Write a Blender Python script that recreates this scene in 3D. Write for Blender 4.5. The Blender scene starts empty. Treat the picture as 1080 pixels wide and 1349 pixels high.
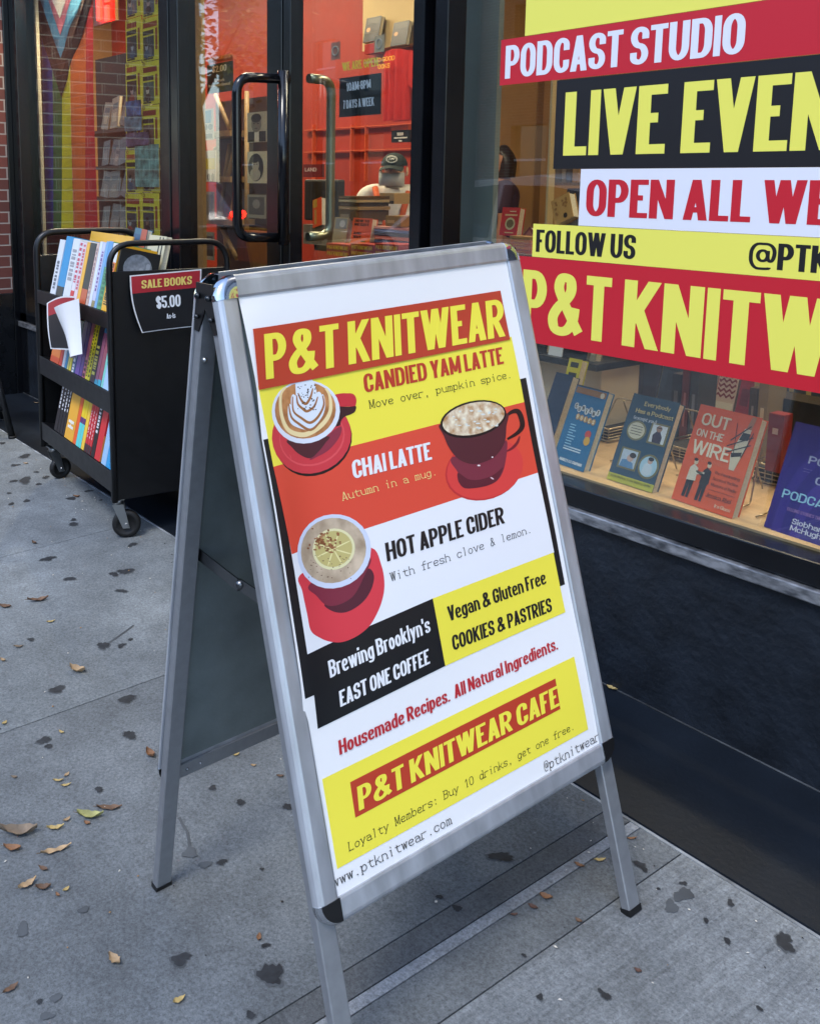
import bpy, bmesh, math, random
from mathutils import Vector, Matrix
from mathutils.geometry import delaunay_2d_cdt
random.seed(7)
S = bpy.context.scene
COL = S.collection
R = math.radians

# ------------------------------------------------------------------ camera, world, sun, exposure
F, CX, CY = 1308.116, 399.991, 443.33            # photo pixels (1080 x 1349 frame)
CAMZ = 1.2408
YAW, PITCH, ROLL = R(54.699), R(8.9504), R(-0.3191)
fw = Vector((-math.sin(YAW)*math.cos(PITCH), math.cos(YAW)*math.cos(PITCH), -math.sin(PITCH)))
r0 = Vector((math.cos(YAW), math.sin(YAW), 0))
d0 = fw.cross(r0)
RT = math.cos(ROLL)*r0 + math.sin(ROLL)*d0
DN = -math.sin(ROLL)*r0 + math.cos(ROLL)*d0
CAM = Vector((0, 0, CAMZ))
cd = bpy.data.cameras.new('camera')
cam = bpy.data.objects.new('camera', cd); COL.objects.link(cam)
m3 = Matrix((RT, -DN, -fw)).transposed()
cam.matrix_world = Matrix.Translation(CAM) @ m3.to_4x4()
cd.sensor_fit = 'HORIZONTAL'; cd.sensor_width = 36; cd.lens = 36*F/1080
cd.shift_x = (540-CX)/1080; cd.shift_y = (CY-674.5)/1080
cd.clip_start = 0.02; cd.clip_end = 600
S.camera = cam

W = bpy.data.worlds.new('World'); S.world = W; W.use_nodes = True
nt = W.node_tree; bg = nt.nodes['Background']
sky = nt.nodes.new('ShaderNodeTexSky'); sky.sky_type = 'NISHITA'; sky.sun_disc = False
SUN_EL, SUN_ROT = R(58), R(158)
sky.sun_elevation = SUN_EL; sky.sun_rotation = SUN_ROT
sky.air_density = 1.0; sky.dust_density = 0.6; sky.ozone_density = 1.0
nt.links.new(sky.outputs[0], bg.inputs[0]); bg.inputs[1].default_value = 0.15
sl = bpy.data.lights.new('sun', 'SUN'); sl.energy = 0.75; sl.angle = R(16); sl.color = (1, .97, .93)
so = bpy.data.objects.new('sun', sl); COL.objects.link(so)
sd = Vector((math.sin(SUN_ROT)*math.cos(SUN_EL), math.cos(SUN_ROT)*math.cos(SUN_EL), math.sin(SUN_EL)))
so.rotation_euler = sd.to_track_quat('Z', 'Y').to_euler(); so.location = (0, -6, 9)
S.view_settings.view_transform = 'Standard'; S.view_settings.look = 'None'
S.view_settings.exposure = 1.48; S.view_settings.gamma = 1
S.cycles.use_denoising = True
S.cycles.max_bounces = 8; S.cycles.transparent_max_bounces = 12

# ------------------------------------------------------------------ measuring helpers (photo pixel -> point on a real plane)
GS, GD = 0.0439, 1.5557                            # the pavement falls towards the street by 2.5 degrees
def gz(y): return -GS*(GD-y)
def ray(x, y): return RT*((x-CX)/F) + DN*((y-CY)/F) + fw
def PY(x, y, Y): r = ray(x, y); return CAM + r*(Y/r.y)
def PX(x, y, X): r = ray(x, y); return CAM + r*(X/r.x)
def PZ(x, y, Z): r = ray(x, y); return CAM + r*((Z-CAMZ)/r.z)
def PG(x, y): r = ray(x, y); return CAM + r*((CAMZ+GS*GD)/(GS*r.y-r.z))
def PP(x, y, P, n): r = ray(x, y); return CAM + r*((P-CAM).dot(n)/r.dot(n))

# ------------------------------------------------------------------ materials
def lin(c):
    f = lambda v: v/12.92 if v <= .04045 else ((v+.055)/1.055)**2.4
    return tuple(f(v/255) for v in c) + (1,)
MATS = {}
def mat(name, col, rough=.5, metal=0, noise=None, bump=None, spec=.5, emit=None, coat=0, lo=None, stretch=None, sheen=0):
    """col: sRGB 0-255 albedo. noise=(scale, amount) varies the colour, bump=(scale, strength)."""
    if name in MATS: return MATS[name]
    m = bpy.data.materials.new(name); m.use_nodes = True; MATS[name] = m
    n = m.node_tree; b = n.nodes['Principled BSDF']
    b.inputs['Base Color'].default_value = lin(col); b.inputs['Roughness'].default_value = rough
    b.inputs['Metallic'].default_value = metal; b.inputs['Specular IOR Level'].default_value = spec
    b.inputs['Coat Weight'].default_value = coat
    b.inputs['Sheen Weight'].default_value = sheen
    tc = n.nodes.new('ShaderNodeTexCoord'); mp = n.nodes.new('ShaderNodeMapping')
    n.links.new(tc.outputs['Object'], mp.inputs[0])
    if stretch: mp.inputs['Scale'].default_value = stretch
    if noise:
        t = n.nodes.new('ShaderNodeTexNoise'); t.inputs['Scale'].default_value = noise[0]; t.inputs['Detail'].default_value = 6
        n.links.new(mp.outputs[0], t.inputs[0])
        cr = n.nodes.new('ShaderNodeValToRGB'); n.links.new(t.outputs[0], cr.inputs[0])
        c = lin(col); a = noise[1]
        l = lin(lo) if lo else tuple(v*(1-a) for v in c[:3])+(1,)
        cr.color_ramp.elements[0].position = .32; cr.color_ramp.elements[0].color = l
        cr.color_ramp.elements[1].position = .68; cr.color_ramp.elements[1].color = tuple(min(1, v*(1+a*.6)) for v in c[:3])+(1,)
        n.links.new(cr.outputs[0], b.inputs['Base Color'])
        mr = n.nodes.new('ShaderNodeMapRange'); n.links.new(t.outputs[0], mr.inputs[0])
        mr.inputs[3].default_value = max(0, rough-.08); mr.inputs[4].default_value = min(1, rough+.08)
        n.links.new(mr.outputs[0], b.inputs['Roughness'])
    if bump:
        t = n.nodes.new('ShaderNodeTexNoise'); t.inputs['Scale'].default_value = bump[0]; t.inputs['Detail'].default_value = 4
        n.links.new(mp.outputs[0], t.inputs[0])
        bp = n.nodes.new('ShaderNodeBump'); bp.inputs['Strength'].default_value = bump[1]; bp.inputs['Distance'].default_value = .01
        n.links.new(t.outputs[0], bp.inputs['Height']); n.links.new(bp.outputs[0], b.inputs['Normal'])
    if emit:
        b.inputs['Emission Color'].default_value = lin(col); b.inputs['Emission Strength'].default_value = emit
    return m
def glass_mat(name, tint=(235, 240, 240), ior=1.9, rough=0.0):
    m = bpy.data.materials.new(name); m.use_nodes = True; n = m.node_tree; n.nodes.clear()
    out = n.nodes.new('ShaderNodeOutputMaterial'); mx = n.nodes.new('ShaderNodeMixShader')
    tr = n.nodes.new('ShaderNodeBsdfTransparent'); gl = n.nodes.new('ShaderNodeBsdfGlossy'); fr = n.nodes.new('ShaderNodeFresnel')
    tr.inputs[0].default_value = lin(tint); gl.inputs['Roughness'].default_value = rough; 
    ge = n.nodes.new('ShaderNodeNewGeometry'); mr = n.nodes.new('ShaderNodeMapRange'); n.links.new(ge.outputs['Backfacing'], mr.inputs[0]); mr.inputs[3].default_value = ior; mr.inputs[4].default_value = 1/ior; n.links.new(mr.outputs[0], fr.inputs[0])
    n.links.new(fr.outputs[0], mx.inputs[0]); n.links.new(tr.outputs[0], mx.inputs[1]); n.links.new(gl.outputs[0], mx.inputs[2])
    n.links.new(mx.outputs[0], out.inputs[0]); return m

# ------------------------------------------------------------------ object helpers
def thing(name, label, cat, loc=(0, 0, 0), group=None):
    o = bpy.data.objects.new(name, None); COL.objects.link(o); o.location = loc; o.empty_display_size = .1
    o['label'] = label; o['category'] = cat
    if group: o['group'] = group
    return o
def origin(o):
    v = Vector((0, 0, 0))
    while o: v += o.location; o = o.parent
    return v
class MB:
    """collects faces (world coordinates) with a material index and links them as ONE mesh object"""
    def __init__(s): s.v = []; s.f = []; s.m = []; s.mi = 0; s.smooth = False; s.sm = []
    def add(s, vs, fs):
        k = len(s.v); s.v += [tuple(v) for v in vs]
        for f in fs: s.f.append([i+k for i in f]); s.m.append(s.mi); s.sm.append(s.smooth)
        return s
    def hexa(s, p):      # 8 corners: bottom 4 ccw, top 4 ccw
        return s.add(p, [(3, 2, 1, 0), (4, 5, 6, 7), (0, 1, 5, 4), (1, 2, 6, 5), (2, 3, 7, 6), (3, 0, 4, 7)])
    def box(s, a, b):
        x0, x1 = sorted((a[0], b[0])); y0, y1 = sorted((a[1], b[1])); z0, z1 = sorted((a[2], b[2]))
        return s.hexa([(x0, y0, z0), (x1, y0, z0), (x1, y1, z0), (x0, y1, z0), (x0, y0, z1), (x1, y0, z1), (x1, y1, z1), (x0, y1, z1)])
    def obox(s, o, ex, ey, ez):   # box from a corner and three edge vectors
        o, ex, ey, ez = map(Vector, (o, ex, ey, ez))
        return s.hexa([o, o+ex, o+ex+ey, o+ey, o+ez, o+ex+ez, o+ex+ey+ez, o+ey+ez])
    def quad(s, *p): return s.add(p, [tuple(range(len(p)))])
    def prism(s, pts, ext):      # polygon pts (Vectors) extruded by ext
        n = len(pts); ext = Vector(ext); p = [Vector(q) for q in pts]
        return s.add(p+[q+ext for q in p], [tuple(range(n-1, -1, -1)), tuple(range(n, 2*n))]+[(i, (i+1) % n, n+(i+1) % n, n+i) for i in range(n)])
    def tube(s, path, r, n=10, closed=False, cap=True):
        P = [Vector(p) for p in path]; N = len(P); rr = r if isinstance(r, (list, tuple)) else [r]*N
        k = len(s.v); up = None
        for i, p in enumerate(P):
            a = P[(i-1) % N] if (closed or i > 0) else p; b = P[(i+1) % N] if (closed or i < N-1) else p
            t = (b-a).normalized()
            if up is None: up = Vector((0, 0, 1)) if abs(t.z) < .9 else Vector((1, 0, 0))
            x = t.cross(up).normalized(); y = x.cross(t).normalized(); up = y
            for j in range(n):
                a_ = 2*math.pi*j/n; q = p+(x*math.cos(a_)+y*math.sin(a_))*rr[i]; s.v.append(tuple(q))
        M = N if closed else N-1
        for i in range(M):
            for j in range(n):
                a = k+i*n+j; b = k+i*n+(j+1) % n; c = k+((i+1) % N)*n+(j+1) % n; d = k+((i+1) % N)*n+j
                s.f.append([a, b, c, d]); s.m.append(s.mi); s.sm.append(True)
        if cap and not closed:
            s.f.append([k+j for j in range(n-1, -1, -1)]); s.m.append(s.mi); s.sm.append(False)
            s.f.append([k+(N-1)*n+j for j in range(n)]); s.m.append(s.mi); s.sm.append(False)
        return s
    def cyl(s, a, b, r, n=16, r2=None): return s.tube([a, b], [r, r if r2 is None else r2], n)
    def grid(s, fn, nu, nv):     # fn(a,b) a,b in 0..1
        k = len(s.v)
        for j in range(nv+1):
            for i in range(nu+1): s.v.append(tuple(fn(i/nu, j/nv)))
        for j in range(nv):
            for i in range(nu):
                a = k+j*(nu+1)+i; s.f.append([a, a+1, a+nu+2, a+nu+1]); s.m.append(s.mi); s.sm.append(True)
        return s
    def ball(s, c, rx, ry=None, rz=None, n=12, mth=8, axes=None):
        ry = ry or rx; rz = rz or rx; c = Vector(c)
        ax = axes or (Vector((1, 0, 0)), Vector((0, 1, 0)), Vector((0, 0, 1)))
        sv = s.smooth; s.smooth = True
        s.grid(lambda a, b: c+ax[0]*(rx*math.cos(2*math.pi*a)*math.sin(math.pi*(1-b)))+ax[1]*(ry*math.sin(2*math.pi*a)*math.sin(math.pi*(1-b)))+ax[2]*(rz*math.cos(math.pi*(1-b))), n, mth)
        s.smooth = sv; return s
    def build(s, name, mats, parent=None, label=None, cat=None, group=None, kind=None, bevel=0, merge=False, base=None):
        if not isinstance(mats, (list, tuple)): mats = [mats]
        if base is None and parent is None:
            if cat and s.v: 
                xs = [v[0] for v in s.v]; ys = [v[1] for v in s.v]; zs = [v[2] for v in s.v]
                base = ((min(xs)+max(xs))/2, (min(ys)+max(ys))/2, min(zs))
            else: base = (0, 0, 0)
        og = origin(parent) if parent else Vector(base)
        me = bpy.data.meshes.new(name)
        me.from_pydata([(v[0]-og.x, v[1]-og.y, v[2]-og.z) for v in s.v], [], s.f)
        for q in mats: me.materials.append(q)
        me.polygons.foreach_set('material_index', s.m); me.polygons.foreach_set('use_smooth', s.sm)
        if merge or bevel:
            bm = bmesh.new(); bm.from_mesh(me); bmesh.ops.remove_doubles(bm, verts=bm.verts, dist=1e-5)
            bmesh.ops.recalc_face_normals(bm, faces=bm.faces); bm.to_mesh(me); bm.free()
        me.update()
        o = bpy.data.objects.new(name, me); COL.objects.link(o)
        if parent: o.parent = parent
        else: o.location = og
        if bevel:
            md = o.modifiers.new('bevel', 'BEVEL'); md.width = bevel; md.segments = 2; md.limit_method = 'ANGLE'; md.angle_limit = R(40)
        if label: o['label'] = label
        if cat: o['category'] = cat
        if group: o['group'] = group
        if kind: o['kind'] = kind
        return o
def rounded(pts, r, n=6):        # round the corners of an open polyline
    P = [Vector(p) for p in pts]; out = [P[0]]
    for i in range(1, len(P)-1):
        a, b, c = P[i-1], P[i], P[i+1]; d1 = (a-b).normalized(); d2 = (c-b).normalized()
        k = min(r, (a-b).length*.5, (c-b).length*.5)
        p, q = b+d1*k, b+d2*k
        for j in range(n+1):
            t = j/n; out.append(p.lerp(b, t).lerp(b.lerp(q, t), t))
    return out+[P[-1]]

# ------------------------------------------------------------------ drawn lettering: every glyph is a set of strokes, fused into one outline
T9, X8, B9, D8 = 9, 8, -9, -8
def G_():
    g = {}
    st = lambda x, a=B9, b=T9: ('l', [(x, a), (x, b)])
    p = lambda pts, rx=.5, ry=.2, cl=False: ('p', pts, rx, ry, cl)
    d = lambda x0, y0, x1, y1, k=1.0: ('d', x0, y0, x1, y1, k)
    ar = lambda y, a=0, b=9: ('l', [(a, y), (b, y)])
    g['A'] = (.50, [d(0, 0, .5, 1), d(1, 0, .5, 1), ar(.22, .15, .85)])
    g['B'] = (.50, [st(0), p([(0, 1), (1, 1), (1, .53), (0, .53)], .7, .16), p([(0, .53), (1, .53), (1, 0), (0, 0)], .7, .18)])
    g['C'] = (.48, [p([(1, .66), (1, 1), (0, 1), (0, 0), (1, 0), (1, .34)])])
    g['D'] = (.50, [st(0), p([(0, 1), (1, 1), (1, 0), (0, 0)], .75, .2)])
    g['E'] = (.41, [st(0), ar(1), ar(.53, 0, .9), ar(0)])
    g['F'] = (.39, [st(0), ar(1), ar(.5, 0, .9)])
    g['G'] = (.49, [p([(1, .68), (1, 1), (0, 1), (0, 0), (1, 0), (1, .46)]), ar(.46, .5, 9)])
    g['H'] = (.51, [st(0), st(1), ar(.52, 0, 1)])
    g['I'] = (.20, [st(.5)])
    g['J'] = (.40, [p([(1, T9), (1, 0), (0, 0), (0, .3)])])
    g['K'] = (.52, [st(0), d(.02, .36, 1, 1), d(1, 0, .30, .60)])
    g['L'] = (.38, [st(0), ar(0)])
    g['M'] = (.64, [st(0), st(1), d(0, 1, .5, .12, .9), d(1, 1, .5, .12, .9)])
    g['N'] = (.53, [st(0), st(1), d(0, 1, 1, 0)])
    g['O'] = (.50, [p([(0, 0), (1, 0), (1, 1), (0, 1)], .5, .2, True)])
    g['P'] = (.48, [st(0), p([(0, 1), (1, 1), (1, .44), (0, .44)], .7, .18)])
    g['Q'] = (.50, g['O'][1]+[d(.55, .25, 1, -.08)])
    g['R'] = (.51, [st(0), p([(0, 1), (1, 1), (1, .47), (0, .47)], .7, .18), d(.42, .5, 1, 0)])
    g['S'] = (.48, [p([(1, .70), (1, 1), (0, 1), (0, .53), (1, .47), (1, 0), (0, 0), (0, .30)], .5, .17)])
    g['T'] = (.44, [st(.5), ('l', [(-9, 1), (9, 1)])])
    g['U'] = (.50, [p([(0, T9), (0, 0), (1, 0), (1, T9)])])
    g['V'] = (.50, [d(0, 1, .5, 0), d(1, 1, .5, 0)])
    g['W'] = (.76, [d(0, 1, .25, 0), d(.5, 1, .25, 0), d(.5, 1, .75, 0), d(1, 1, .75, 0)])
    g['X'] = (.50, [d(0, 0, 1, 1), d(1, 0, 0, 1)])
    g['Y'] = (.49, [d(0, 1, .5, .4), d(1, 1, .5, .4), st(.5, B9, .46)])
    g['Z'] = (.45, [ar(1), ar(0), d(0, .08, 1, .92)])
    g['0'] = g['O']
    g['1'] = (.34, [st(.7), d(0, .70, .7, .96, .9)])
    g['2'] = (.47, [p([(0, .68), (0, 1), (1, 1), (1, .57)], .5, .2), d(.02, .05, .96, .60), ar(0)])
    g['3'] = (.47, [p([(0, .74), (0, 1), (1, 1), (1, .53), (.4, .53)], .5, .17), p([(.4, .53), (1, .53), (1, 0), (0, 0), (0, .28)], .5, .17)])
    g['4'] = (.50, [st(.75), ar(.25), d(0, .25, .7, 1)])
    g['5'] = (.47, [ar(1, 0, 9), ('l', [(0, .5), (0, T9)]), p([(0, .56), (1, .60), (1, 0), (0, 0), (0, .28)], .5, .2)])
    g['6'] = (.48, [p([(1, .74), (1, 1), (0, 1), (0, 0), (1, 0), (1, .56), (0, .56)], .5, .18)])
    g['7'] = (.43, [ar(1), d(.3, 0, 1, 1)])
    g['8'] = (.49, [p([(0, .52), (1, .52), (1, 1), (0, 1)], .5, .16, True), p([(0, 0), (1, 0), (1, .52), (0, .52)], .5, .18, True)])
    g['9'] = (.48, [p([(0, .26), (0, 0), (1, 0), (1, 1), (0, 1), (0, .44), (1, .44)], .5, .18)])
    g['&'] = (.66, [('c', [(1.05, .0), (.72, .28), (.40, .58), (.22, .80), (.30, .97), (.48, 1), (.66, .95), (.70, .78), (.56, .62), (.22, .44), (.02, .24), (.10, .04), (.36, -.01), (.62, .05), (.80, .22), (.86, .46)])])
    g['@'] = (.86, [p([(.8, .02), (.8, -.05), (0, -.05), (0, 1), (1, 1), (1, .3), (.72, .25), (.72, .72)], .35, .3), p([(.3, .28), (.72, .28), (.72, .72), (.3, .72)], .2, .18, True)])
    g['$'] = (.48, g['S'][1]+[('l', [(.5, -.12), (.5, 1.12)])])
    dot = ('l', [(.5, B9), (.5, .07)])
    g['.'] = (.20, [dot]); g[':'] = (.20, [dot, ('l', [(.5, .46), (.5, .60)])])
    g[','] = (.20, [dot, d(.2, -.16, .5, .05, .7)]); g["'"] = (.18, [('l', [(.5, .72), (.5, T9)])])
    g['-'] = (.30, [ar(.4, -9, 9)]); g['·'] = (.24, [('l', [(.5, .38), (.5, .52)])])
    g['('] = (.28, [('c', [(.9, 1.05), (.2, .75), (.2, .25), (.9, -.1)])]); g[')'] = (.28, [('c', [(.1, 1.05), (.8, .75), (.8, .25), (.1, -.1)])])
    g['/'] = (.34, [d(0, 0, 1, 1, .8)])
    # lower case: y 0..1 is the x-height, 2 the ascender, -1 the descender
    bowl = p([(0, 0), (1, 0), (1, 1), (0, 1)], .5, .3, True)
    g['a'] = (.44, [p([(0, .74), (0, 1), (1, 1), (1, B9)], .5, .28), p([(1, .58), (0, .58), (0, 0), (1, 0)], .5, .24)])
    g['b'] = (.45, [st(0), bowl]); g['d'] = (.45, [st(1), bowl])
    g['c'] = (.42, [p([(1, .68), (1, 1), (0, 1), (0, 0), (1, 0), (1, .32)], .5, .3)])
    g['e'] = (.44, [p([(0, .5), (1, .5), (1, 1), (0, 1), (0, 0), (1, 0), (1, .20)], .5, .24)])
    g['f'] = (.31, [p([(9, 2), (.4, 2), (.4, B9)], .6, .3), ('l', [(-9, 1), (9, 1)])])
    g['g'] = (.45, [p([(1, X8), (1, -1), (0, -1), (0, -.62)], .5, .3), bowl])
    g['h'] = (.45, [st(0), p([(0, .9), (0, 1), (1, 1), (1, B9)], .5, .3)])
    g['i'] = (.20, [st(.5, B9, X8), ('l', [(.5, 1.62), (.5, T9)])])
    g['j'] = (.24, [p([(.7, X8), (.7, -1), (0, -1)], .6, .3), ('l', [(.7, 1.62), (.7, T9)])])
    g['k'] = (.45, [st(0), ('d', .02, .24, .95, .72, 1.0), ('d', 1, 0, .3, .46, 1.0)])
    g['l'] = (.20, [st(.5)])
    g['m'] = (.68, [st(0, B9, X8), p([(0, .8), (0, 1), (.5, 1), (.5, B9)], .25, .3), p([(.5, .8), (.5, 1), (1, 1), (1, B9)], .25, .3)])
    g['n'] = (.45, [st(0, B9, X8), p([(0, .8), (0, 1), (1, 1), (1, B9)], .5, .3)])
    g['o'] = (.44, [bowl]); g['p'] = (.45, [st(0, D8, X8), bowl]); g['q'] = (.45, [st(1, D8, X8), bowl])
    g['r'] = (.33, [st(0, B9, X8), p([(0, .7), (0, 1), (9, 1)], .6, .3)])
    g['s'] = (.41, [p([(1, .72), (1, 1), (0, 1), (0, .55), (1, .45), (1, 0), (0, 0), (0, .28)], .5, .2)])
    g['t'] = (.31, [p([(.35, 1.6), (.35, 0), (9, 0)], .6, .3), ('l', [(-9, 1), (9, 1)])])
    g['u'] = (.45, [p([(0, X8), (0, 0), (1, 0), (1, .4)], .5, .3), st(1, B9, X8)])
    g['v'] = (.44, [('d', 0, .72, .5, 0, 1.), ('d', 1, .72, .5, 0, 1.)])
    g['w'] = (.66, [('d', 0, .72, .25, 0, .9), ('d', .5, .72, .25, 0, .9), ('d', .5, .72, .75, 0, .9), ('d', 1, .72, .75, 0, .9)])
    g['x'] = (.44, [('d', 0, .72, 1, 0, 1.), ('d', 1, .72, 0, 0, 1.)])
    g['y'] = (.44, [('d', 1, .72, .25, -.22, 1.), ('d', 0, .72, .52, .02, 1.)])
    g['z'] = (.40, [ar(1), ar(0), ('d', 0, .06, 1, .66, 1.)])
    return g
GLYPH = G_()
LOW = set('abcdefghijklmnopqrstuvwxyz')
SERIF = {'i': [(.5, 0), (.25, 1, .3)], 'l': [(.5, 0), (.25, 2, .3)], 'h': [(0, 0), (1, 0)], 'k': [(0, 0), (1, 0)], 'm': [(0, 0), (.5, 0), (1, 0)], 'n': [(0, 0), (1, 0)],
         'p': [(0, -1), (-.1, 1, .2)], 'r': [(.1, 0, .45)], 'f': [(.4, 0, .45)], 'u': [(-.1, 1, .2), (1.1, 0, .2)], 'v': [(0, 1), (1, 1)], 'w': [(0, 1), (1, 1)], 'y': [(0, 1), (1, 1), (.25, -1)],
         'd': [(1.1, 0, .2), (.85, 2, .2)], 'a': [(1.1, 0, .2)], 'M': [(0, 0), (1, 0), (0, 2), (1, 2)], 'A': [(0, 0), (1, 0)], 'W': [(0, 2), (1, 2)], 'L': [(0, 2), (0, 0)], 'B': [(-.1, 2, .2), (-.1, 0, .2)],
         'b': [(-.1, 2, .2)], '1': [(.7, 0, .4)]}
STYLES = {'head': dict(s=.155, h=.125, xh=.72, de=.2, k=1.0, sp=.045, word=.17), 'headb': dict(s=.180, h=.135, xh=.72, de=.2, k=1.0, sp=.04, word=.17),
          'bann': dict(s=.185, h=.14, xh=.72, de=.2, k=1.0, sp=.035, word=.17), 'thin': dict(s=.115, h=.10, xh=.70, de=.22, k=1.1, sp=.05, word=.2), 'type': dict(s=.07, h=.07, xh=.66, de=.24, k=1, sp=.10, word=.62, mono=.60),
          'wide': dict(s=.17, h=.15, xh=.72, de=.22, k=1.5, sp=.06, word=.3)}
CACHE = {}
def glyph(ch, style):
    key = (ch, style)
    if key in CACHE: return CACHE[key]
    P = STYLES[style]; s, h = P['s'], P['h']; low = ch in LOW
    if low and not P.get('mono'): h *= .78; s *= .93
    if ch == '@' and not P.get('mono'): s *= .7; h *= .7
    if ch == '@' and P.get('mono'): s *= .8; h *= .8
    dotm = P.get('mono') and ch in '.,:·'
    if dotm: s = .13
    w, strokes = GLYPH[ch]
    mono = P.get('mono')
    if mono:
        narrow = ch in ".,:'"; wid = mono; gw = .14 if narrow else (mono*(.92 if ch not in 'il1' else .70)); x0 = (mono-gw)/2
    else:
        wid = w*P['k']; gw = wid; x0 = 0
    if ch in "il.,:'·I" and not mono: s = min(s, gw*.80)
    if not mono and ch in "il.,:'·I": gw = s; wid = s
    def mx(x):
        if x == 9: return x0+gw
        if x == -9: return x0
        return x0+s/2+x*(gw-s)
    xh = P['xh']
    def my(y):
        if y == T9: return 1.0
        if y == X8: return xh
        if y == B9: return 0.0
        if y == D8: return -P['de']
        if not low: return h/2+y*(1-h)
        if y > 1: return (xh-h/2)+(y-1)*((1-h/2)-(xh-h/2))
        if y < 0: return h/2+y*(P['de'])
        return h/2+y*(xh-h)
    polys = []
    def ribbon(pts, cl):
        n = len(pts); L = []; Rr = []
        for i in range(n):
            a = pts[(i-1) % n] if (cl or i) else pts[i]; b = pts[(i+1) % n] if (cl or i < n-1) else pts[i]
            tx, ty = b[0]-a[0], b[1]-a[1]; q = math.hypot(tx, ty) or 1e-9; nx, ny = -ty/q, tx/q
            t = math.hypot(s*nx, h*ny)/2
            L.append((pts[i][0]+nx*t, pts[i][1]+ny*t)); Rr.append((pts[i][0]-nx*t, pts[i][1]-ny*t))
        for i in range(n if cl else n-1):
            j = (i+1) % n; polys.append([Rr[i], Rr[j], L[j], L[i]])
    for k in strokes:
        if k[0] == 'l':
            (xa, ya), (xb, yb) = k[1]; xa, xb, ya, yb = mx(xa), mx(xb), my(ya), my(yb)
            if abs(xa-xb) < 1e-6: polys.append([(xa-s/2, min(ya, yb)), (xa+s/2, min(ya, yb)), (xa+s/2, max(ya, yb)), (xa-s/2, max(ya, yb))])
            else: polys.append([(min(xa, xb), ya-h/2), (max(xa, xb), ya-h/2), (max(xa, xb), ya+h/2), (min(xa, xb), ya+h/2)])
        elif k[0] == 'd':
            _, xa, ya, xb, yb, q = k; xa, xb = mx(xa), mx(xb); t = s*q/2*(1.0 if mono is None else 1.15)
            if low and mono is None: pass
            if low: ya, yb = ya*xh/.72, yb*xh/.72
            if ya > yb: xa, ya, xb, yb = xb, yb, xa, ya
            polys.append([(xa-t, ya), (xa+t, ya), (xb+t, yb), (xb-t, yb)])
        elif k[0] == 'c':
            pts = [(mx(a), my(b)) for a, b in k[1]]; out = []
            for i in range(len(pts)-1):
                p0, p1, p2, p3 = pts[max(i-1, 0)], pts[i], pts[i+1], pts[min(i+2, len(pts)-1)]
                for j in range(5):
                    t = j/5; out.append(tuple(.5*((2*p1[c])+(-p0[c]+p2[c])*t+(2*p0[c]-5*p1[c]+4*p2[c]-p3[c])*t*t+(-p0[c]+3*p1[c]-3*p2[c]+p3[c])*t**3) for c in (0, 1)))
            out.append(pts[-1]); ribbon(out, False)
        else:
            _, pts, rx, ry, cl = k; pts = [(mx(a), my(b)) for a, b in pts]
            span = gw-s; RX = rx*span; RY = ry*1.35*(1 if not low else .8)
            n = len(pts); out = []
            for i in range(n):
                if not cl and i in (0, n-1): out.append(pts[i]); continue
                a, b, c = pts[(i-1) % n], pts[i], pts[(i+1) % n]
                def cut(q):
                    vx, vy = q[0]-b[0], q[1]-b[1]; L = math.hypot(vx, vy) or 1e-9
                    lim = RX if abs(vx) > abs(vy) else RY
                    if abs(vy) > .8*L and False: lim = RY
                    t = min(lim, L*.5)/L; return (b[0]+vx*t, b[1]+vy*t)
                p, q = cut(a), cut(c)
                for j in range(7):
                    t = j/6*math.pi/2
                    # superelliptic quarter between p and q around corner b
                    cx_, cy_ = p[0]+q[0]-b[0], p[1]+q[1]-b[1]; st_, ct_ = math.sin(t), math.cos(t)
                    out.append((cx_+(p[0]-cx_)*ct_+(q[0]-cx_)*st_, cy_+(p[1]-cy_)*ct_+(q[1]-cy_)*st_))
            cl2 = [out[0]]
            for q in out[1:]:
                if math.hypot(q[0]-cl2[-1][0], q[1]-cl2[-1][1]) > 1e-4: cl2.append(q)
            if cl and math.hypot(cl2[0][0]-cl2[-1][0], cl2[0][1]-cl2[-1][1]) < 1e-4: cl2.pop()
            ribbon(cl2, cl)
    if mono:
        for sr in SERIF.get(ch, []):
            x, y = sr[0], sr[1]; half = (sr[2] if len(sr) > 2 else .26)*gw*.62; xx = mx(x)
            yy = {0: h/2, 1: xh-h/2, 2: 1-h/2, -1: -P['de']+h/2}[y]
            polys.append([(xx-half, yy-h/2), (xx+half, yy-h/2), (xx+half, yy+h/2), (xx-half, yy+h/2)])
    V = []; Fc = []
    for q4 in polys:
        for q in ((q4[0], q4[1], q4[2]), (q4[0], q4[2], q4[3])):
            ar2 = sum(q[i][0]*q[(i+1) % 3][1]-q[(i+1) % 3][0]*q[i][1] for i in range(3))
            if abs(ar2) < 1e-7: continue
            if ar2 < 0: q = q[::-1]
            k = len(V); V += [Vector(c) for c in q]; Fc.append([k, k+1, k+2])
    r = delaunay_2d_cdt(V, [], Fc, 0, 1e-5)
    CACHE[key] = ([(v.x, v.y) for v in r[0]], [list(f) for f, og in zip(r[2], r[5]) if og], wid)
    return CACHE[key]
def layout(txt, style):
    P = STYLES[style]; x = 0; V = []; Fc = []
    for ch in txt:
        if ch == ' ': x += P['word']+(P['sp'] if P.get('mono') else 0)*1; continue
        v, f, w = glyph(ch, style); k = len(V)
        V += [(a+x, b) for a, b in v]; Fc += [[i+k for i in q] for q in f]; x += w+P['sp']
    xs = [a for a, b in V]; lo, hi = min(xs), max(xs)
    return [((a-lo), b) for a, b in V], Fc, hi-lo
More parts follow.
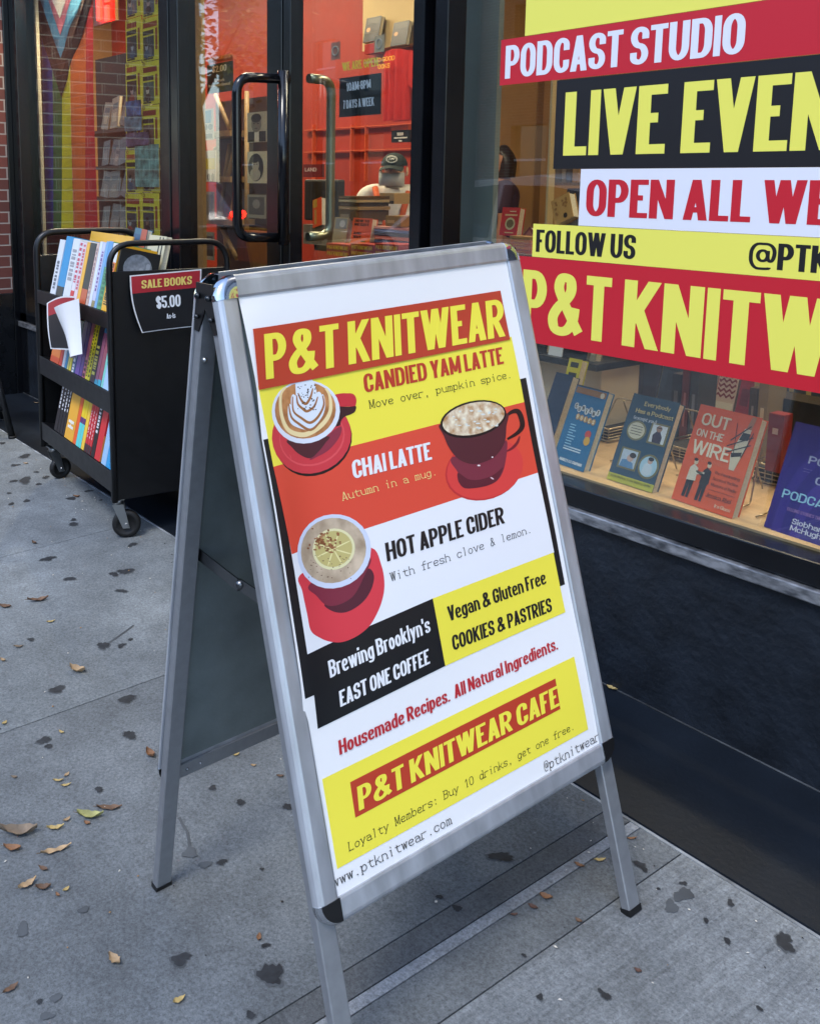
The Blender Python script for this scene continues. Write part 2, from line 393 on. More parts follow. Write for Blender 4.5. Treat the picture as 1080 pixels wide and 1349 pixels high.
def put_text(mb, txt, style, fn, width=None, height=None):
    """fn(x, y) -> point, x along the line in 0..width, y up in units of the cap height"""
    V, Fc, w = layout(txt, style); sx = (width or w*height)/w
    mb.add([fn(a*sx, b) for a, b in V], Fc); return mb

# ------------------------------------------------------------------ materials of the place
M_alu = mat('brushed_aluminium', (186, 190, 196), .40, .6, noise=(30, .2), stretch=(1, 1, .12))
M_alu2 = mat('leg_aluminium', (150, 153, 157), .45, .6, noise=(60, .08))
M_chrome = mat('chrome', (205, 208, 212), .08, 1)
M_blackplastic = mat('black_plastic', (12, 12, 14), .45)
M_backsteel = mat('galvanised_board', (118, 128, 128), .45, .25, noise=(9, .25), bump=(160, .08))
M_black = mat('black_paint', (12, 15, 20), .28, 0, noise=(14, .25), bump=(60, .05))
M_frame = mat('black_frame_paint', (9, 11, 16), .22, 0, noise=(8, .25))
M_cart = mat('black_powder_coat', (8, 8, 11), .40, 0, noise=(30, .2))
M_stucco = mat('black_stucco', (21, 28, 37), .5, 0, noise=(11, .4), bump=(46, .4))
M_plate = mat('black_steel_plate', (18, 25, 34), .46, 0, noise=(2.6, .5), bump=(90, .08), spec=.3)
M_white = mat('white_paper', (232, 232, 232), .45)
M_print_white = mat('poster_paper', (236, 236, 236), .38, bump=(7, .02))
M_rubber = mat('black_rubber', (10, 10, 11), .6)
M_zinc = mat('zinc', (165, 168, 170), .3, 1)

# ------------------------------------------------------------------ setting: street, pavement, shop floor
b = MB(); b.quad((-300, -300, -.36), (300, -300, -.36), (300, 1.0, -.36), (-300, 1.0, -.36)); b.quad((-300, 1.0, -.36), (300, 1.0, -.36), (300, 300, -.36), (-300, 300, -.36))
b.build('road', mat('asphalt', (62, 62, 64), .85, noise=(20, .3), bump=(120, .3)), kind='structure')

def concrete(name, base, broom=False, dark=.0):
    m = bpy.data.materials.new(name); m.use_nodes = True; n = m.node_tree; bs = n.nodes['Principled BSDF']
    tc = n.nodes.new('ShaderNodeTexCoord')
    def noise(sc, det, rough=.6, stretch=None):
        t = n.nodes.new('ShaderNodeTexNoise'); t.inputs['Scale'].default_value = sc; t.inputs['Detail'].default_value = det; t.inputs['Roughness'].default_value = rough
        if stretch:
            mp = n.nodes.new('ShaderNodeMapping'); mp.inputs['Scale'].default_value = stretch; n.links.new(tc.outputs['Object'], mp.inputs[0]); n.links.new(mp.outputs[0], t.inputs[0])
        else: n.links.new(tc.outputs['Object'], t.inputs[0])
        return t.outputs[0]
    def ramp(src, p0, p1, c0, c1):
        r = n.nodes.new('ShaderNodeValToRGB'); n.links.new(src, r.inputs[0]); e = r.color_ramp.elements
        e[0].position, e[1].position = p0, p1; e[0].color = (c0, c0, c0, 1); e[1].color = (c1, c1, c1, 1); return r.outputs[0]
    def mul(a, b_):
        x = n.nodes.new('ShaderNodeMix'); x.data_type = 'RGBA'; x.blend_type = 'MULTIPLY'; x.inputs[0].default_value = 1
        n.links.new(a, x.inputs[6]); n.links.new(b_, x.inputs[7]); return x.outputs[2]
    big = ramp(noise(1.7, 5), .3, .7, .68, 1.14)
    mid = ramp(noise(9, 6, .7), .3, .72, .70, 1.16)
    fine = ramp(noise(150, 5, .8), .35, .65, .60, 1.36)
    spk = ramp(noise(330, 2, .5), .30, .40, .62, 1.0)
    v = n.nodes.new('ShaderNodeTexVoronoi'); v.inputs['Scale'].default_value = 34; n.links.new(tc.outputs['Object'], v.inputs[0])
    pale = ramp(v.outputs['Distance'], .05, .11, 1.35, 1.0)
    col = mul(mul(mul(big, mid), mul(fine, spk)), pale)
    rgb = n.nodes.new('ShaderNodeRGB'); rgb.outputs[0].default_value = lin(base)
    hs = fine
    if broom:
        br = noise(95, 4, .65, (1.0, .03, 1)); rr = ramp(br, .35, .62, .84, 1.10); col = mul(col, rr); hs = br
    n.links.new(mul(col, rgb.outputs[0]), bs.inputs['Base Color']); bs.inputs['Roughness'].default_value = .82
    bp = n.nodes.new('ShaderNodeBump'); bp.inputs['Strength'].default_value = .35 if not broom else .6; bp.inputs['Distance'].default_value = .004
    n.links.new(hs, bp.inputs['Height']); n.links.new(bp.outputs[0], bs.inputs['Normal'])
    return m
M_c1 = concrete('concrete_pale', (120, 126, 129)); M_c2 = concrete('concrete_worn', (108, 113, 116)); M_c3 = concrete('concrete_broomed', (120, 125, 128), True)
M_c4 = concrete('concrete_dark', (94, 97, 99)); M_joint = mat('joint_dirt', (50, 51, 53), .9, noise=(40, .4)); M_mortar = concrete('mortar_strip', (146, 150, 154))
M_gum = mat('trodden_gum', (40, 42, 45), .75, noise=(60, .5)); M_stain = mat('stain', (78, 82, 85), .8, noise=(12, .4))

# joints run square to the shopfront; their X is measured on the ground
jx = sorted([PG(100, 709).x, PG(104, 930).x, PG(400, 1308).x, PG(700, 1152).x-.0, PG(457, 1336).x, PG(560, 1349-66).x, -7.5, -6.2, 1.4, 2.9])
jA, jB, jC = PG(520, 1239).x, PG(760, 1136).x, PG(836, 1168).x
xs = [-14, -8.1, -6.6, -5.1, PG(100, 709).x, PG(104, 930).x, jA, jB-.012, jB+.012, jC, .9, 2.4, 6]
mats_s = [0, 1, 0, 1, 0, 0, 3, 1, 4, 1, 2, 0, 1]
b = MB(); YF = -2.6; gap = .0015
b.mi = 5; b.quad((-14, YF, gz(YF)-.008), (6, YF, gz(YF)-.008), (6, GD, gz(GD)-.008), (-14, GD, gz(GD)-.008))
for i in range(len(xs)-1):
    a, c = xs[i]+gap, xs[i+1]-gap; b.mi = [0, 1, 0, 0, 0, 1, 3, 4, 1, 2, 0, 1][i]
    ys = [YF, -1.35, -.02 if i not in (5, 6, 7, 8, 9) else -.3, GD] if i != 7 else [YF, GD]
    for j in range(len(ys)-1):
        y0, y1 = ys[j]+gap, ys[j+1]-gap
        b.hexa([(a, y0, gz(y0)-.2), (c, y0, gz(y0)-.2), (c, y1, gz(y1)-.2), (a, y1, gz(y1)-.2), (a, y0, gz(y0)), (c, y0, gz(y0)), (c, y1, gz(y1)), (a, y1, gz(y1))])
# kerb
b.mi = 1; b.hexa([(-14, YF-.18, -.5), (6, YF-.18, -.5), (6, YF-gap, -.5), (-14, YF-gap, -.5), (-14, YF-.18, gz(YF)-.01), (6, YF-.18, gz(YF)-.01), (6, YF-gap, gz(YF)), (-14, YF-gap, gz(YF))])
# gum and stains trodden into the slabs
def blob(px, py, rp, mi, el=1.0, halo=True):
    c = PG(px, py); dep = (c-CAM).dot(fw); r_ = rp*.74*dep/F; n = 26; ph = random.random()*6.28; ang = random.random()*3.14
    k1, k2 = random.uniform(.08, .28), random.uniform(.05, .2); pts = []
    for i in range(n):
        t = 2*math.pi*i/n; q = r_*(1+k1*math.sin(2*t+ph)+k2*math.sin(3*t+2*ph)+random.uniform(-.16, .16))
        x, y = q*math.cos(t)*el, q*math.sin(t)
        x, y = x*math.cos(ang)-y*math.sin(ang), x*math.sin(ang)+y*math.cos(ang)
        pts.append((c.x+x, c.y+y, gz(c.y+y)+.0016+.0004*random.random()))
    if mi == 6: c2 = sum((Vector(p_) for p_ in pts), Vector())/n; b.mi = 7; b.quad(*[tuple(c2+(Vector(p_)-c2)*random.uniform(1.1, 1.3)-Vector((0, 0, .0007))) for p_ in pts])
    b.mi = mi; b.quad(*pts)
for px, py, rp in [(75, 909, 11), (167, 922, 13), (58, 976, 10), (64, 984, 6), (130, 1041, 7), (238, 1265, 13), (355, 1286, 17), (366, 1280, 9), (136, 851, 9), (171, 969, 10), (166, 753, 10), (150, 757, 7),
                   (92, 763, 8), (63, 737, 6), (160, 779, 6), (41, 843, 5), (292, 1137, 6), (280, 1039, 6), (317, 1058, 7), (330, 1339, 8), (660, 1130, 12), (602, 1198, 8), (579, 1183, 5), (711, 1315, 6),
                   (798, 1314, 8), (793, 1309, 5), (1032, 1241, 14), (1040, 1250, 9), (842, 1140, 8), (848, 1146, 5), (958, 1241, 5), (962, 1191, 5), (930, 1214, 4), (20, 613, 6), (33, 601, 9), (33, 633, 10), (18, 634, 6), (60, 629, 6), (51, 638, 5), (94, 657, 6),
                   (15, 664, 5), (35, 660, 5), (117, 647, 4), (97, 691, 7), (97, 685, 5), (174, 688, 6), (174, 718, 6), (63, 736, 7), (133, 659, 3), (3, 584, 5), (12, 650, 4), (48, 622, 4), (160, 851, 6), (172, 843, 4), (350, 1247, 5), (52, 1321, 4),
                   (378, 1064, 6), (345, 1146, 3), (440, 1310, 4), (900, 1165, 5), (867, 1172, 3), (1000, 1330, 5), (690, 1260, 4), (640, 1040, 4)]: blob(px, py, rp, 6, random.choice([1, 1.2, 1.5]))
for px, py, rp in [(30, 1226, 18), (74, 1316, 13), (110, 1200, 12), (900, 1180, 22), (884, 1196, 18), (500, 1130, 14), (62, 1340, 14), (250, 1125, 18), (270, 1140, 14)]: blob(px, py, rp*.6, 7, 1.5)
for pts in [[(136, 851), (150, 843), (160, 836), (170, 829), (176, 824)], [(236, 1078), (241, 1088), (247, 1097), (249, 1110), (250, 1120)]]:
    for (xa, ya), (xb, yb) in zip(pts, pts[1:]):
        p, q = PG(xa, ya), PG(xb, yb); t = (q-p).normalized().cross(Vector((0, 0, 1)))*.0035; up = Vector((0, 0, .0015))
        b.mi = 7; b.quad(p-t+up, q-t*.7+up, q+t*.7+up, p+t+up)
b.build('sidewalk', [M_c1, M_c2, M_c3, M_c4, M_mortar, M_joint, M_gum, M_stain], kind='structure')

b = MB(); rg = random.Random(3)
for _ in range(420):
    if rg.random() < .6: x, y = rg.uniform(-4.2, -.3), rg.uniform(-.9, 1.54)
    else: x, y = rg.uniform(-4.2, -.5), rg.gauss(1.45, .1)
    if y > 1.55: continue
    q = rg.uniform(.0012, .0042); a_ = rg.uniform(0, 6.28); d1 = Vector((math.cos(a_), math.sin(a_), 0))*q; d2 = Vector((-math.sin(a_), math.cos(a_), 0))*q*rg.uniform(.4, 1); c = Vector((x, y, gz(y)+.0022)); b.mi = rg.choice([0, 0, 1, 2])
    b.add([c-d1, c-d2*.8, c+d1, c+d2, c+Vector((0, 0, q*.6))], [(0, 1, 4), (1, 2, 4), (2, 3, 4), (3, 0, 4)])
b.build('grit', [mat('grit_pale', (196, 190, 178), .8), mat('grit_dark', (48, 46, 44), .9), mat('grit_tan', (150, 116, 78), .9)], kind='stuff')
YW, YG = 1.95, 2.0                                  # bulkhead face and glass
b = MB(); b.box((-14, GD+.007, -.25), (6, 2.4, .005)); b.mi = 1
b.box((-14, GD-.001, -.25), (6, GD+.006, .001)); b.mi = 2; b.box((-5.6, 1.946, .0055), (6, 1.9495, .0075)); b.mi = 1; b.build('paving', [M_plate, mat('worn_metal_edge', (146, 152, 158), .6, .2, noise=(12, .6)), mat('caulk_line', (66, 70, 74), .7, noise=(9, .7))], kind='structure')
b = MB(); b.box((-9.6, 2.41, -.3), (3.4, 9, .02)); b.build('shop_floor', mat('oak_floor', (120, 84, 52), .5, noise=(6, .3), stretch=(1, 8, 1)), kind='structure')

# ------------------------------------------------------------------ shopfront
front = thing('shopfront', 'black painted shopfront frame with stuccoed bulkhead under the display windows', 'shopfront', (-2, YW, 0))
XP = PX(31, 511, 0).x if False else PY(31, 511, YW).x
xa = {k: PY(v, 100, YW).x for k, v in dict(gl=37, gr=210, m1=222, m2=232, dl=249.5, sl=351, sp=370, sr=399, g2=544, p1=560, wl=612).items()}
for k_, v_ in (('gl', 37), ('m2', 232), ('dl', 249.5), ('sr', 399), ('wl', 612)): xa[k_] = PY(v_, 100, YG+.008).x
ZT = 2.75
b = MB(); b.box((xa['wl'], YW, .006), (4.5, 2.3, .398)); b.box((XP, YW, .006), (xa['m1']-.02, 2.3, .398)); b.box((xa['sr']+.01, YW, .006), (xa['wl']-.001, 2.3, .398))
b.build('bulkhead', M_stucco, front)
b = MB()
for x0, x1 in ((xa['wl']-.1, 4.5), (XP, xa['m1'])): b.box((x0, YW-.016, .401), (x1, YW+.02, .430))
strip = b.build('sill_strip', mat('worn_sill_metal', (178, 180, 184), .42, .7, noise=(26, .1), lo=(92, 95, 100), stretch=(1, 1, 3)), front, bevel=.003)
b = MB()
for x0, x1 in ((xa['wl']-.1, 4.5), (XP, xa['m1'])): b.box((x0, YW-.004, .4325), (x1, YG+.03, .484))
b.build('bottom_rail', M_frame, front, bevel=.004)
def post(x0, x1, y0=YW-.004, y1=YG+.010, z0=.01, z1=ZT): q = MB(); q.box((x0, y0, z0), (x1, y1, z1)); q.build('mullion', M_frame, front, bevel=.003)
post(XP+.003, xa['gl'])
post(xa['gr'], xa['m1'], YW-.002); post(xa['m1']+.004, xa['m2']-.02, YW+.02); post(xa['m2']-.014, xa['m2'], YW+.0)
post(xa['g2'], xa['p1']-.004); post(xa['p1'], xa['p1']+.045, YW+.03); post(xa['p1']+.049, xa['wl'], YW-.012)
post(xa['sp']+.006, xa['sr'], YW+.004)
post(4.4, 4.5)
b = MB(); b.box((-5.8, YW-.02, ZT+.002), (4.6, 2.35, 3.5)); b.box((-14, YW+.02, 3.502), (6, 2.35, 9)); b.build('fascia', M_black, front)
M_glass = glass_mat('window_glass')
for nm, x0, x1, z0 in (('pane', xa['gl'], xa['gr'], .484), ('pane', xa['sr'], xa['g2'], .03), ('pane', xa['wl'], 4.4, .484)):
    bb = MB(); bb.box((x0-.004, YG, z0-.004), (x1+.004, YG+.008, ZT+.004)); bb.build(nm, M_glass, front)

door = thing('shop_door', 'black framed glass door with a tall looped pull handle', 'door', ((xa['m2']+xa['sp'])/2, YW, .01))
b = MB(); x0, x1 = xa['m2']+.004, xa['sp']
b.box((x0, YW+.004, .012), (xa['dl'], YG+.04, ZT-.004)); b.box((xa['sl'], YW-.0, .012), (x1, YG+.04, ZT-.004))
b.box((xa['dl']+.001, YW+.006, .012), (xa['sl']-.001, YG+.038, .26)); b.build('stile_frame', M_frame, door, bevel=.004)
b = MB(); b.box((xa['dl']-.004, YG, .255), (xa['sl']+.004, YG+.008, ZT-.01)); b.build('pane', M_glass, door)
hx = -2.86
b = MB(); p = rounded([(hx, YW-.028, 1.58), (hx, YW-.20, 1.575), (hx, YW-.20, 1.05), (hx, YW-.028, 1.045)], .055); q = rounded([(hx, YW-.20+.172, 1.3), (hx, YW-.028, 1.585)], .01)
b.tube(p+[Vector((hx, YW-.03, 1.045))], .0165, 12); b.tube([(hx+.01, YW-.022, 1.02), (hx+.01, YW-.022, 1.605)], .019, 12)
for z in (1.58, 1.045): b.cyl((hx, YW-.03, z), (hx, YW+.004, z), .02)
b.build('pull_handle', mat('black_enamel', (14, 15, 19), .16, 0, noise=(40, .3)), door)
b = MB(); b.tube(rounded([(hx, YG+.04, 1.588), (hx, YG+.137, 1.588), (hx, YG+.137, 1.045), (hx, YG+.04, 1.045)], .05), .0165, 12)
b.build('inner_handle', mat('satin_nickel', (165, 165, 140), .32, .9), door)

# brick pier that stands proud of the shopfront at the left
brick = bpy.data.materials.new('brick'); brick.use_nodes = True; n = brick.node_tree; bs = n.nodes['Principled BSDF']
tc = n.nodes.new('ShaderNodeTexCoord'); mp = n.nodes.new('ShaderNodeMapping'); n.links.new(tc.outputs['Object'], mp.inputs[0]); mp.inputs['Rotation'].default_value = (R(90), 0, R(90))
sx = n.nodes.new('ShaderNodeSeparateXYZ'); cb = n.nodes.new('ShaderNodeCombineXYZ'); n.links.new(tc.outputs['Object'], sx.inputs[0])
ad = n.nodes.new('ShaderNodeMath'); n.links.new(sx.outputs[0], ad.inputs[0]); n.links.new(sx.outputs[1], ad.inputs[1])
n.links.new(ad.outputs[0], cb.inputs[0]); n.links.new(sx.outputs[2], cb.inputs[1])
bt = n.nodes.new('ShaderNodeTexBrick'); n.links.new(cb.outputs[0], bt.inputs[0]); bt.inputs['Scale'].default_value = 1
bt.inputs['Brick Width'].default_value = .2; bt.inputs['Row Height'].default_value = .062; bt.inputs['Mortar Size'].default_value = .004
bt.inputs['Color1'].default_value = lin((112, 58, 48)); bt.inputs['Color2'].default_value = lin((86, 46, 40)); bt.inputs['Mortar'].default_value = lin((150, 140, 132))
n.links.new(bt.outputs[0], bs.inputs['Base Color']); bs.inputs['Roughness'].default_value = .8
bp = n.nodes.new('ShaderNodeBump'); bp.inputs['Strength'].default_value = .6; bp.inputs['Distance'].default_value = .006; bp.invert = True; n.links.new(bt.outputs['Fac'], bp.inputs['Height']); n.links.new(bp.outputs[0], bs.inputs['Normal'])
yt = PX(12, 250, XP).y
pier = thing('brick_pier', 'red brick pier with a black painted base at the edge of the shopfront', 'pier', (XP-.5, 1.5, 0))
b = MB(); b.box((XP-1.2, 1.0, .594), (XP-.006, yt, 9)); b.build('brickwork', brick, pier)
b = MB(); b.box((XP-1.22, .98, -.1), (XP, yt, .592)); b.build('base', M_black, pier, bevel=.004)
b = MB(); b.box((XP-.4, yt+.001, -.1), (XP, 2.3, 9)); b.build('trim', M_frame, pier, bevel=.004)

# ------------------------------------------------------------------ window lettering: banners stuck on the glass
YD = YG-.0015
RED, YEL, BLK, WHT = mat('vinyl_red', (196, 30, 44), .42), mat('vinyl_yellow', (236, 228, 96), .42), mat('vinyl_black', (24, 21, 22), .42), mat('vinyl_white', (226, 226, 232), .42)
def decal(name, label, x0, x1, z0, z1, m, texts, lvl=0):
    b = MB(); y = YD-.0006*lvl; b.box((x0, y-.0004, z0), (x1, y, z1))
    t = b.build(name, m, None, label, 'banner', 'vinyl banners on the display window', base=((x0+x1)/2, y, z0))
    for (txt, st, bx0, bx1, bz, h, tm, k) in texts:
        q = MB(); yy = y-.0008-.0002*k
        wd = layout(txt, st)[2]*(bx1[1]/layout(bx1[0], st)[2]) if isinstance(bx1, tuple) else bx1-bx0
        put_text(q, txt, st, lambda a, c: (bx0+a, yy, bz+c*h), width=wd)
        q.build('lettering', tm, t)
    return t
decal('window_banner', 'yellow window banner cut off by the top of the view, above the podcast studio banner', -1.84, 1.3, 1.613, 2.05, YEL, [('AND CAFE', 'head', -1.77, .8, 1.697, .2, RED, 0)], 1)
decal('window_banner', 'red window banner with white podcast studio lettering', -1.922, 1.3, 1.494, 1.6115, RED, [('PODCAST STUDIO', 'headb', -1.904, -1.226, 1.510, .0845, WHT, 0)], 2)
decal('window_banner', 'black window banner with tall yellow live events lettering', -1.727, 1.3, 1.273, 1.4925, BLK, [('LIVE', 'bann', -1.697, -1.404, 1.306, .155, YEL, 0), ('EVENTS', 'bann', -1.363, ('EVE', PY(1040, 150, YD).x+1.363), 1.306, .155, YEL, 0)], 1)
decal('window_banner', 'white window banner with red open all week lettering', -1.638, 1.3, 1.1335, 1.2725, WHT, [('OPEN ALL WEEK', 'headb', -1.617, ('OPEN ALL', .433), 1.158, .089, RED, 0)], 2)
decal('window_banner', 'thin yellow window banner with black follow us lettering', -1.785, 1.3, 1.0465, 1.1325, YEL, [('FOLLOW US', 'headb', -1.773, -1.466, 1.060, .058, BLK, 0), ('@PTKNITWEAR', 'headb', -1.181, ('FOLLOW US', .307), 1.062, .055, BLK, 0)], 1)
decal('window_banner', 'red window banner at the bottom of the glass with the large yellow shop name', -1.828, 1.3, .819, 1.0455, RED, [('P&T', 'bann', -1.812, -1.527, .851, .160, YEL, 0), ('KNITWEAR', 'bann', -1.490, ('KNIT', PY(1002, 400, YD).x+1.490), .851, .160, YEL, 0)], 2)

# ------------------------------------------------------------------ the A-frame pavement sign
rot, ur = R(90.8544), .0506
SU = Vector((math.cos(rot), math.sin(rot), ur)); SN = Vector((math.sin(rot), -math.cos(rot), 0)); A0 = Vector((-1.2767, .7237, 1.1032))
TF, TB = R(13.5526+3.7626), R(13.5526-3.7626)
SW, SH, SL = .65, .9311, 1.1723
T0F, T0B = .025, .034
def FP(u, s, t=0): return A0+SU*u+SN*(T0F+s*math.sin(TF)+t*math.cos(TF))+Vector((0, 0, -s*math.cos(TF)+t*math.sin(TF)))
def BP(u, s, t=0): return A0+SU*u-SN*(T0B+s*math.sin(TB)+t*math.cos(TB))+Vector((0, 0, -s*math.cos(TB)+t*math.sin(TB)))
TPOS = -.006
def SG(x, y):
    o = FP(0, 0, TPOS); e1 = FP(1, 0, TPOS)-o; e2 = FP(0, 1, TPOS)-o; r = ray(x, y); n_ = e1.cross(e2)
    q = CAM+r*((o-CAM).dot(n_)/r.dot(n_))-o; g11, g12, g22 = e1.dot(e1), e1.dot(e2), e2.dot(e2); a, c = q.dot(e1), q.dot(e2); dt = g11*g22-g12*g12
    return ((a*g22-c*g12)/dt, (c*g11-a*g12)/dt)
def bulge(u, s):
    k = max(0, min(1, (s-.045)/.62)); env = math.sin(math.pi*k)**.8 if 0 < k < 1 else 0
    b_ = .014*env*math.exp(-((max(u, .03)-.03)/.05)**2)
    return b_+.0010*math.sin(9*u+5*s+1)*math.sin(7*s)+.0007*math.sin(23*s+4*u)
def PF(u, s, e=0): return FP(u, s, TPOS+bulge(u, s)+e)
sign = thing('sandwich_board', 'silver aluminium A-frame pavement sign with a cafe drinks poster', 'sign', (-1.28, 1.05, gz(1.05)))
prof = [(0, -.0075), (.001, -.003), (.004, -.0016), (.026, -.0002), (.030, -.0012), (.034, -.0042), (.0365, -.009), (.0370, -.014)]   # distance from the inner edge, height
def panel(P, parent, back=False):
    r_ = .037
    def rail(u0, s0, u1, s1, out):   # inner edge from..to, out = (du, ds)
        bb = MB(); bb.smooth = True
        for k in range(len(prof)-1):
            (d0_, t0_), (d1_, t1_) = prof[k], prof[k+1]
            bb.add([P(u0+out[0]*d0_, s0+out[1]*d0_, t0_), P(u1+out[0]*d0_, s1+out[1]*d0_, t0_), P(u1+out[0]*d1_, s1+out[1]*d1_, t1_), P(u0+out[0]*d1_, s0+out[1]*d1_, t1_)], [(0, 1, 2, 3)])
        bb.smooth = False
        d1_, t1_ = prof[-1]
        bb.quad(P(u0, s0, -.0075), P(u1, s1, -.0075), P(u1, s1, -.014), P(u0, s0, -.014)); bb.quad(P(u0, s0, -.014), P(u1, s1, -.014), P(u1+out[0]*d1_, s1+out[1]*d1_, -.014), P(u0+out[0]*d1_, s0+out[1]*d1_, -.014))
        bb.build('rail', M_alu, parent)
    rail(r_, r_, SW-r_, r_, (0, -1)); rail(r_, SH-r_, SW-r_, SH-r_, (0, 1)); rail(r_, r_, r_, SH-r_, (-1, 0)); rail(SW-r_, r_, SW-r_, SH-r_, (1, 0))
    for cu, cs, a0 in ((r_, r_, 180), (SW-r_, r_, 270), (SW-r_, SH-r_, 0), (r_, SH-r_, 90)):
        bb = MB(); bb.smooth = True; N = 8; low = cs > .5
        pr = [(0, -.0004), (.010, .0008), (.022, .0012), (.029, .0002), (.0340, -.003), (.0368, -.0075), (.0377, -.0145)]
        bb.grid(lambda a, c: P(cu+pr[int(round(c*(len(pr)-1)))][0]*math.cos(R(a0+90*a)), cs+pr[int(round(c*(len(pr)-1)))][0]*math.sin(R(a0+90*a)), pr[int(round(c*(len(pr)-1)))][1]), N, len(pr)-1)
        bb.smooth = False; bb.mi = 0
        dN, tN = pr[-1]
        for a_ in (a0, a0+90):
            ring = [P(cu+d*math.cos(R(a_)), cs+d*math.sin(R(a_)), t) for d, t in pr]; bb.quad(*(ring+[P(cu, cs, -.0145)]))
        cap = bb.build('corner_cap', M_chrome, parent)
        if low:
            bb = MB(); pts = [(cu, cs)]+[(cu+.031*math.cos(R(a0+90*i/8)), cs+.031*math.sin(R(a0+90*i/8))) for i in range(9)]
            bb.prism([P(u_, s_, -.001) for u_, s_ in pts], P(0, 0, .0022)-P(0, 0, 0)); bb.build('cap_inset', M_blackplastic, cap)
    bb = MB(); bb.hexa([P(.02, .02, -.0135), P(SW-.02, .02, -.0135), P(SW-.02, SH-.02, -.0135), P(.02, SH-.02, -.0135), P(.02, .02, -.0105), P(SW-.02, .02, -.0105), P(SW-.02, SH-.02, -.0105), P(.02, SH-.02, -.0105)])
    bb.build('backing_board', M_backsteel, parent)
    bb = MB()       # folded channel along the inner foot of the panel, with rivets
    bb.hexa([P(.036, SH-.03, -.019), P(SW-.036, SH-.03, -.019), P(SW-.036, SH-.002, -.019), P(.036, SH-.002, -.019), P(.036, SH-.03, -.0145), P(SW-.036, SH-.03, -.0145), P(SW-.036, SH-.002, -.0145), P(.036, SH-.002, -.0145)])
    for u_ in (.055, .082, SW-.06): bb.ball(P(u_, SH-.016, -.0195), .003, n=8, mth=5)
    bb.build('bottom_channel', M_alu2, parent)
    for u0, u1 in ((.003, .033), (SW-.033, SW-.003)):
        um = (u0+u1)/2; Lg = SL
        for _ in range(30):
            q = P(um, Lg, -.024); Lg += (q.z-gz(q.y))/math.cos(TB if back else TF)
        bb = MB(); t0_, t1_ = -.033, -.0148; c = .0018; s1 = Lg-.006; s0 = .055
        sec = [(u0+c, t0_), (u1-c, t0_), (u1, t0_+c), (u1, t1_-c), (u1-c, t1_), (u0+c, t1_), (u0, t1_-c), (u0, t0_+c)]
        bb.prism([P(u_, s0, t_) for u_, t_ in sec], P(0, s1, 0)-P(0, s0, 0))
        leg = bb.build('leg', M_alu2, parent)
        bb = MB(); bb.hexa([P(u0-.0008, s1-.004, t0_-.0008), P(u1+.0008, s1-.004, t0_-.0008), P(u1+.0008, Lg+.0005, t0_-.0008), P(u0-.0008, Lg+.0005, t0_-.0008), P(u0-.0008, s1-.004, t1_+.0008), P(u1+.0008, s1-.004, t1_+.0008), P(u1+.0008, Lg+.0005, t1_+.0008), P(u0-.0008, Lg+.0005, t1_+.0008)])
        bb.build('foot_plug', M_blackplastic, leg)
        bb = MB(); bb.ball(P(um-.006, .13, -.034), .0045, n=8, mth=5); bb.build('rivet', M_zinc, leg)
panel(FP, sign); panel(BP, sign, True)
for u0 in (.001, SW-.001):        # hinge plates and spreaders at both ends
    e = SU*(.003 if u0 < .3 else -.003); bb = MB()
    bb.prism([FP(u0, .012, -.010), FP(u0, .085, -.016), FP(u0, .085, -.028), (FP(u0, .045, -.036)+BP(u0, .045, -.036))/2, BP(u0, .085, -.028), BP(u0, .085, -.016), BP(u0, .012, -.010)], e)
    for P in (FP, BP): bb.ball(P(u0, .030, -.022)-e*1.0, .005, n=8, mth=5); bb.ball(P(u0, .062, -.024)-e, .004, n=8, mth=5)
    bb.build('hinge_plate', M_blackplastic if False else mat('hinge_steel', (60, 62, 64), .3, .9), sign)
    uu = u0+(.035 if u0 < .3 else -.035); a = BP(uu, .475, -.02); c = FP(uu, .505, -.02); m_ = (a+c)/2+Vector((0, 0, -.004)); bb = MB()
    for p_, q_, off in ((a, m_, 0), (m_, c, .003)):
        dx = (q_-p_); up = Vector((0, 0, .02)); bb.obox(p_-up*.5+SU*off, dx, SU*.0025, up)
    bb.ball(m_+SU*.004, .008, n=8, mth=5); bb.build('spreader', mat('spreader_steel', (108, 110, 112), .3, 1), sign)

# ---- the poster in the front frame and everything printed on it
bb = MB()
def pedge(s): return .040-.0085*max(0, min(1, (s-.17)/.08))-.003*max(0, min(1, (s-.6)/.06))
bb.grid(lambda a, c: PF(pedge(.028+c*.876)+a**1.6*(.617-pedge(.028+c*.876)), .028+c*.876), 40, 60)
poster = bb.build('poster', M_print_white, sign)
def pr(name, col): return mat('print_'+name, col, .38)
P_RED, P_RED2, P_YEL, P_BLK, P_WHT = pr('brick_red', (186, 62, 40)), pr('red', (222, 76, 56)), pr('yellow', (242, 228, 74)), pr('black', (20, 22, 26)), pr('white', (234, 235, 238))
def us4(*px): return [SG(*q) for q in px]
def block(name, corners, m, e, nu=34, nv=8):     # corners in poster coordinates, tl tr br bl
    tl, tr, br, bl = corners; q = MB()
    def fn(a, c):
        if nu > 5: a = a**1.6
        u = (tl[0]*(1-a)+tr[0]*a)*(1-c)+(bl[0]*(1-a)+br[0]*a)*c; s = (tl[1]*(1-a)+tr[1]*a)*(1-c)+(bl[1]*(1-a)+br[1]*a)*c
        return PF(u, s, e)
    q.grid(fn, nu, nv); return q.build(name, m, poster)
LU, RU = .0425, .5885
block('side_stripe', [(.0340, .2485), (.0445, .2485), (.0555, .62), (.0352, .62)], P_BLK, .0003, 3, 20)
block('side_stripe', [(RU-.002, .249), (.6045, .249), (.6045, .617), (RU-.002, .617)], P_BLK, .0003, 3, 12)
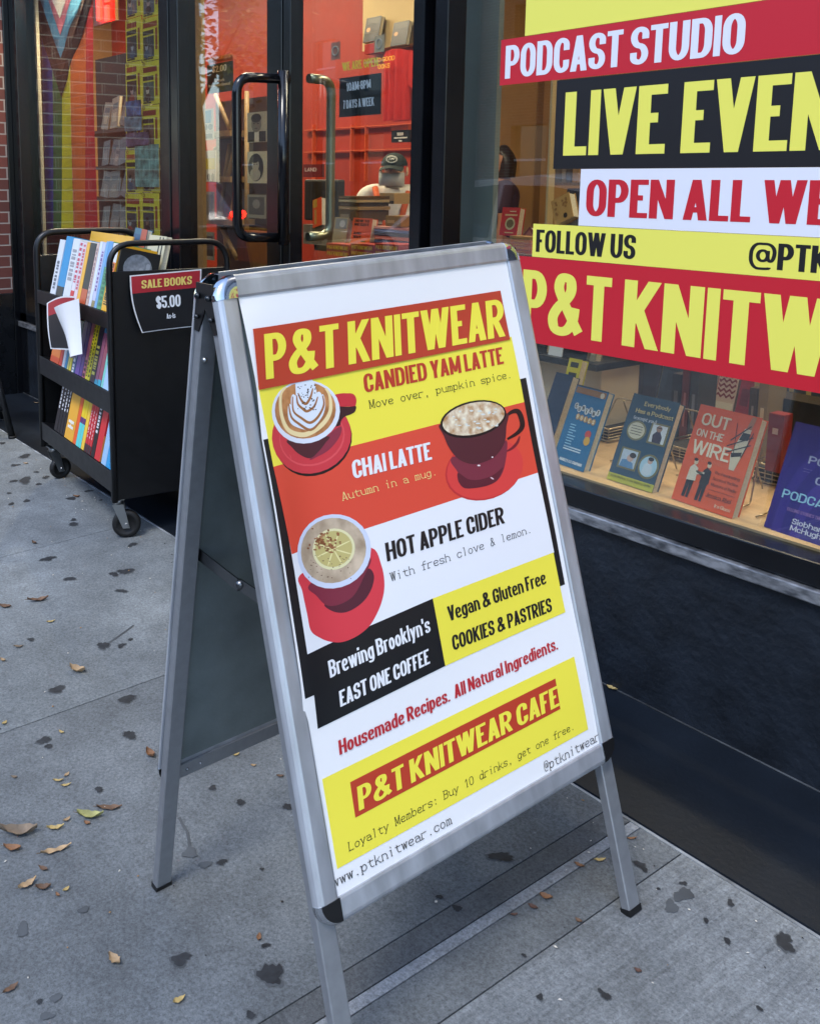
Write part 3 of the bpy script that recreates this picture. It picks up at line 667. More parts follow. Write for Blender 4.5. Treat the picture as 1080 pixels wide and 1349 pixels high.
block('colour_block', [(LU, .170), (RU, .172), (RU, .2904), (LU, .2904)], P_YEL, .0006)
block('colour_block', [(LU, .2897), (RU, .2902), (.590, .4165), (.050, .4183)], P_RED2, .0007)
block('colour_block', [(.050, .4183), (.590, .4165), (.592, .5577), (.050, .5615)], P_WHT, .0006)
block('colour_block', [(.052, .5615), (.3025, .5548), (.3045, .6614), (.0505, .6677)], P_BLK, .0007)
block('colour_block', [(.3025, .5548), (.590, .5572), (.592, .6618), (.3045, .6614)], P_YEL, .0007)
block('colour_block', [(.0445, .7360), (.591, .7380), (.592, .8628), (.044, .8595)], P_YEL, .0006)
block('title_band', [(.052, .0862), (.5825, .0872), (.582, .1765), (.0415, .1765)], P_RED, .0024)
block('title_band', [(.090, .7578), (.536, .7575), (.534, .8078), (.0885, .8071)], P_RED, .0010)
def ptext(txt, st, bl, br, tl, m, e):
    (u0, s0), (u1, s1), (u2, s2) = SG(*bl), SG(*br), SG(*tl); h = s0-s2; q = MB(); w = u1-u0
    put_text(q, txt, st, lambda a, c: PF(u0+a+(u2-u0)*c, s0+(s1-s0)*a/w-c*h, e), width=w)
    return q.build('lettering', m, poster)
P_TXT = pr('ink', (26, 26, 28))
ptext('P&T KNITWEAR', 'headb', (346, 501), (664, 443), (344.7, 441), P_YEL, .0030)
ptext('CANDIED YAM LATTE', 'headb', (480.5, 517.5), (662.5, 479), (478, 493), pr('orange_red', (186, 58, 40)), .0012)
ptext('Move over, pumpkin spice.', 'type', (486.5, 538.5), (670.5, 498), (485, 527.5), P_TXT, .0012)
ptext('CHAI LATTE', 'headb', (465, 631), (568.5, 605), (462, 607), P_WHT, .0013)
ptext('Autumn in a mug.', 'type', (450.5, 660), (573, 626), (448, 649), pr('pale_yellow', (238, 222, 140)), .0013)
ptext('HOT APPLE CIDER', 'headb', (509.5, 740), (664.5, 689), (506.5, 715.6), P_TXT, .0012)
ptext('With fresh clove & lemon.', 'type', (514, 766.5), (697.5, 702), (512, 755), P_TXT, .0012)
ptext('Vegan & Gluten Free', 'headb', (591, 818.7), (719.5, 768.8), (587.5, 799.5), P_TXT, .0013)
ptext('COOKIES & PASTRIES', 'headb', (597, 857.5), (727.5, 805), (594, 838), P_TXT, .0013)
ptext("Brewing Brooklyn's", 'headb', (432.7, 893), (566.7, 832), (429, 871), P_WHT, .0013)
ptext('EAST ONE COFFEE', 'headb', (447, 931.5), (566, 874), (444.5, 910.6), P_WHT, .0013)
ptext('Housemade Recipes.  All Natural Ingredients.', 'headb', (446.7, 995), (734.5, 855), (444.5, 976), pr('crimson', (186, 44, 52)), .0012)
ptext('P&T KNITWEAR CAFE', 'headb', (472, 1068.5), (735.5, 929.5), (469.3, 1037), P_YEL, .0016)
ptext('Loyalty Members: Buy 10 drinks, get one free.', 'type', (458.5, 1122), (754, 961.5), (457, 1110), P_TXT, .0012)
ptext('www.ptknitwear.com', 'type', (437.5, 1170.5), (595, 1085), (435, 1157), P_TXT, .0012)
ptext('@ptknitwear', 'type', (717, 1017), (789, 975.5), (715, 1004), P_TXT, .0012)

# printed cups: flat artwork, drawn as stacked shapes of ink
def shape(zx, ox, oy):
    def sh(pts, col, e, name='cup_print', smooth=True, closed=True, m=None):
        us = [SG(ox+x/zx, oy+y/zx) for x, y in pts]
        if smooth:
            out = []; n_ = len(us)
            for i in range(n_):
                p0, p1, p2, p3 = us[(i-1) % n_], us[i], us[(i+1) % n_], us[(i+2) % n_]
                for j in range(5):
                    t = j/5; out.append(tuple(.5*((2*p1[c])+(-p0[c]+p2[c])*t+(2*p0[c]-5*p1[c]+4*p2[c]-p3[c])*t*t+(-p0[c]+3*p1[c]-3*p2[c]+p3[c])*t**3) for c in (0, 1)))
            us = out
        u0_, u1_ = min(q[0] for q in us), max(q[0] for q in us); s0_, s1_ = min(q[1] for q in us), max(q[1] for q in us); st_ = .009
        extra = [Vector((u0_+(i+.5)*st_, s0_+(j+.37)*st_)) for i in range(int((u1_-u0_)/st_)+1) for j in range(int((s1_-s0_)/st_)+1)]
        r = delaunay_2d_cdt([Vector(q) for q in us]+extra, [], [list(range(len(us)))], 1, 1e-7)
        q = ART.setdefault((name, tuple(col) if m is None else m.name), (MB(), m or mat('print_%d_%d_%d' % tuple(col), col, .38)))
        q[0].add([PF(v.x, v.y, e) for v in r[0]], [list(f) for f in r[2]])
    def el(cx_, cy_, rx, ry, col, e, tilt=0, name='cup_print', m=None, n_=28):
        a = R(tilt); sh([(cx_+rx*math.cos(t)*math.cos(a)-ry*math.sin(t)*math.sin(a), cy_+rx*math.cos(t)*math.sin(a)+ry*math.sin(t)*math.cos(a)) for t in [2*math.pi*i/n_ for i in range(n_)]], col, e, name, False, m=m)
    def arc(pts, w, col, e, name='cup_print'):
        out = []; n_ = len(pts)
        for i in range(n_-1):
            p0, p1, p2, p3 = pts[max(i-1, 0)], pts[i], pts[i+1], pts[min(i+2, n_-1)]
            for j in range(5):
                t = j/5; out.append(tuple(.5*((2*p1[c])+(-p0[c]+p2[c])*t+(2*p0[c]-5*p1[c]+4*p2[c]-p3[c])*t*t+(-p0[c]+3*p1[c]-3*p2[c]+p3[c])*t**3) for c in (0, 1)))
        out.append(pts[-1]); L = []; Rr = []; N = len(out)
        for i in range(N):
            a, c = out[max(i-1, 0)], out[min(i+1, N-1)]; tx, ty = c[0]-a[0], c[1]-a[1]; q = math.hypot(tx, ty) or 1; ww = w/2*(.35+.65*math.sin(math.pi*(i+.5)/N))
            L.append((out[i][0]-ty/q*ww, out[i][1]+tx/q*ww)); Rr.append((out[i][0]+ty/q*ww, out[i][1]-tx/q*ww))
        sh(L+Rr[::-1], col, e, name, False)
    return sh, el, arc
def flush(name):
    root = None
    for (nm, key), (q, m) in ART.items(): q.build(nm, m, poster)
    ART.clear()
ART = {}
foam = lambda nm, a, c, sc: mat(nm, a, .38, noise=(sc, .5), lo=c)
sh, el, arc = shape(6.353, 330, 480)
el(508, 632, 345, 300, (26, 18, 20), .0008, -20); el(492, 605, 352, 308, (206, 58, 68), .0009, -15); el(500, 610, 290, 240, (222, 82, 88), .00095, -15) ; el(497, 602, 280, 232, (206, 58, 68), .00098, -15)
sh([(700, 262), (735, 246), (775, 240), (810, 241), (845, 242), (872, 258), (886, 295), (880, 340), (860, 352), (800, 352), (740, 352), (700, 345)], (200, 48, 60), .0010); sh([(700, 350), (760, 352), (830, 354), (882, 350), (872, 395), (835, 418), (785, 438), (758, 470), (745, 510), (705, 512), (695, 430)], (58, 26, 32), .0011)
sh([(640, 600), (752, 520), (745, 600), (660, 710), (560, 770), (490, 790)], (140, 48, 66), .0011)
sh([(300, 630), (640, 600), (620, 660), (560, 735), (490, 786), (400, 755), (335, 700)], (78, 34, 42), .0012)
el(448, 398, 300, 264, (222, 226, 236), .0013, -12); el(446, 385, 268, 236, (178, 124, 76), .0014, -12, m=foam('latte_brown', (184, 130, 82), (158, 102, 58), 60))
arc([(290, 190), (238, 260), (240, 420), (290, 540), (380, 585), (480, 580), (600, 500), (665, 390), (660, 260), (625, 200)], 40, (236, 214, 160), .0015)
sh([(318, 330), (300, 420), (330, 500), (420, 540), (500, 548), (575, 480), (622, 360), (606, 250), (570, 300), (500, 430), (400, 420)], (220, 228, 236), .0015)
sh([(355, 250), (330, 330), (370, 420), (490, 485), (580, 400), (600, 280), (560, 230), (470, 350)], (222, 228, 236), .00155)
sh([(385, 130), (372, 220), (390, 300), (465, 385), (545, 310), (545, 200), (500, 120)], (222, 229, 238), .0016)
for a_ in ([(345, 270), (350, 390), (420, 450), (492, 488), (560, 440), (610, 340), (600, 260)], [(380, 260), (390, 330), (430, 370), (470, 392), (530, 350), (560, 270)], [(310, 330), (330, 440), (400, 500), (490, 548), (560, 500), (625, 400)], [(392, 240), (420, 300), (460, 330), (500, 270), (518, 200)]): arc(a_, 22, (160, 106, 62), .0017)
for _ in range(46): el(random.uniform(390, 560), random.uniform(170, 380), random.uniform(3, 8), random.uniform(3, 8), (70, 52, 38), .0018, n_=7)
flush('a')
sh, el, arc = shape(6.75, 560, 500)
el(520, 800, 350, 268, (196, 48, 52), .0009, -18); el(530, 792, 346, 262, (218, 66, 62), .00095, -18)
arc([(715, 640), (770, 610), (815, 560), (835, 505)], 26, (120, 30, 44), .0011)
sh([(235, 690), (290, 830), (290, 900), (340, 962), (430, 966), (560, 940), (650, 885), (705, 760), (720, 540), (600, 650)], (122, 46, 62), .0011)
sh([(290, 830), (292, 900), (340, 962), (430, 966), (560, 940), (640, 890), (690, 780), (600, 850), (480, 890), (380, 885)], (92, 32, 46), .0012)
arc([(712, 325), (770, 285), (825, 292), (858, 400), (820, 470), (725, 530)], 46, (34, 18, 24), .0012)
sh([(130, 400), (160, 500), (210, 610), (290, 705), (400, 750), (500, 740), (620, 680), (700, 560), (714, 420), (712, 300), (420, 480)], (80, 34, 44), .0013)
el(420, 352, 298, 160, (24, 16, 20), .0014, -13); el(422, 348, 280, 140, (208, 190, 150), .0015, -13, m=foam('chai_foam', (214, 206, 182), (176, 128, 78), 75))
for _ in range(30): el(random.uniform(240, 640), random.uniform(260, 440), random.uniform(5, 22), random.uniform(3, 10), (218, 222, 214), .0016, n_=9)
el(472, 764, 14, 7, (240, 230, 230), .0016); el(592, 690, 8, 6, (236, 226, 228), .0016); el(590, 878, 18, 6, (220, 190, 195), .0016, 30)
flush('b')
sh, el, arc = shape(6.745, 370, 660)
sh([(140, 655), (160, 800), (205, 1000), (240, 1150), (330, 1215), (430, 1250), (540, 1252), (660, 1205), (760, 1130), (820, 1050), (885, 910), (916, 750), (890, 570), (800, 415), (500, 500)], (216, 62, 72), .0009)
sh([(380, 915), (440, 975), (540, 994), (640, 960), (740, 880), (805, 770), (824, 660), (775, 600), (700, 700), (560, 860)], (84, 34, 48), .0010)
sh([(225, 750), (300, 840), (380, 918), (460, 932), (560, 900), (650, 830), (730, 680), (790, 505), (500, 600)], (126, 44, 62), .0012)
el(455, 448, 348, 326, (208, 216, 234), .0013, -28); el(452, 440, 308, 286, (170, 148, 120), .0014, -28, m=foam('cider_foam', (190, 172, 148), (160, 140, 116), 30))
el(462, 428, 196, 182, (226, 220, 172), .0015, -25); el(462, 426, 172, 158, (196, 182, 116), .0016, -25)
for k in range(8):
    a_ = k*math.pi/4+.3; arc([(462, 426), (462+90*math.cos(a_), 426+84*math.sin(a_)), (462+170*math.cos(a_), 426+156*math.sin(a_))], 12, (230, 222, 160), .0017)
for _ in range(70): el(random.gauss(390, 60), random.gauss(360, 48), random.uniform(6, 20), random.uniform(5, 14), random.choice([(152, 100, 62), (128, 78, 46), (170, 122, 84)]), .0018+random.random()*1e-4, n_=8)
for _ in range(40): el(random.uniform(200, 640), random.uniform(480, 700), random.uniform(3, 8), random.uniform(3, 6), (110, 84, 62), .0018, n_=6)
flush('c')

# ------------------------------------------------------------------ the sale book cart
C1 = PG(55.5, 621); CA = Vector((.9971, -.0763, 0)); CN = Vector((.0763, .9971, 0)); UPZ = Vector((0, 0, 1))
def CT(l, n_, z): return Vector((C1.x, C1.y, 0))+CA*l+CN*n_+UPZ*z
def FL(x, y, n_=-.03): return (PP(x, y, CT(0, n_, 0), CN)-CT(0, n_, 0)).dot(CA)
cart = thing('book_cart', 'black metal library book cart with sloping shelves full of sale books', 'cart', CT(.53, .2, -.005))
for l0 in (.11, .955):
    b = MB(); b.tube([CT(l0+(-.006 if l0 > .5 else -.011), -.018, .135)]+rounded([CT(l0+(-.006 if l0 > .5 else -.011), -.018, .6), CT(l0+(-.006 if l0 > .5 else -.011), -.018, 1.028), CT(l0+(-.006 if l0 > .5 else -.011), .42, 1.028), CT(l0+(-.006 if l0 > .5 else -.011), .42, .6)], .085, 8)+[CT(l0+(-.006 if l0 > .5 else -.011), .42, .135)], .0105 if l0 > .5 else .0135, 12)
    h = b.build('handle_rail', M_cart, cart)
    b = MB(); s_ = .004 if l0 > .5 else -.004
    b.obox(CT(l0-.013, -.016, .14), CA*.009, CN*.434, UPZ*.795); b.obox(CT(l0-.018, -.028, .14), CA*.016, CN*.012, UPZ*.79); b.obox(CT(l0-.018, .418, .14), CA*.016, CN*.012, UPZ*.79)
    b.build('end_panel', M_cart, cart, bevel=.002)
shelf_z = [(.742, .797), (.448, .523), (.168, .243)]
LEAN = R(13)
for z0, z1 in shelf_z:
    b = MB(); l0, l1 = .112, .934
    b.obox(CT(l0, -.026, z0), CA*(l1-l0), CN*.004, UPZ*(z1-z0))
    b.obox(CT(l0, -.0215, z1-.004-.0), CA*(l1-l0), CN*.215+UPZ*(-.215*math.tan(LEAN)), UPZ*.003)
    b.obox(CT(l0, .425, z0), CA*(l1-l0), CN*.004, UPZ*(z1-z0))
    b.obox(CT(l0, .4245, z1-.004), CA*(l1-l0), CN*-.215+UPZ*(-.215*math.tan(LEAN)), UPZ*.003)
    b.build('shelf', M_cart, cart, bevel=.0015)
b = MB(); b.obox(CT(.115, .198, .17), CA*.82, CN*.006, UPZ*.57); b.build('divider', M_cart, cart)
vx = Vector((-fw.x, -fw.y, 0)).normalized()
for l, n_, rr, tw in ((.135, .012, .045, 35), (.915, .005, .050, 8), (.135, .40, .047, 20), (.93, .40, .047, 60)):
    axd = Matrix.Rotation(R(tw), 3, 'Z') @ vx; sd_ = axd.cross(UPZ).normalized(); base = CT(l, n_, 0); zg = gz(base.y) if base.y < GD else .005
    ctr = base+sd_*-.028+UPZ*(zg+rr); root = MB()
    root.cyl(base+UPZ*.118, base+UPZ*.136, .019, 14); root.obox(base+UPZ*.136-axd*.024-sd_*.024, axd*.048, sd_*.048, UPZ*.004)
    for sgn_ in (1, -1):
        o = axd*(.017*sgn_); pts = [base+UPZ*.119+sd_*.020+o, base+UPZ*.119-sd_*.020+o, ctr-sd_*.012+o-UPZ*.012, ctr+sd_*.012+o-UPZ*.012]
        root.prism(pts, axd*(.0025*sgn_))
    root.cyl(ctr-axd*.024, ctr+axd*.024, .007, 10)
    cs = root.build('caster', M_zinc, cart)
    b = MB(); prf = [(.0, .010), (.010, .012), (rr*.55, .008), (rr*.62, .013), (rr*.9, .0135), (rr, .007), (rr, -.007), (rr*.9, -.0135), (rr*.62, -.013), (rr*.55, -.008), (.010, -.012), (0, -.010)]
    b.smooth = True
    b.grid(lambda a, c: ctr+(sd_*math.cos(2*math.pi*a)+UPZ*math.sin(2*math.pi*a))*prf[int(round(c*11))][0]+axd*prf[int(round(c*11))][1], 28, 11)
    b.build('wheel', M_rubber, cs)

M_pages = mat('page_edges', (206, 196, 172), .8, noise=(220, .15), stretch=(1, 1, 1))
def bm_(c): return mat('book_%d_%d_%d' % tuple(c), c, .38, noise=(6, .06))
def book(o, ex, ey, ez, th, dp, ht, col, label, group=None, marks=None, band=None, spine_front=True, cov=None, txt=None):
    """o: lower front corner of the spine; ex across the thickness, ey into the shelf, ez up (unit vectors)"""
    b = MB(); c = min(.0016, th*.12)
    b.obox(o, ex*th, ey*c, ez*ht); b.obox(o+ey*c, ex*c, ey*(dp-c), ez*ht); b.obox(o+ex*(th-c)+ey*c, ex*c, ey*(dp-c), ez*ht)
    r = b.build('book', bm_(col), None, label, 'book', group, base=o)
    b = MB(); b.obox(o+ex*(c+.0002)+ey*(c+.0002)+ez*.003, ex*(th-2*c-.0004), ey*(dp-.006), ez*(ht-.006)); b.build('pages', M_pages, r)
    k = .0006
    if band:
        for (z0, z1, bc) in band:
            b = MB(); b.obox(o-ey*k+ez*(ht*z0), ex*th, ey*k*.8, ez*(ht*(z1-z0))); b.build('spine_band', bm_(bc), r)
    if cov:
        b = MB(); b.obox(o+ex*(th+.0002)+ez*(ht*cov[0]), ex*k, ey*dp, ez*(ht*(cov[1]-cov[0]))); b.build('cover_print', bm_(cov[2]), r)
    if marks:      # lines of small unreadable print
        b = MB(); z0, z1, mc, w_ = marks; z = z0*ht
        while z < z1*ht:
            q = random.uniform(.006, .016); b.obox(o-ey*(k*2)+ex*(th*(.5-w_/2))+ez*z, ex*(th*w_), ey*k*.8, ez*q*.8); z += q+random.choice([.0015, .002, .006])
        b.build('spine_print', bm_(mc), r)
    if txt:
        b = MB(); s_, z0, z1, mc = txt; hgt = th*.62
        put_text(b, s_, 'headb', lambda a, c_: o-ey*(k*2)+ex*(th*.2+c_*hgt)+ez*(z1*ht-a), width=(z1-z0)*ht); b.build('spine_lettering', bm_(mc), r)
    return r
ez0 = UPZ*math.cos(LEAN)+CN*math.sin(LEAN); ey0 = CN*math.cos(LEAN)-UPZ*math.sin(LEAN)
def shelf_books(row, zs, items, grp):
    lmax = FL(items[-1][1], items[-1][2]); lim = .921 if row == 0 else .933
    sq_ = lambda l: l if (l < .55 or lmax < lim) else .55+(l-.55)*(lim-.55)/(lmax-.55)
    for (x0, x1, yy, ht, dp, col, label, kw) in items:
        l0, l1 = sq_(FL(x0, yy)), sq_(FL(x1, yy)); th = max(.006, l1-l0-.0012)
        book(CT(l0, -.021, zs+.0012), CA, ey0, ez0, th, dp, ht, col, label, grp, **kw)
WH = (226, 228, 232)
shelf_books(0, .797, [
    (62.5, 69, 372, .215, .14, (214, 218, 224), 'white paperback with small grey marks, first on the top shelf of the cart', dict(marks=(.1, .6, (90, 96, 110), .4))),
    (70, 78.5, 376, .232, .15, (24, 140, 196), 'bright blue hardback standing among white books on the top cart shelf', dict(band=[(0, .16, (24, 30, 40))])),
    (79, 87.5, 380, .228, .14, (216, 220, 222), 'pale grey white paperback right of the bright blue hardback', dict(marks=(.3, .8, (150, 150, 158), .55))),
    (88, 92.5, 384, .22, .14, (222, 216, 222), 'white spine with red print and a red foot, first of a pair', dict(marks=(.3, .95, (196, 60, 90), .6), band=[(.02, .16, (206, 30, 44))])),
    (93, 97.5, 386, .218, .14, (226, 206, 212), 'pinkish white spine with red print, second of the pair', dict(marks=(.2, .95, (200, 80, 100), .55))),
    (98, 102.5, 389, .222, .14, (236, 176, 48), 'narrow golden yellow spine beside the black and orange book', {}),
    (103, 112, 392, .222, .14, (24, 24, 32), 'black book with an orange foot on the top cart shelf', dict(band=[(0, .24, (190, 84, 44))])),
    (112.5, 116.5, 396, .226, .14, (206, 180, 168), 'thin pale pink spine right of the black and orange book', dict(marks=(.1, .9, (150, 120, 130), .4))),
    (117, 121, 399, .232, .14, (216, 224, 236), 'thin bluish white spine on the top cart shelf', {}),
    (121.5, 126, 402, .230, .14, (196, 200, 226), 'lilac spine with purple print on the top cart shelf', dict(marks=(.25, .85, (120, 84, 150), .45), band=[(0, .1, (150, 140, 96))])),
    (126.5, 130, 405, .236, .14, (110, 168, 214), 'thin sky blue spine on the top cart shelf', {}),
    (130.5, 137, 408, .238, .14, (74, 148, 104), 'green and blue patterned book on the top cart shelf', dict(band=[(.62, 1, (86, 150, 206))], marks=(.05, .6, (48, 110, 84), .5))),
    (137.5, 146.5, 412, .234, .14, (238, 176, 34), 'yellow and orange book with black misfit diary title at the end of the top shelf', dict(band=[(.72, 1, (222, 224, 226)), (.40, .72, (232, 120, 40))], txt=('DIARY OF A MISFIT', .08, .70, (28, 24, 24)))),
], 'sale books on the cart')
shelf_books(1, .523, [
    (63.5, 74, 482, .20, .13, (206, 116, 52), 'orange tan book at the far end of the middle cart shelf', dict(band=[(0, .12, (190, 70, 34))])),
    (74.5, 78, 487, .20, .13, (196, 52, 44), 'red spine beside the orange tan book on the middle shelf', {}),
    (78.5, 81.5, 490, .19, .13, (222, 224, 226), 'thin white spine under the curled price sign', {}),
    (82, 84.5, 492, .19, .13, (40, 140, 190), 'thin blue spine under the curled price sign', {}),
    (85, 87, 494, .19, .13, (212, 206, 120), 'thin pale yellow spine under the curled price sign', {}),
    (87.5, 90, 495, .195, .13, (226, 206, 60), 'thin bright yellow spine under the curled price sign', {}),
    (90.5, 95, 497, .195, .13, (36, 84, 130), 'dark blue spine under the curled price sign', dict(marks=(.0, .3, (210, 214, 220), .5))),
    (95.5, 101, 500, .20, .13, (96, 70, 150), 'violet book below the flap of the curled price sign', {}),
    (101.5, 105.5, 503, .20, .13, (74, 54, 128), 'dark violet book next to the pink spine', {}),
    (106, 110, 505, .225, .13, (176, 96, 116), 'dusty pink spine with dark marks on the middle shelf', dict(marks=(.02, .3, (40, 28, 34), .6))),
    (110.5, 113.5, 508, .225, .13, (226, 212, 44), 'yellow spine with black print, left of a matching pair', dict(marks=(.05, .95, (60, 56, 24), .35))),
    (113.8, 117, 510, .225, .13, (222, 208, 50), 'yellow spine with black print, right of a matching pair', dict(marks=(.05, .95, (60, 56, 24), .35))),
    (117.5, 124, 514, .228, .13, (30, 34, 56), 'navy comic book with white and yellow figures on its spine', dict(marks=(.12, .55, (214, 206, 96), .6))),
    (124.5, 128.5, 518, .215, .13, (146, 84, 116), 'mauve spine with a blue head, left one of two', dict(band=[(.86, 1, (40, 120, 170)), (0, .08, (40, 160, 190))])),
    (129, 133.5, 521, .215, .13, (150, 78, 100), 'mauve spine with a blue head, right one of two', dict(band=[(.86, 1, (40, 120, 170)), (0, .1, (40, 160, 190))])),
    (134, 136.8, 524, .265, .15, (120, 206, 196), 'thin mint green spine on the middle shelf', {}),
    (137.2, 147.5, 528, .268, .16, (74, 176, 224), 'large light blue book sticking out at the end of the middle shelf', dict(band=[(0, .3, (166, 200, 232)), (.86, 1, (120, 214, 216))])),
], 'sale books on the cart')
shelf_books(2, .243, [
    (68, 71.5, 562, .205, .13, (24, 24, 28), 'black spine with white lettering, first of four at the far end of the bottom shelf', dict(marks=(.45, .95, (214, 214, 216), .35))),
    (71.8, 74.8, 564, .205, .13, (22, 22, 26), 'black spine with white lettering, second of four on the bottom shelf', dict(marks=(.45, .95, (214, 214, 216), .35))),
    (75.1, 78.2, 566, .205, .13, (24, 23, 27), 'black spine with white lettering, third of four on the bottom shelf', dict(marks=(.45, .95, (220, 220, 222), .35))),
    (78.5, 81, 569, .21, .13, (20, 20, 22), 'black spine with white lettering, last of four beside the golden book', dict(marks=(.45, .95, (220, 220, 222), .3))),
    (81.5, 92, 574, .222, .15, (232, 170, 50), 'thick golden yellow book with a white letter on the bottom shelf', dict(txt=('H', .2, .34, (236, 230, 216)))),
    (92.5, 96, 581, .215, .14, (232, 96, 36), 'bright orange spine right of the thick golden book', {}),
    (96.5, 100.2, 584, .222, .14, (238, 206, 32), 'yellow and turquoise spine, left of the pair on the bottom shelf', dict(band=[(0, .4, (86, 206, 204)), (.4, .5, (90, 40, 110))])),
    (100.5, 103.5, 587, .222, .14, (238, 206, 32), 'yellow and turquoise spine, right of the pair on the bottom shelf', dict(band=[(0, .4, (86, 206, 204)), (.4, .5, (90, 40, 110))])),
    (104, 107.5, 590, .218, .14, (240, 198, 60), 'plain yellow spine in the middle of the bottom shelf', {}),
    (108, 111, 593, .218, .14, (200, 40, 48), 'red spine with pale print, first of three on the bottom shelf', dict(marks=(.25, .7, (230, 190, 190), .3), band=[(0, .14, (60, 40, 44))])),
    (111.3, 114.2, 595, .218, .14, (204, 42, 50), 'red spine with pale print, second of three on the bottom shelf', dict(marks=(.25, .7, (230, 190, 190), .3), band=[(0, .14, (60, 40, 44))])),
    (114.5, 117.4, 598, .218, .14, (200, 40, 46), 'red spine with pale print, third of three on the bottom shelf', dict(marks=(.25, .7, (230, 190, 190), .3), band=[(0, .14, (60, 40, 44))])),
    (118, 123, 602, .222, .14, (26, 22, 24), 'black spine with white title between red books', dict(marks=(.4, .9, (224, 222, 222), .5))),
    (123.5, 131, 607, .235, .15, (206, 42, 46), 'tall red book with an orange cover on the bottom shelf', dict(cov=(0, .4, (214, 140, 70)))),
    (133.5, 140, 616, .205, .14, (150, 190, 224), 'pale blue book near the end of the bottom shelf', {}),
    (140.5, 145, 621, .205, .14, (40, 150, 206), 'bright blue spine, inner one at the end of the bottom shelf', {}),
    (145.3, 149.5, 625, .205, .14, (24, 150, 212), 'bright blue spine, outer one at the end of the bottom shelf', dict(band=[(.1, .7, (70, 176, 226))])),
], 'sale books on the cart')
# books standing behind the first row of the top shelf
def face_book(bl, br, up, ht, th, col, label, cat='book', group=None, name='book', pages=True, mcol=None):
    """a book seen from its front cover: bl, br lower corners of the cover, up = unit vector along its height, th behind it"""
    bl, br = Vector(bl), Vector(br); ex = br-bl; nb = (ex.normalized().cross(up)).normalized()*-1     # towards the back
    if nb.dot(bl-CAM) < 0: nb = -nb
    b = MB(); c = .0015; b.obox(bl, ex, up*ht, nb*c); b.obox(bl+nb*(th-c), ex, up*ht, nb*c); b.obox(bl+nb*c, ex.normalized()*.0015, up*ht, nb*(th-2*c))
    r = b.build(name, mcol or bm_(col), None, label, cat, group, base=(bl+br)/2)
    b = MB(); b.obox(bl+nb*c+ex.normalized()*.0017+up*.003, ex-ex.normalized()*.005, up*(ht-.006), nb*(th-2*c)); b.build('pages', M_pages, r)
    def at(a, v, e=.0006): return bl+ex*a+up*(ht*v)-nb*e
    return r, at
def cover_rect(r, at, a0, v0, a1, v1, col, e=.0006, name='cover_print', m=None):
    b = MB(); b.prism([at(a0, v0, e), at(a1, v0, e), at(a1, v1, e), at(a0, v1, e)], at(0, 0, e-.0004)-at(0, 0, e)); return b.build(name, m or bm_(col), r)
def cover_oval(r, at, a, v, ra, rv, col, e=.0008, n_=20, name='cover_print', m=None, tilt=0):
    b = MB(); b.prism([at(a+ra*math.cos(t), v+rv*math.sin(t), e) for t in [2*math.pi*i/n_ for i in range(n_)]], at(0, 0, e-.0004)-at(0, 0, e)); return b.build(name, m or bm_(col), r)
def cover_text(r, at, txt, st, a0, v0, a1, h, col, e=.0012, dv=0):
    b = MB(); put_text(b, txt, st, lambda a, c: at(a0+a, v0+c*h+dv*a/(a1-a0), e), width=a1-a0); return b.build('lettering', bm_(col), r)
def cover_poly(r, at, pts, col, e=.0009):
    P_ = delaunay_2d_cdt([Vector(p) for p in pts], [], [list(range(len(pts)))], 1, 1e-7); b = MB(); b.add([at(v.x, v.y, e) for v in P_[0]], [list(f) for f in P_[2]]); return b.build('cover_print', bm_(col), r)
zt = .79
q0, q1 = CT(FL(61, 370), .115, zt), CT(FL(115, 392), .115, zt)
r, at = face_book(CT(.20, .12, zt-.02), CT(.66, .12, zt-.02), ez0, .27, .006, (214, 168, 62), 'wide golden envelope standing behind the first row of books on the top shelf', 'envelope', None, 'envelope')
r, at = face_book(CT(.60, .165, zt+.06), CT(.72, .165, zt+.055), ez0, .22, .02, (70, 110, 130), 'picture book with a blue and red cover leaning behind the top shelf books', group='sale books on the cart')
cover_rect(r, at, .55, 0, 1, 1, (168, 84, 62)); cover_rect(r, at, 0, .5, .5, .9, (60, 90, 120), .0008)
r, at = face_book(CT(.745, .165, zt+.05), CT(.90, .165, zt+.05), ez0, .21, .02, (196, 190, 160), 'cream covered book leaning behind the end of the top shelf', group='sale books on the cart')
for a_ in (.62, .8): cover_rect(r, at, a_, .2, a_+.06, .98, (30, 32, 40))
r, at = face_book(CT(.9345, -.016, .80), CT(.9345, -.016, .80)+ey0*.145, ez0, .222, .012, (28, 29, 33), 'dark book with a grey portrait of a hidden face, seen through the cart handle', group='sale books on the cart')
cover_oval(r, at, .48, .72, .36, .22, (150, 152, 156), m=mat('portrait_grey', (150, 152, 156), .4, noise=(60, .35)))
for k, a_ in enumerate((.52, .68, .82)): cover_rect(r, at, a_, .40, a_+.10, (.72, .80, .70)[k], (176, 178, 182), .0012); cover_oval(r, at, a_+.05, (.72, .80, .70)[k], .05, .025, (176, 178, 182), .0013, 10)

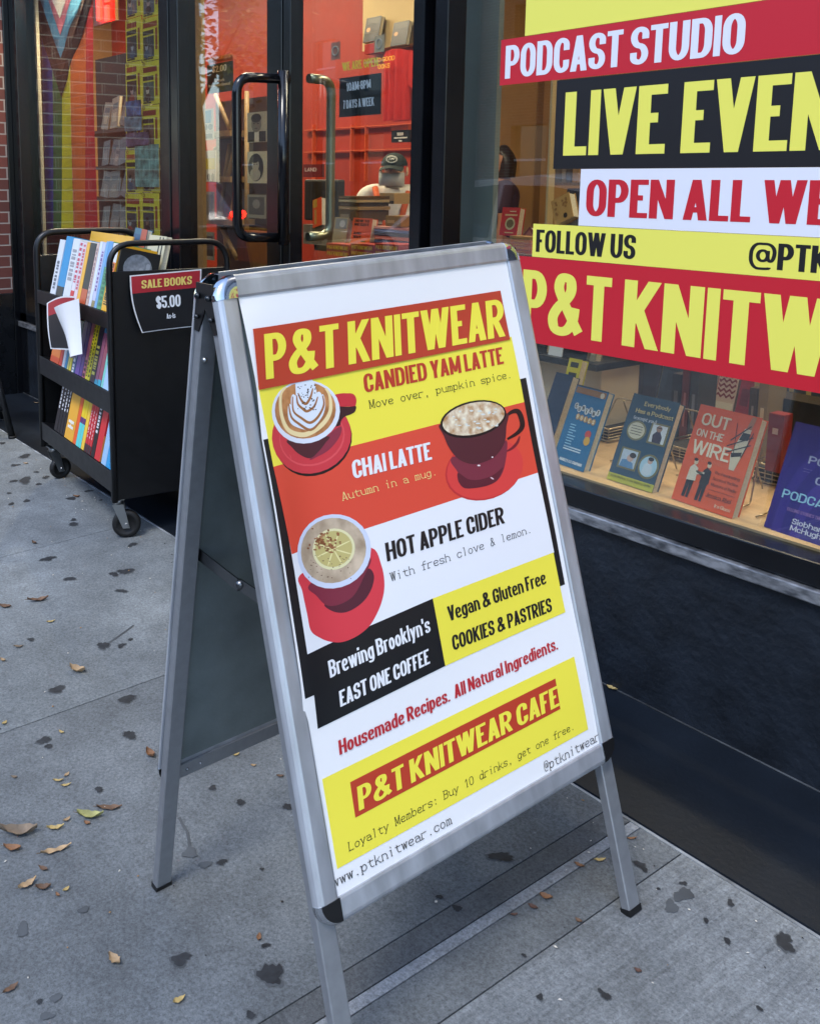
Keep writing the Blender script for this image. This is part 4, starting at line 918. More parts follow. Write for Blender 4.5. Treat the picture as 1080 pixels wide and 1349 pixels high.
# price signs
def paper(name, label, fn, nu, nv, m, **kw):
    b = MB(); b.grid(fn, nu, nv); return b.build(name, m, None, label, 'sign', None, **kw)
LP = CT(.955, 0, 0); M_sred, M_sblk = mat('sign_red', (168, 34, 46), .45), mat('sign_black', (20, 22, 27), .42)
cor = [PP(x, y, LP, CA) for x, y in ((170, 362.5), (264.5, 354), (262, 429), (183, 437))]
def SP(a, c, e=0):
    p_ = (cor[0]*(1-a)+cor[1]*a)*(1-c)+(cor[3]*(1-a)+cor[2]*a)*c; return p_-CN*(.012*math.sin(math.pi*c)*(1-a)**2)+CA*(.006+.022*(1-a)**3*c+e)
ps = paper('price_sign', 'red and black five dollar sale books sign taped to the end of the cart', lambda a, c: SP(a, c), 12, 12, M_white, base=cor[3])
for nm, m_, c0, c1, e in (('header', M_sred, .02, .315, .001), ('panel', M_sblk, .315, .985, .001)):
    b = MB(); b.grid(lambda a, c: SP(.018+a*.962, c0+(c1-c0)*c, e), 12, 8); b.build(nm, m_, ps)
def sptext(txt, a0, a1, c0, h, col):
    b = MB(); put_text(b, txt, 'headb', lambda a, c: SP(a0+a, c0-c*h, .0018), width=a1-a0); b.build('lettering', bm_(col), ps)
sptext('SALE BOOKS', .15, .86, .245, .145, (234, 206, 110)); sptext('$5.00', .33, .69, .615, .21, (236, 238, 240)); sptext('As-Is', .46, .60, .81, .09, (226, 228, 232))
NP = CT(0, -.05, 0)
cor2 = [PP(x, y, NP, CN) for x, y in ((63, 399), (100, 390), (97, 461), (73, 459))]
def SQ(a, c, e=0):
    p_ = (cor2[0]*(1-a)+cor2[1]*a)*(1-c)+(cor2[3]*(1-a)+cor2[2]*a)*c; return p_-CN*(.004+.03*(1-a)*math.sin(math.pi*.6*c)*.5+e)+UPZ*(.012*math.sin(math.pi*a)*(1-c))
p2 = paper('price_sign', 'curled price sign hanging off the top shelf, its white back folded over', lambda a, c: SQ(a, c), 8, 10, M_white, base=cor2[3])
for nm, m_, c0, c1 in (('header', M_sred, .03, .30), ('panel', M_sblk, .30, .97)):
    b = MB(); b.grid(lambda a, c: SQ(.06+a*.94, c0+(c1-c0)*c, .0012), 8, 8); b.build(nm, m_, p2)
cor3 = [PP(x, y, NP-CN*.03, CN) for x, y in ((71, 405), (104, 393), (108.5, 466), (99, 472))]
b = MB(); b.grid(lambda a, c: (cor3[0]*(1-a)+cor3[1]*a)*(1-c)+(cor3[3]*(1-a)+cor3[2]*a)*c-CN*(.03*math.sin(math.pi*a)*(.35+.65*c)), 8, 10)
b.build('folded_flap', M_white, p2)

# ------------------------------------------------------------------ stool leg at the left edge of the view
st = thing('stool', 'black stool whose leg and rung reach in at the left edge', 'stool', PG(-20, 590))
tops = PG(-30, 585); M_st = mat('stool_black', (20, 22, 26), .4, noise=(60, .4))
c0 = PG(16, 577); cx_ = c0+Vector((-.22, -.14, 0))
b = MB(); b.cyl((cx_.x, cx_.y, .50), (cx_.x, cx_.y, .535), .16, 24); b.build('seat', M_st, st, bevel=.005)
for k in range(4):
    a_ = math.atan2(.14, .22)+k*math.pi/2; f = Vector((cx_.x+.262*math.cos(a_), cx_.y+.262*math.sin(a_), 0)); f.z = gz(f.y); t = Vector((cx_.x+.13*math.cos(a_), cx_.y+.13*math.sin(a_), .50))
    b = MB(); b.tube([f, t], [.017, .014], 10); lg = b.build('leg', M_st, st)
    b = MB(); b.cyl(f, f+Vector((0, 0, .012)), .02, 10); b.build('foot_tip', M_rubber, lg)
    a2 = a_+math.pi/2; m1 = f.lerp(t, .28); f2 = Vector((cx_.x+.262*math.cos(a2), cx_.y+.262*math.sin(a2), 0)); t2 = Vector((cx_.x+.13*math.cos(a2), cx_.y+.13*math.sin(a2), .50)); m2 = f2.lerp(t2, .28)
    b = MB(); b.cyl(m1, m2, .009, 8); b.build('rung', M_st, st)

# ------------------------------------------------------------------ fallen leaves
LC = {'brown': (108, 82, 62), 'tan': (176, 148, 112), 'yellow': (186, 162, 104), 'dry': (122, 106, 88), 'orange': (140, 100, 68), 'red': (96, 68, 56), 'green': (160, 158, 100)}
def leaf(px, py, lp, asp, ang, col, label, z=None, curl=.55):
    c = PG(px, py) if z is None else PZ(px, py, z); dep = (c-CAM).dot(fw); L = lp*dep/F*1.12; w = L*asp; a_ = R(ang)
    ex = Vector((math.cos(a_), math.sin(a_), 0)); ey = Vector((-math.sin(a_), math.cos(a_), 0)); cu = random.uniform(.6, 1.2)*curl; tw = random.uniform(-.5, .5); jj = [random.uniform(.8, 1.15) for _ in range(9)]
    def fn(u, v):
        x = (u-.5)*L; hw = w*.5*(math.sin(math.pi*min(1, u*1.02+.0))**.7)*jj[int(u*8)]; y = (v-.5)*2*hw
        zz = cu*L*.30*(2*u-1)**2+cu*w*.55*(abs(2*v-1)**2)+tw*(u-.5)*y+.003*math.sin(17*u+9*v)*L*10
        return c+ex*x+ey*y+UPZ*(abs(zz)+.0015)
    b = MB(); b.grid(fn, 8, 4)
    o = b.build('leaf', mat('leaf_'+col, LC[col], .7, noise=(50, .4)), None, label, 'leaf', 'fallen leaves', base=c)
    b = MB(); b.tube([fn(0, .5), fn(.03, .5)-ex*L*.16+UPZ*.002], [L*.015, L*.01], 5); b.build('stalk', mat('leaf_stalk', (96, 74, 50), .7), o)
for a_ in [
    (50, 792, 24, .35, 70, 'brown', 'long brown leaf lying highest up on the left pavement below the joint'),
    (7, 800, 16, .5, 40, 'brown', 'brown leaf cut by the left edge of the view, beside the upper joint'),
    (67, 820, 10, .4, 80, 'yellow', 'small yellow leaf below the long brown leaf on the left pavement'),
    (25, 853, 12, .35, 60, 'dry', 'small grey brown leaf curled near the left edge above the second joint'),
    (4, 871, 9, .5, 20, 'tan', 'small tan leaf at the left edge just above the second joint'),
    (102, 885, 22, .5, 30, 'tan', 'crumpled tan leaf between the two joints left of the sign'),
    (45, 716, 9, .5, 10, 'brown', 'small brown leaf just above the far joint by the cart wheel'),
    (101, 655, 8, .5, 50, 'orange', 'small orange leaf near the cart wheels'),
    (34, 611, 6, .6, 50, 'tan', 'tiny tan leaf beside the far cart wheel'),
    (81, 966, 9, .45, 20, 'yellow', 'small yellow leaf below the second joint near a gum spot'),
    (6, 954, 8, .6, 120, 'yellow', 'small yellow leaf lying on the second joint at the left edge'),
    (88, 1022, 9, .5, 120, 'tan', 'upper small tan leaf of a cluster of three'),
    (77, 1030, 12, .35, 60, 'yellow', 'middle yellow leaf of a cluster of three'),
    (87, 1036, 12, .35, 75, 'yellow', 'lowest yellow leaf of a cluster of three'),
    (19, 1025, 8, .5, 45, 'dry', 'small dry leaf alone near the left edge above the big crumpled leaf'),
    (119, 1077, 32, .36, 50, 'green', 'large yellow green leaf overlapping a long brown leaf'),
    (144, 1066, 30, .30, 55, 'brown', 'long brown leaf beside the large yellow green leaf'),
    (88, 1082, 10, .5, 100, 'tan', 'small tan leaf just left of the yellow green leaf'),
    (73, 1093, 20, .35, 65, 'yellow', 'yellow leaf below the small tan leaf'),
    (115, 1086, 9, .6, 30, 'orange', 'small orange leaf tucked under the yellow green leaf'),
    (25, 1099, 44, .42, 55, 'dry', 'big crumpled grey brown leaf at the left edge'),
    (16, 1120, 22, .5, 45, 'orange', 'orange brown leaf below the big crumpled leaf'),
    (74, 1122, 36, .25, 80, 'tan', 'long narrow tan leaf lying straight across below the yellow leaf'),
    (57, 1146, 14, .45, 25, 'brown', 'small brown leaf between the long narrow leaf and the tan pair'),
    (36, 1168, 24, .40, 100, 'tan', 'pale tan leaf, left one of a touching pair'),
    (57, 1172, 18, .5, 60, 'brown', 'brown leaf, right one of a touching pair'),
    (87, 1174, 9, .6, 100, 'yellow', 'small yellow crumb of leaf right of the touching pair'),
    (76, 1181, 8, .5, 10, 'orange', 'small orange crumb of leaf below the yellow crumb'),
    (151, 1267, 22, .5, 10, 'tan', 'tan forked leaf alone low on the left pavement'),
    (14, 1305, 20, .4, 100, 'brown', 'brown leaf in the lower left corner of the view'),
    (236, 1320, 16, .5, 90, 'yellow', 'yellow tan leaf low in front of the rear foot of the sign'),
    (341, 1237, 12, .5, 140, 'orange', 'small orange leaf between the gum spots left of the front leg'),
    (198, 996, 18, .55, 0, 'orange', 'orange brown leaf against the rear leg of the sign'),
    (355, 970, 8, .5, 30, 'tan', 'small tan leaf under the lower edge of the rear panel, rightmost'),
    (311, 996, 9, .4, 80, 'yellow', 'small yellow leaf under the middle of the rear panel'),
    (280, 1003, 11, .4, 70, 'dry', 'dry leaf under the lower edge of the rear panel, leftmost'),
    (334, 1010, 7, .5, 50, 'tan', 'tiny tan leaf below the yellow one under the rear panel'),
    (369, 1024, 9, .5, 50, 'brown', 'small brown leaf behind the front left rail of the sign'),
    (763, 1142, 12, .5, 20, 'orange', 'folded orange leaf on the pale mortar strip, left of two'),
    (790, 1135, 14, .4, 60, 'yellow', 'yellow brown leaf on the pale mortar strip near the front right foot'),
    (719, 1184, 15, .6, 30, 'orange', 'curled orange leaf in the middle of the pale mortar strip'),
    (702, 1197, 12, .6, 20, 'red', 'reddish brown leaf touching the curled orange leaf on the mortar strip'),
    (677, 1207, 9, .5, 60, 'red', 'small dark red leaf on the near side of the mortar strip'),
    (762, 1215, 9, .6, 10, 'brown', 'brown leaf between the mortar strip and the front right foot'),
    (840, 1281, 9, .7, 20, 'red', 'red brown leaf on the broomed concrete at lower right'),
    (832, 1106, 12, .3, 60, 'orange', 'narrow orange leaf beside the front right leg on the joint')]: leaf(*a_)
leaf(806, 908, 14, .5, 10, 'yellow', 'yellow leaf on the black plate at the foot of the bulkhead', .006)
leaf(48, 531, 7, .3, 40, 'tan', 'tan leaf on the black plate behind the far end of the cart', .006)
leaf(31, 511.5, 8, .5, 80, 'yellow', 'yellow leaf in the corner between the brick pier and the bulkhead', .006)

# ------------------------------------------------------------------ the shop interior
M_orange = mat('orange_red_paint', (166, 48, 20), .5, noise=(3, .12)); M_tan = mat('tan_paint', (176, 138, 88), .6, noise=(3, .1)); M_cream = mat('cream_paint', (206, 182, 132), .6, noise=(4, .1))
YB = 4.4
xsplit = PY(552, 120, YB).x; xm = PY(657, 120, YB).x
b = MB(); b.box((-9.6, YB, .02), (xsplit, YB+.1, 3.1)); b.mi = 1; b.box((xsplit+.002, YB+.002, .02), (xsplit+.1, 5.7, 3.1)); b.box((xsplit+.102, 5.6, .02), (3.4, 5.7, 3.1))
b.mi = 1; b.box((-9.7, 2.36, .02), (-9.6, YB, 3.1)); b.box((3.3, 2.36, .02), (3.4, 5.59, 3.1))
b.build('wall', [M_orange, M_tan], None, 'orange red and tan back wall of the bookshop', 'wall')
b = MB(); b.box((-9.7, 2.352, 3.1), (3.4, 5.75, 3.2)); b.build('ceiling', mat('ceiling_white', (200, 190, 175), .8), kind='structure')
def pbox(mb, x0, y0, x1, y1, Y, depth):
    xm_, ym_ = (x0+x1)/2, (y0+y1)/2
    a, c, t, u = PY(x0, ym_, Y).x, PY(x1, ym_, Y).x, PY(xm_, y0, Y).z, PY(xm_, y1, Y).z
    mb.box((a, Y, u), (c, Y+depth, t)); return (a, c, u, t)
def solid(name, label, cat, x0, y0, x1, y1, Y, depth, m, group=None, floor=False, bevel=0):
    b = MB(); r_ = pbox(b, x0, y0, x1, y1, Y, depth)
    if floor: b = MB(); b.box((r_[0], Y, .02), (r_[1], Y+depth, r_[3])); 
    o = b.build(name, m, None, label, cat, group, bevel=bevel); return o, r_
# columns and trims seen through the glass
solid('column', 'beige column standing behind the left part of the door glass', 'column', 250, -150, 265.5, 340, 2.5, .02, mat('beige_column', (150, 122, 82), .6, noise=(5, .15)), floor=True)
o, _ = solid('column', 'grey green column inside at the left end of the display window', 'column', 606, -160, 655.5, 320, 2.16, .02, mat('sage_column', (112, 124, 122), .6, noise=(5, .12)), floor=True)
solid('column', 'thin cream post inside the display window, left of the live events banner', 'column', 727, -150, 729.5, 300, 2.6, .03, M_cream, floor=True)
b = MB(); x0, x1 = PY(640, 150, 5.4).x, PY(704, 150, 5.4).x; b.box((max(x0, xsplit+.11), 5.4, .02), (x1, 5.46, 3.05)); b.build('partition', mat('brown_paint', (126, 92, 50), .6, noise=(3, .1)), None, 'brown partition behind the dark haired person', 'partition')
b = MB(); b.box((PY(37.5, 100, 2.03).x+.03, 2.072, .49), (PY(48, 100, 2.072).x, 2.09, 2.7)); b.build('blind_edge', mat('cream_blind', (176, 168, 146), .7), None, 'narrow cream strip standing inside the left edge of the left window', 'strip')
b = MB(); x0, x1 = PY(478, 20, 4.3).x, PY(552, 20, 4.3).x; z0 = PY(510, 62, 4.3).z; b.box((x0, 4.3, z0), (x1, 4.395, 2.9)); b.build('display_niche', M_cream, None, 'cream display board high on the orange wall', 'board')

# ceiling lamps: lit panels
for lx, ly, pw in ((-8.2, 3.2, 30), (-6.1, 3.3, 27), (-4.3, 2.9, 25), (-2.3, 3.4, 17), (-.4, 3.2, 14)):
    t = thing('ceiling_lamp', 'long warm white ceiling lamp above the bookshop floor', 'lamp', (lx, ly, 3.05), 'ceiling lamps in the shop')
    b = MB(); b.box((lx-.62, ly-.09, 3.055), (lx+.62, ly+.09, 3.098)); b.build('housing', M_white, t)
    b = MB(); b.box((lx-.6, ly-.07, 3.045), (lx+.6, ly+.07, 3.0535)); b.build('diffuser', mat('lit_diffuser', (255, 226, 178), .5, emit=3), t)
    ld = bpy.data.lights.new('lamp_light', 'AREA'); ld.shape = 'RECTANGLE'; ld.size = 1.2; ld.size_y = .14; ld.energy = pw; ld.color = (1, .80, .55)
    lo_ = bpy.data.objects.new('lamp_light', ld); COL.objects.link(lo_); lo_.parent = t; lo_.location = (0, 0, -.02)
for lx, ly in ((-1.55, 2.42), (-.75, 2.42), (-5.0, 2.165)):  # the leftmost spot is an added lamp that only brightens the flag
    t = thing('spot_lamp', 'warm spot lamp on the ceiling over the window display, the leftmost added to light the flag', 'lamp', (lx, ly, 2.6), 'spot lamps over the window display')
    b = MB(); b.cyl((lx, ly, 2.62), (lx, ly, 3.1), .012, 8); b.tube([(lx, ly+.02, 2.66), (lx, ly-.02, 2.50)], [.02, .03], 16); b.build('spot_housing', M_blackplastic, t)
    b = MB(); b.cyl((lx, ly-.019, 2.503), (lx, ly-.0215, 2.495), .026, 16); b.build('lens', mat('lit_lens', (255, 220, 168), .5, emit=6), t)
    ld = bpy.data.lights.new('spot_light', 'SPOT'); ld.energy = 20 if lx > -4 else 62; ld.color = (1, .78, .52); ld.spot_size = R(62 if lx > -4 else 120); ld.spot_blend = .6; ld.shadow_soft_size = .02
    lo_ = bpy.data.objects.new('spot_light', ld); COL.objects.link(lo_); lo_.parent = t; lo_.location = (0, -.03 if lx > -4 else -.06, -.12); lo_.rotation_euler = (R(-9), 0, 0)

# pride flag hanging against a brick wall inside the left window
def flag_mat(nm, c):
    m = bpy.data.materials.new(nm); m.use_nodes = True; n = m.node_tree; bs = n.nodes['Principled BSDF']; bs.inputs['Roughness'].default_value = .75
    tc = n.nodes.new('ShaderNodeTexCoord'); sp = n.nodes.new('ShaderNodeSeparateXYZ'); cb = n.nodes.new('ShaderNodeCombineXYZ'); n.links.new(tc.outputs['Object'], sp.inputs[0]); n.links.new(sp.outputs[0], cb.inputs[0]); n.links.new(sp.outputs[2], cb.inputs[1])
    bt = n.nodes.new('ShaderNodeTexBrick'); n.links.new(cb.outputs[0], bt.inputs[0]); bt.inputs['Scale'].default_value = 1; bt.inputs['Brick Width'].default_value = .22; bt.inputs['Row Height'].default_value = .062; bt.inputs['Mortar Size'].default_value = .0035
    l = lin(c); bt.inputs['Color1'].default_value = l; bt.inputs['Color2'].default_value = tuple(v*.86 for v in l[:3])+(1,); bt.inputs['Mortar'].default_value = tuple(v*.8+.045 for v in l[:3])+(1,)
    n.links.new(bt.outputs[0], bs.inputs['Base Color']); bp = n.nodes.new('ShaderNodeBump'); bp.inputs['Strength'].default_value = .5; bp.inputs['Distance'].default_value = .004; bp.invert = True; n.links.new(bt.outputs['Fac'], bp.inputs['Height']); n.links.new(bp.outputs[0], bs.inputs['Normal']); return m
YFL = 2.13
def flp(x, y, e=0):
    p_ = PY(x, y, YFL); return Vector((p_.x, YFL+.004*math.sin(p_.x*26)+.003*math.sin(p_.x*11+p_.z*3)-e, p_.z))
fb = MB(); st_x = [(49.5, 50), (55, 58), (68.5, 70), (81.5, 81.5), (94, 96), (112, 112), (123, 130)]
fcol = [(112, 58, 130), (44, 66, 150), (48, 110, 56), (232, 214, 40), (226, 106, 40), (196, 34, 40)]
for k in range(6):
    fb.mi = k; fb.grid(lambda a, c: flp((st_x[k][0]*(1-a)+st_x[k+1][0]*a)*(1-max(0, (c*465-287)/178)*1.0)+(st_x[k][1]*(1-a)+st_x[k+1][1]*a)*max(0, (c*465-287)/178), -160+465*c), 4, 14)
flag = fb.build('pride_flag', [flag_mat('flag_%d' % i, c) for i, c in enumerate(fcol)], None, 'rainbow pride flag with chevrons hanging in the left window', 'flag')
def chev(pts, c, e, nm):
    r_ = delaunay_2d_cdt([Vector(p) for p in pts]+[Vector((x*5., y*8.)) for x in range(9, 26) for y in range(-20, 16)], [], [list(range(len(pts)))], 1, 1e-6)
    q = MB(); q.smooth = True; q.add([flp(v.x, v.y, e) for v in r_[0]], [list(f) for f in r_[2]]); q.build('chevron', flag_mat(nm, c), flag)
chev([(49.6, -160), (49.6, 28), (58, 60), (81.5, 128), (107, 48), (122.8, 0), (122.8, -160)], (38, 27, 27), .004, 'fl_black')
chev([(50.5, -160), (50.5, -10), (66, 50), (81.5, 100), (98, 50), (116, -10), (116, -160)], (66, 42, 34), .006, 'fl_brown')
chev([(52, -160), (54.5, 0), (81.5, 76), (107.5, 0), (112, -160)], (84, 150, 182), .008, 'fl_blue')
chev([(56, -160), (62, -10), (81.5, 46), (99.5, -10), (106, -160)], (206, 112, 128), .010, 'fl_pink')
chev([(60, -160), (70, -6), (81.5, 24), (92, -6), (98, -160)], (216, 206, 196), .012, 'fl_white')
b = MB(); x0, x1 = PY(20, 100, 2.2).x, PY(100, 100, 2.2).x; b.box((x0, 2.2, .02), (x1, 2.3, 3.1)); b.build('wall', brick, None, 'dark brick wall behind the pride flag', 'wall')
# window seat boards
b = MB(); b.box((xa['gl'], 2.012, .40), (xa['gr'], 2.198, .478)); b.build('window_board', mat('window_board_wood', (196, 164, 120), .5, noise=(8, .2), stretch=(.4, 6, 6)), None, 'pale wooden board on the sill inside the left window', 'board')

# neon sign
ns = thing('neon_sign', 'small open sign with glowing red neon tubes beside the flag', 'sign', PY(137, 31, 2.6))
b = MB(); pbox(b, 122.5, -60, 151, 30.5, 2.6, .02); b.build('back_plate', mat('neon_plate', (176, 130, 66), .4), ns)
b = MB()
for x0, x1, y0, y1 in ((126.5, 131.5, -40, 26), (137, 141.5, 6, 27), (137, 142, -40, 2)): pbox(b, x0, y0, x1, y1, 2.57, .015)
b.build('neon_tubes', mat('neon_red', (255, 34, 20), .3, emit=7), ns)
# yellow concert flyers pasted inside the glass in two columns
ncar = 0
places = ['top of view', 'second row', 'third row', 'fourth row', 'fifth row', 'sixth row', 'seventh row']
for ci, (x0, x1) in enumerate(((165.8, 186.5), (187.2, 209.8))):
    for ri in range(7):
        y0 = -36+58*ri-(0 if ci else -1); y1 = y0+57
        if y0 > 312: continue
        b = MB(); rr = pbox(b, x0, y0, x1, y1, 2.045, .002)
        fl_ = b.build('flyer', mat('flyer_yellow', (214, 200, 58), .5, noise=(14, .12)), None, 'yellow flyer in the %s column of the left window, %s' % (('left', 'right')[ci], places[ri]), 'flyer', 'yellow flyers in the left window')
        def fr_(a, v, w_, h_, c, e=.001):
            q = MB(); X0, X1, Z0, Z1 = rr; q.box((X0+(X1-X0)*a, 2.045-e, Z0+(Z1-Z0)*v), (X0+(X1-X0)*(a+w_), 2.0448, Z0+(Z1-Z0)*(v+h_))); q.build('flyer_print', bm_(c), fl_)
        mid_ = ci == 0 and 3 <= ri <= 4
        k_ = random.uniform(-.04, .05); fr_(.08, .76+k_*.5, random.choice([.75, .62, .8]), .12, random.choice([(150, 62, 36), (128, 52, 34), (166, 84, 44)])); fr_(.06, .58+k_, .62, .10, (40, 40, 36)); fr_(.78, .2+k_, .12, .5, (140, 66, 44))
        base_ = random.choice([(52, 66, 70), (88, 98, 108), (36, 44, 50), (110, 84, 70), (64, 92, 84)]); fr_(.08, .08, .62, .46+k_, base_)
        def fo_(a, v, ra, rv, c, e):
            q = MB(); X0, X1, Z0, Z1 = rr; q.prism([(X0+(X1-X0)*(a+ra*math.cos(t)), 2.045-e, Z0+(Z1-Z0)*(v+rv*math.sin(t))) for t in [k*math.pi/8 for k in range(16)]], (0, .0004, 0)); q.build('flyer_print', bm_(c), fl_)
        a0 = random.uniform(.26, .46); sk_ = random.choice([(176, 150, 140), (150, 160, 164), (130, 104, 88), (196, 184, 160)])
        fo_(a0, .16, .16, .10, random.choice([(30, 32, 36), (140, 60, 50), (60, 90, 110)]), .0014); fo_(a0, .33, .09, .08, sk_, .0018); fo_(a0, .39, .095, .05, (34, 28, 26), .0021)
        if random.random() < .5: fo_(a0+.2, .20, .1, .12, tuple(int(v*.7) for v in sk_), .0012)
        fr_(.08, .03, random.uniform(.4, .6), .035, (60, 56, 40), .0016)
        q = MB(); X0, X1, Z0, Z1 = rr; q.tube([(X0+(X1-X0)*(.15+.05*math.cos(t)), 2.0438, Z0+(Z1-Z0)*(.95+.035*math.sin(t))) for t in [k*math.pi/6 for k in range(12)]], .0012, 5, True); q.build('flyer_ring', bm_((120, 70, 40)), fl_)
for i, (x0, y0, x1, y1, c, lb) in enumerate(((166, 132, 185, 153, (74, 116, 166), 'blue picture card over the yellow flyers'), (164, 152, 186, 172, (120, 140, 152), 'grey blue photo card with palms over the yellow flyers'), (166, 174, 196, 192, (110, 96, 120), 'mauve photo card with a dark figure under a red edge'), (178, 190, 209, 246, (120, 164, 152), 'pale teal picture card, largest over the yellow flyers'))):
    o, rr = solid('picture_card', lb, 'card', x0, y0, x1, y1, 2.034, .003, mat('card_%d' % i, c, .35, noise=(24, .5), lo=tuple(int(v*.5) for v in c)), 'picture cards in the left window')
# bookcase with face-out paperbacks behind
bc = thing('bookcase', 'wooden bookcase of cream paperbacks behind the left window', 'bookcase', PY(170, 300, 3.0)); M_wood = mat('shelf_wood', (112, 82, 50), .55, noise=(5, .3), stretch=(1, 6, 6))
xl_, xr_ = PY(84, 200, 3.0).x, PY(216, 200, 3.0).x
for y in (168, 218, 262, 312): b = MB(); z = PY(170, y, 3.0).z; b.box((xl_, 3.0, z-.02), (xr_, 3.28, z)); b.build('shelf', M_wood, bc)
b = MB(); b.box((xl_, 3.281, .02), (xr_, 3.30, PY(170, 52, 3.0).z)); b.build('back', mat('bookcase_back', (48, 30, 24), .6), bc)
for i, (x, y, w_, h_, tilt, c) in enumerate([(144, 168, 10, 42, -8, (206, 170, 112)), (156, 168, 11, 40, 14, (150, 120, 76)), (170, 168, 9, 38, 3, (196, 166, 116)), (184, 168, 10, 36, -5, (160, 140, 110)), (143, 217, 9, 34, 6, (120, 100, 72)), (154, 217, 12, 36, -10, (96, 80, 70)), (166, 217, 8, 32, 2, (176, 150, 116)), (180, 217, 10, 34, 8, (150, 130, 110)),
        (142, 261, 12, 36, -4, (140, 122, 90)), (157, 261, 10, 34, 12, (120, 92, 76)), (170, 261, 11, 36, -6, (150, 126, 96)), (186, 261, 9, 34, 5, (130, 110, 90)), (132, 168, 9, 36, 4, (190, 160, 110)), (133, 217, 9, 33, -6, (120, 104, 84)), (131, 261, 10, 34, 5, (146, 124, 96)), (132, 311, 9, 36, -4, (100, 84, 64)), (148, 217, 6, 24, 9, (176, 150, 120)), (150, 261, 7, 26, -8, (96, 70, 60)), (163, 168, 7, 30, -12, (130, 100, 70)), (142, 311, 11, 40, 4, (110, 92, 66)), (156, 311, 10, 38, -12, (92, 78, 60)), (170, 311, 11, 40, 6, (140, 120, 92))]):
    p_ = PY(x, y, 2.995); q = PY(x+w_, y, 2.995); t = PY(x, y-h_, 2.995); wd = (q-p_).length; hh = (t-p_).length
    up = Vector((math.sin(R(tilt)), .18, math.cos(R(tilt)))).normalized(); bl = Vector((p_.x, 2.95, PY(170, {168: 168, 217: 218, 261: 262, 311: 312}[y], 3.0).z+.002))
    ex = Vector((math.cos(R(tilt)), 0, -math.sin(R(tilt)))); bl = bl+Vector((0, .05, abs(ex.z)*wd if ex.z < 0 else 0))
    r, at = face_book(bl, bl+ex*wd, up, hh, .02, c, 'cream or brown paperback face out on the bookcase behind the left window', group='paperbacks on the bookcase')
    cover_rect(r, at, .15, .62, .85, .80, tuple(int(v*.6) for v in c)); cover_rect(r, at, .25, .2, .75, .5, tuple(min(255, int(v*1.25)) for v in c))

# behind the door glass: postcard rack and price card
o, rr = solid('price_card', 'small dark green two dollar postcards price card above the postcard rack', 'sign', 273, 82, 306.5, 121, 2.62, .004, mat('card_green', (34, 40, 30), .5))
def ytext(o, txt, st_, x0, x1, y, hpx, Y, col, m=None, e=.002, x1slope=None):
    p_, q = PY(x0, y, Y), PY(x1, y if x1slope is None else x1slope, Y); h = PY(x0, y-hpx, Y).z-p_.z; b = MB()
    put_text(b, txt, st_, lambda a, c: (p_.x+a, Y-e, p_.z+c*h+((q.z-p_.z)*a/(q.x-p_.x) if x1slope is not None else 0)), width=q.x-p_.x); return b.build('lettering', m or bm_(col), o)
b = MB(); pbox(b, 274, 74.5, 306, 81, 2.62, .004); b.build('header', mat('card_red', (150, 56, 24), .5), o); ytext(o, 'POSTCARDS', 'headb', 275, 304, 80.3, 5, 2.62, (226, 150, 70))
ytext(o, '$2.00', 'headb', 280, 299, 95.5, 8.5, 2.62, (224, 224, 206)); ytext(o, '$2 each', 'headb', 283, 296, 108, 4, 2.62, (200, 196, 176)); ytext(o, 'international', 'headb', 275, 304, 115, 4, 2.62, (206, 202, 180))
b = MB(); x0, x1, z1 = PY(262, 200, 2.75).x, PY(352, 200, 2.75).x, PY(300, 128, 2.75).z
rk = thing('postcard_rack', 'wooden and wire postcard rack behind the door glass', 'rack', ((x0+x1)/2, 2.8, .02))
M_slat = mat('rack_wood', (168, 132, 84), .5, noise=(9, .25), stretch=(5, 5, .6))
b.box((x0, 2.86, .02), (x1, 2.88, z1)); b.build('back_board', mat('rack_back', (96, 62, 40), .6, noise=(4, .3)), rk)
for (xa_, ya_, xb_, yb_) in ((284, 125, 303, 170), (313, 122, 303, 170), (303, 190, 296, 235), (284, 195, 290, 240), (312, 185, 300, 232), (296, 240, 290, 285), (313, 240, 303, 290), (288, 292, 312, 340), (296, 300, 300, 345), (325, 120, 325, 340), (268, 125, 268, 340)):
    p_, q = PY(xa_, ya_, 2.78), PY(xb_, yb_, 2.72); b = MB(); b.tube([p_, q], .014, 6); b.build('slat', M_slat, rk)
for y in (172, 232, 288): b = MB(); z = PY(300, y, 2.74).z; b.box((x0+.05, 2.70, z-.03), (PY(312, 200, 2.74).x, 2.85, z)); b.build('tray', M_slat, rk)
def card(x0, y0, x1, y1, col, lb, deco, Y=2.66):
    o, rr = solid('postcard', lb, 'postcard', x0, y0, x1, y1, Y, .003, bm_(col), 'postcards on the rack')
    X0, X1, Z0, Z1 = rr
    def ov(a, v, ra, rv, c, e, n_=18):
        b = MB(); b.prism([(X0+(X1-X0)*(a+ra*math.cos(t)), Y-e, Z0+(Z1-Z0)*(v+rv*math.sin(t))) for t in [2*math.pi*i/n_ for i in range(n_)]], (0, .0006, 0)); b.build('card_print', bm_(c), o)
    def re(a, v, a1, v1, c, e):
        b = MB(); b.box((X0+(X1-X0)*a, Y-e, Z0+(Z1-Z0)*v), (X0+(X1-X0)*a1, Y-e+.0006, Z0+(Z1-Z0)*v1)); b.build('card_print', bm_(c), o)
    for d in deco: (ov if d[0] == 'o' else re)(*d[1:])
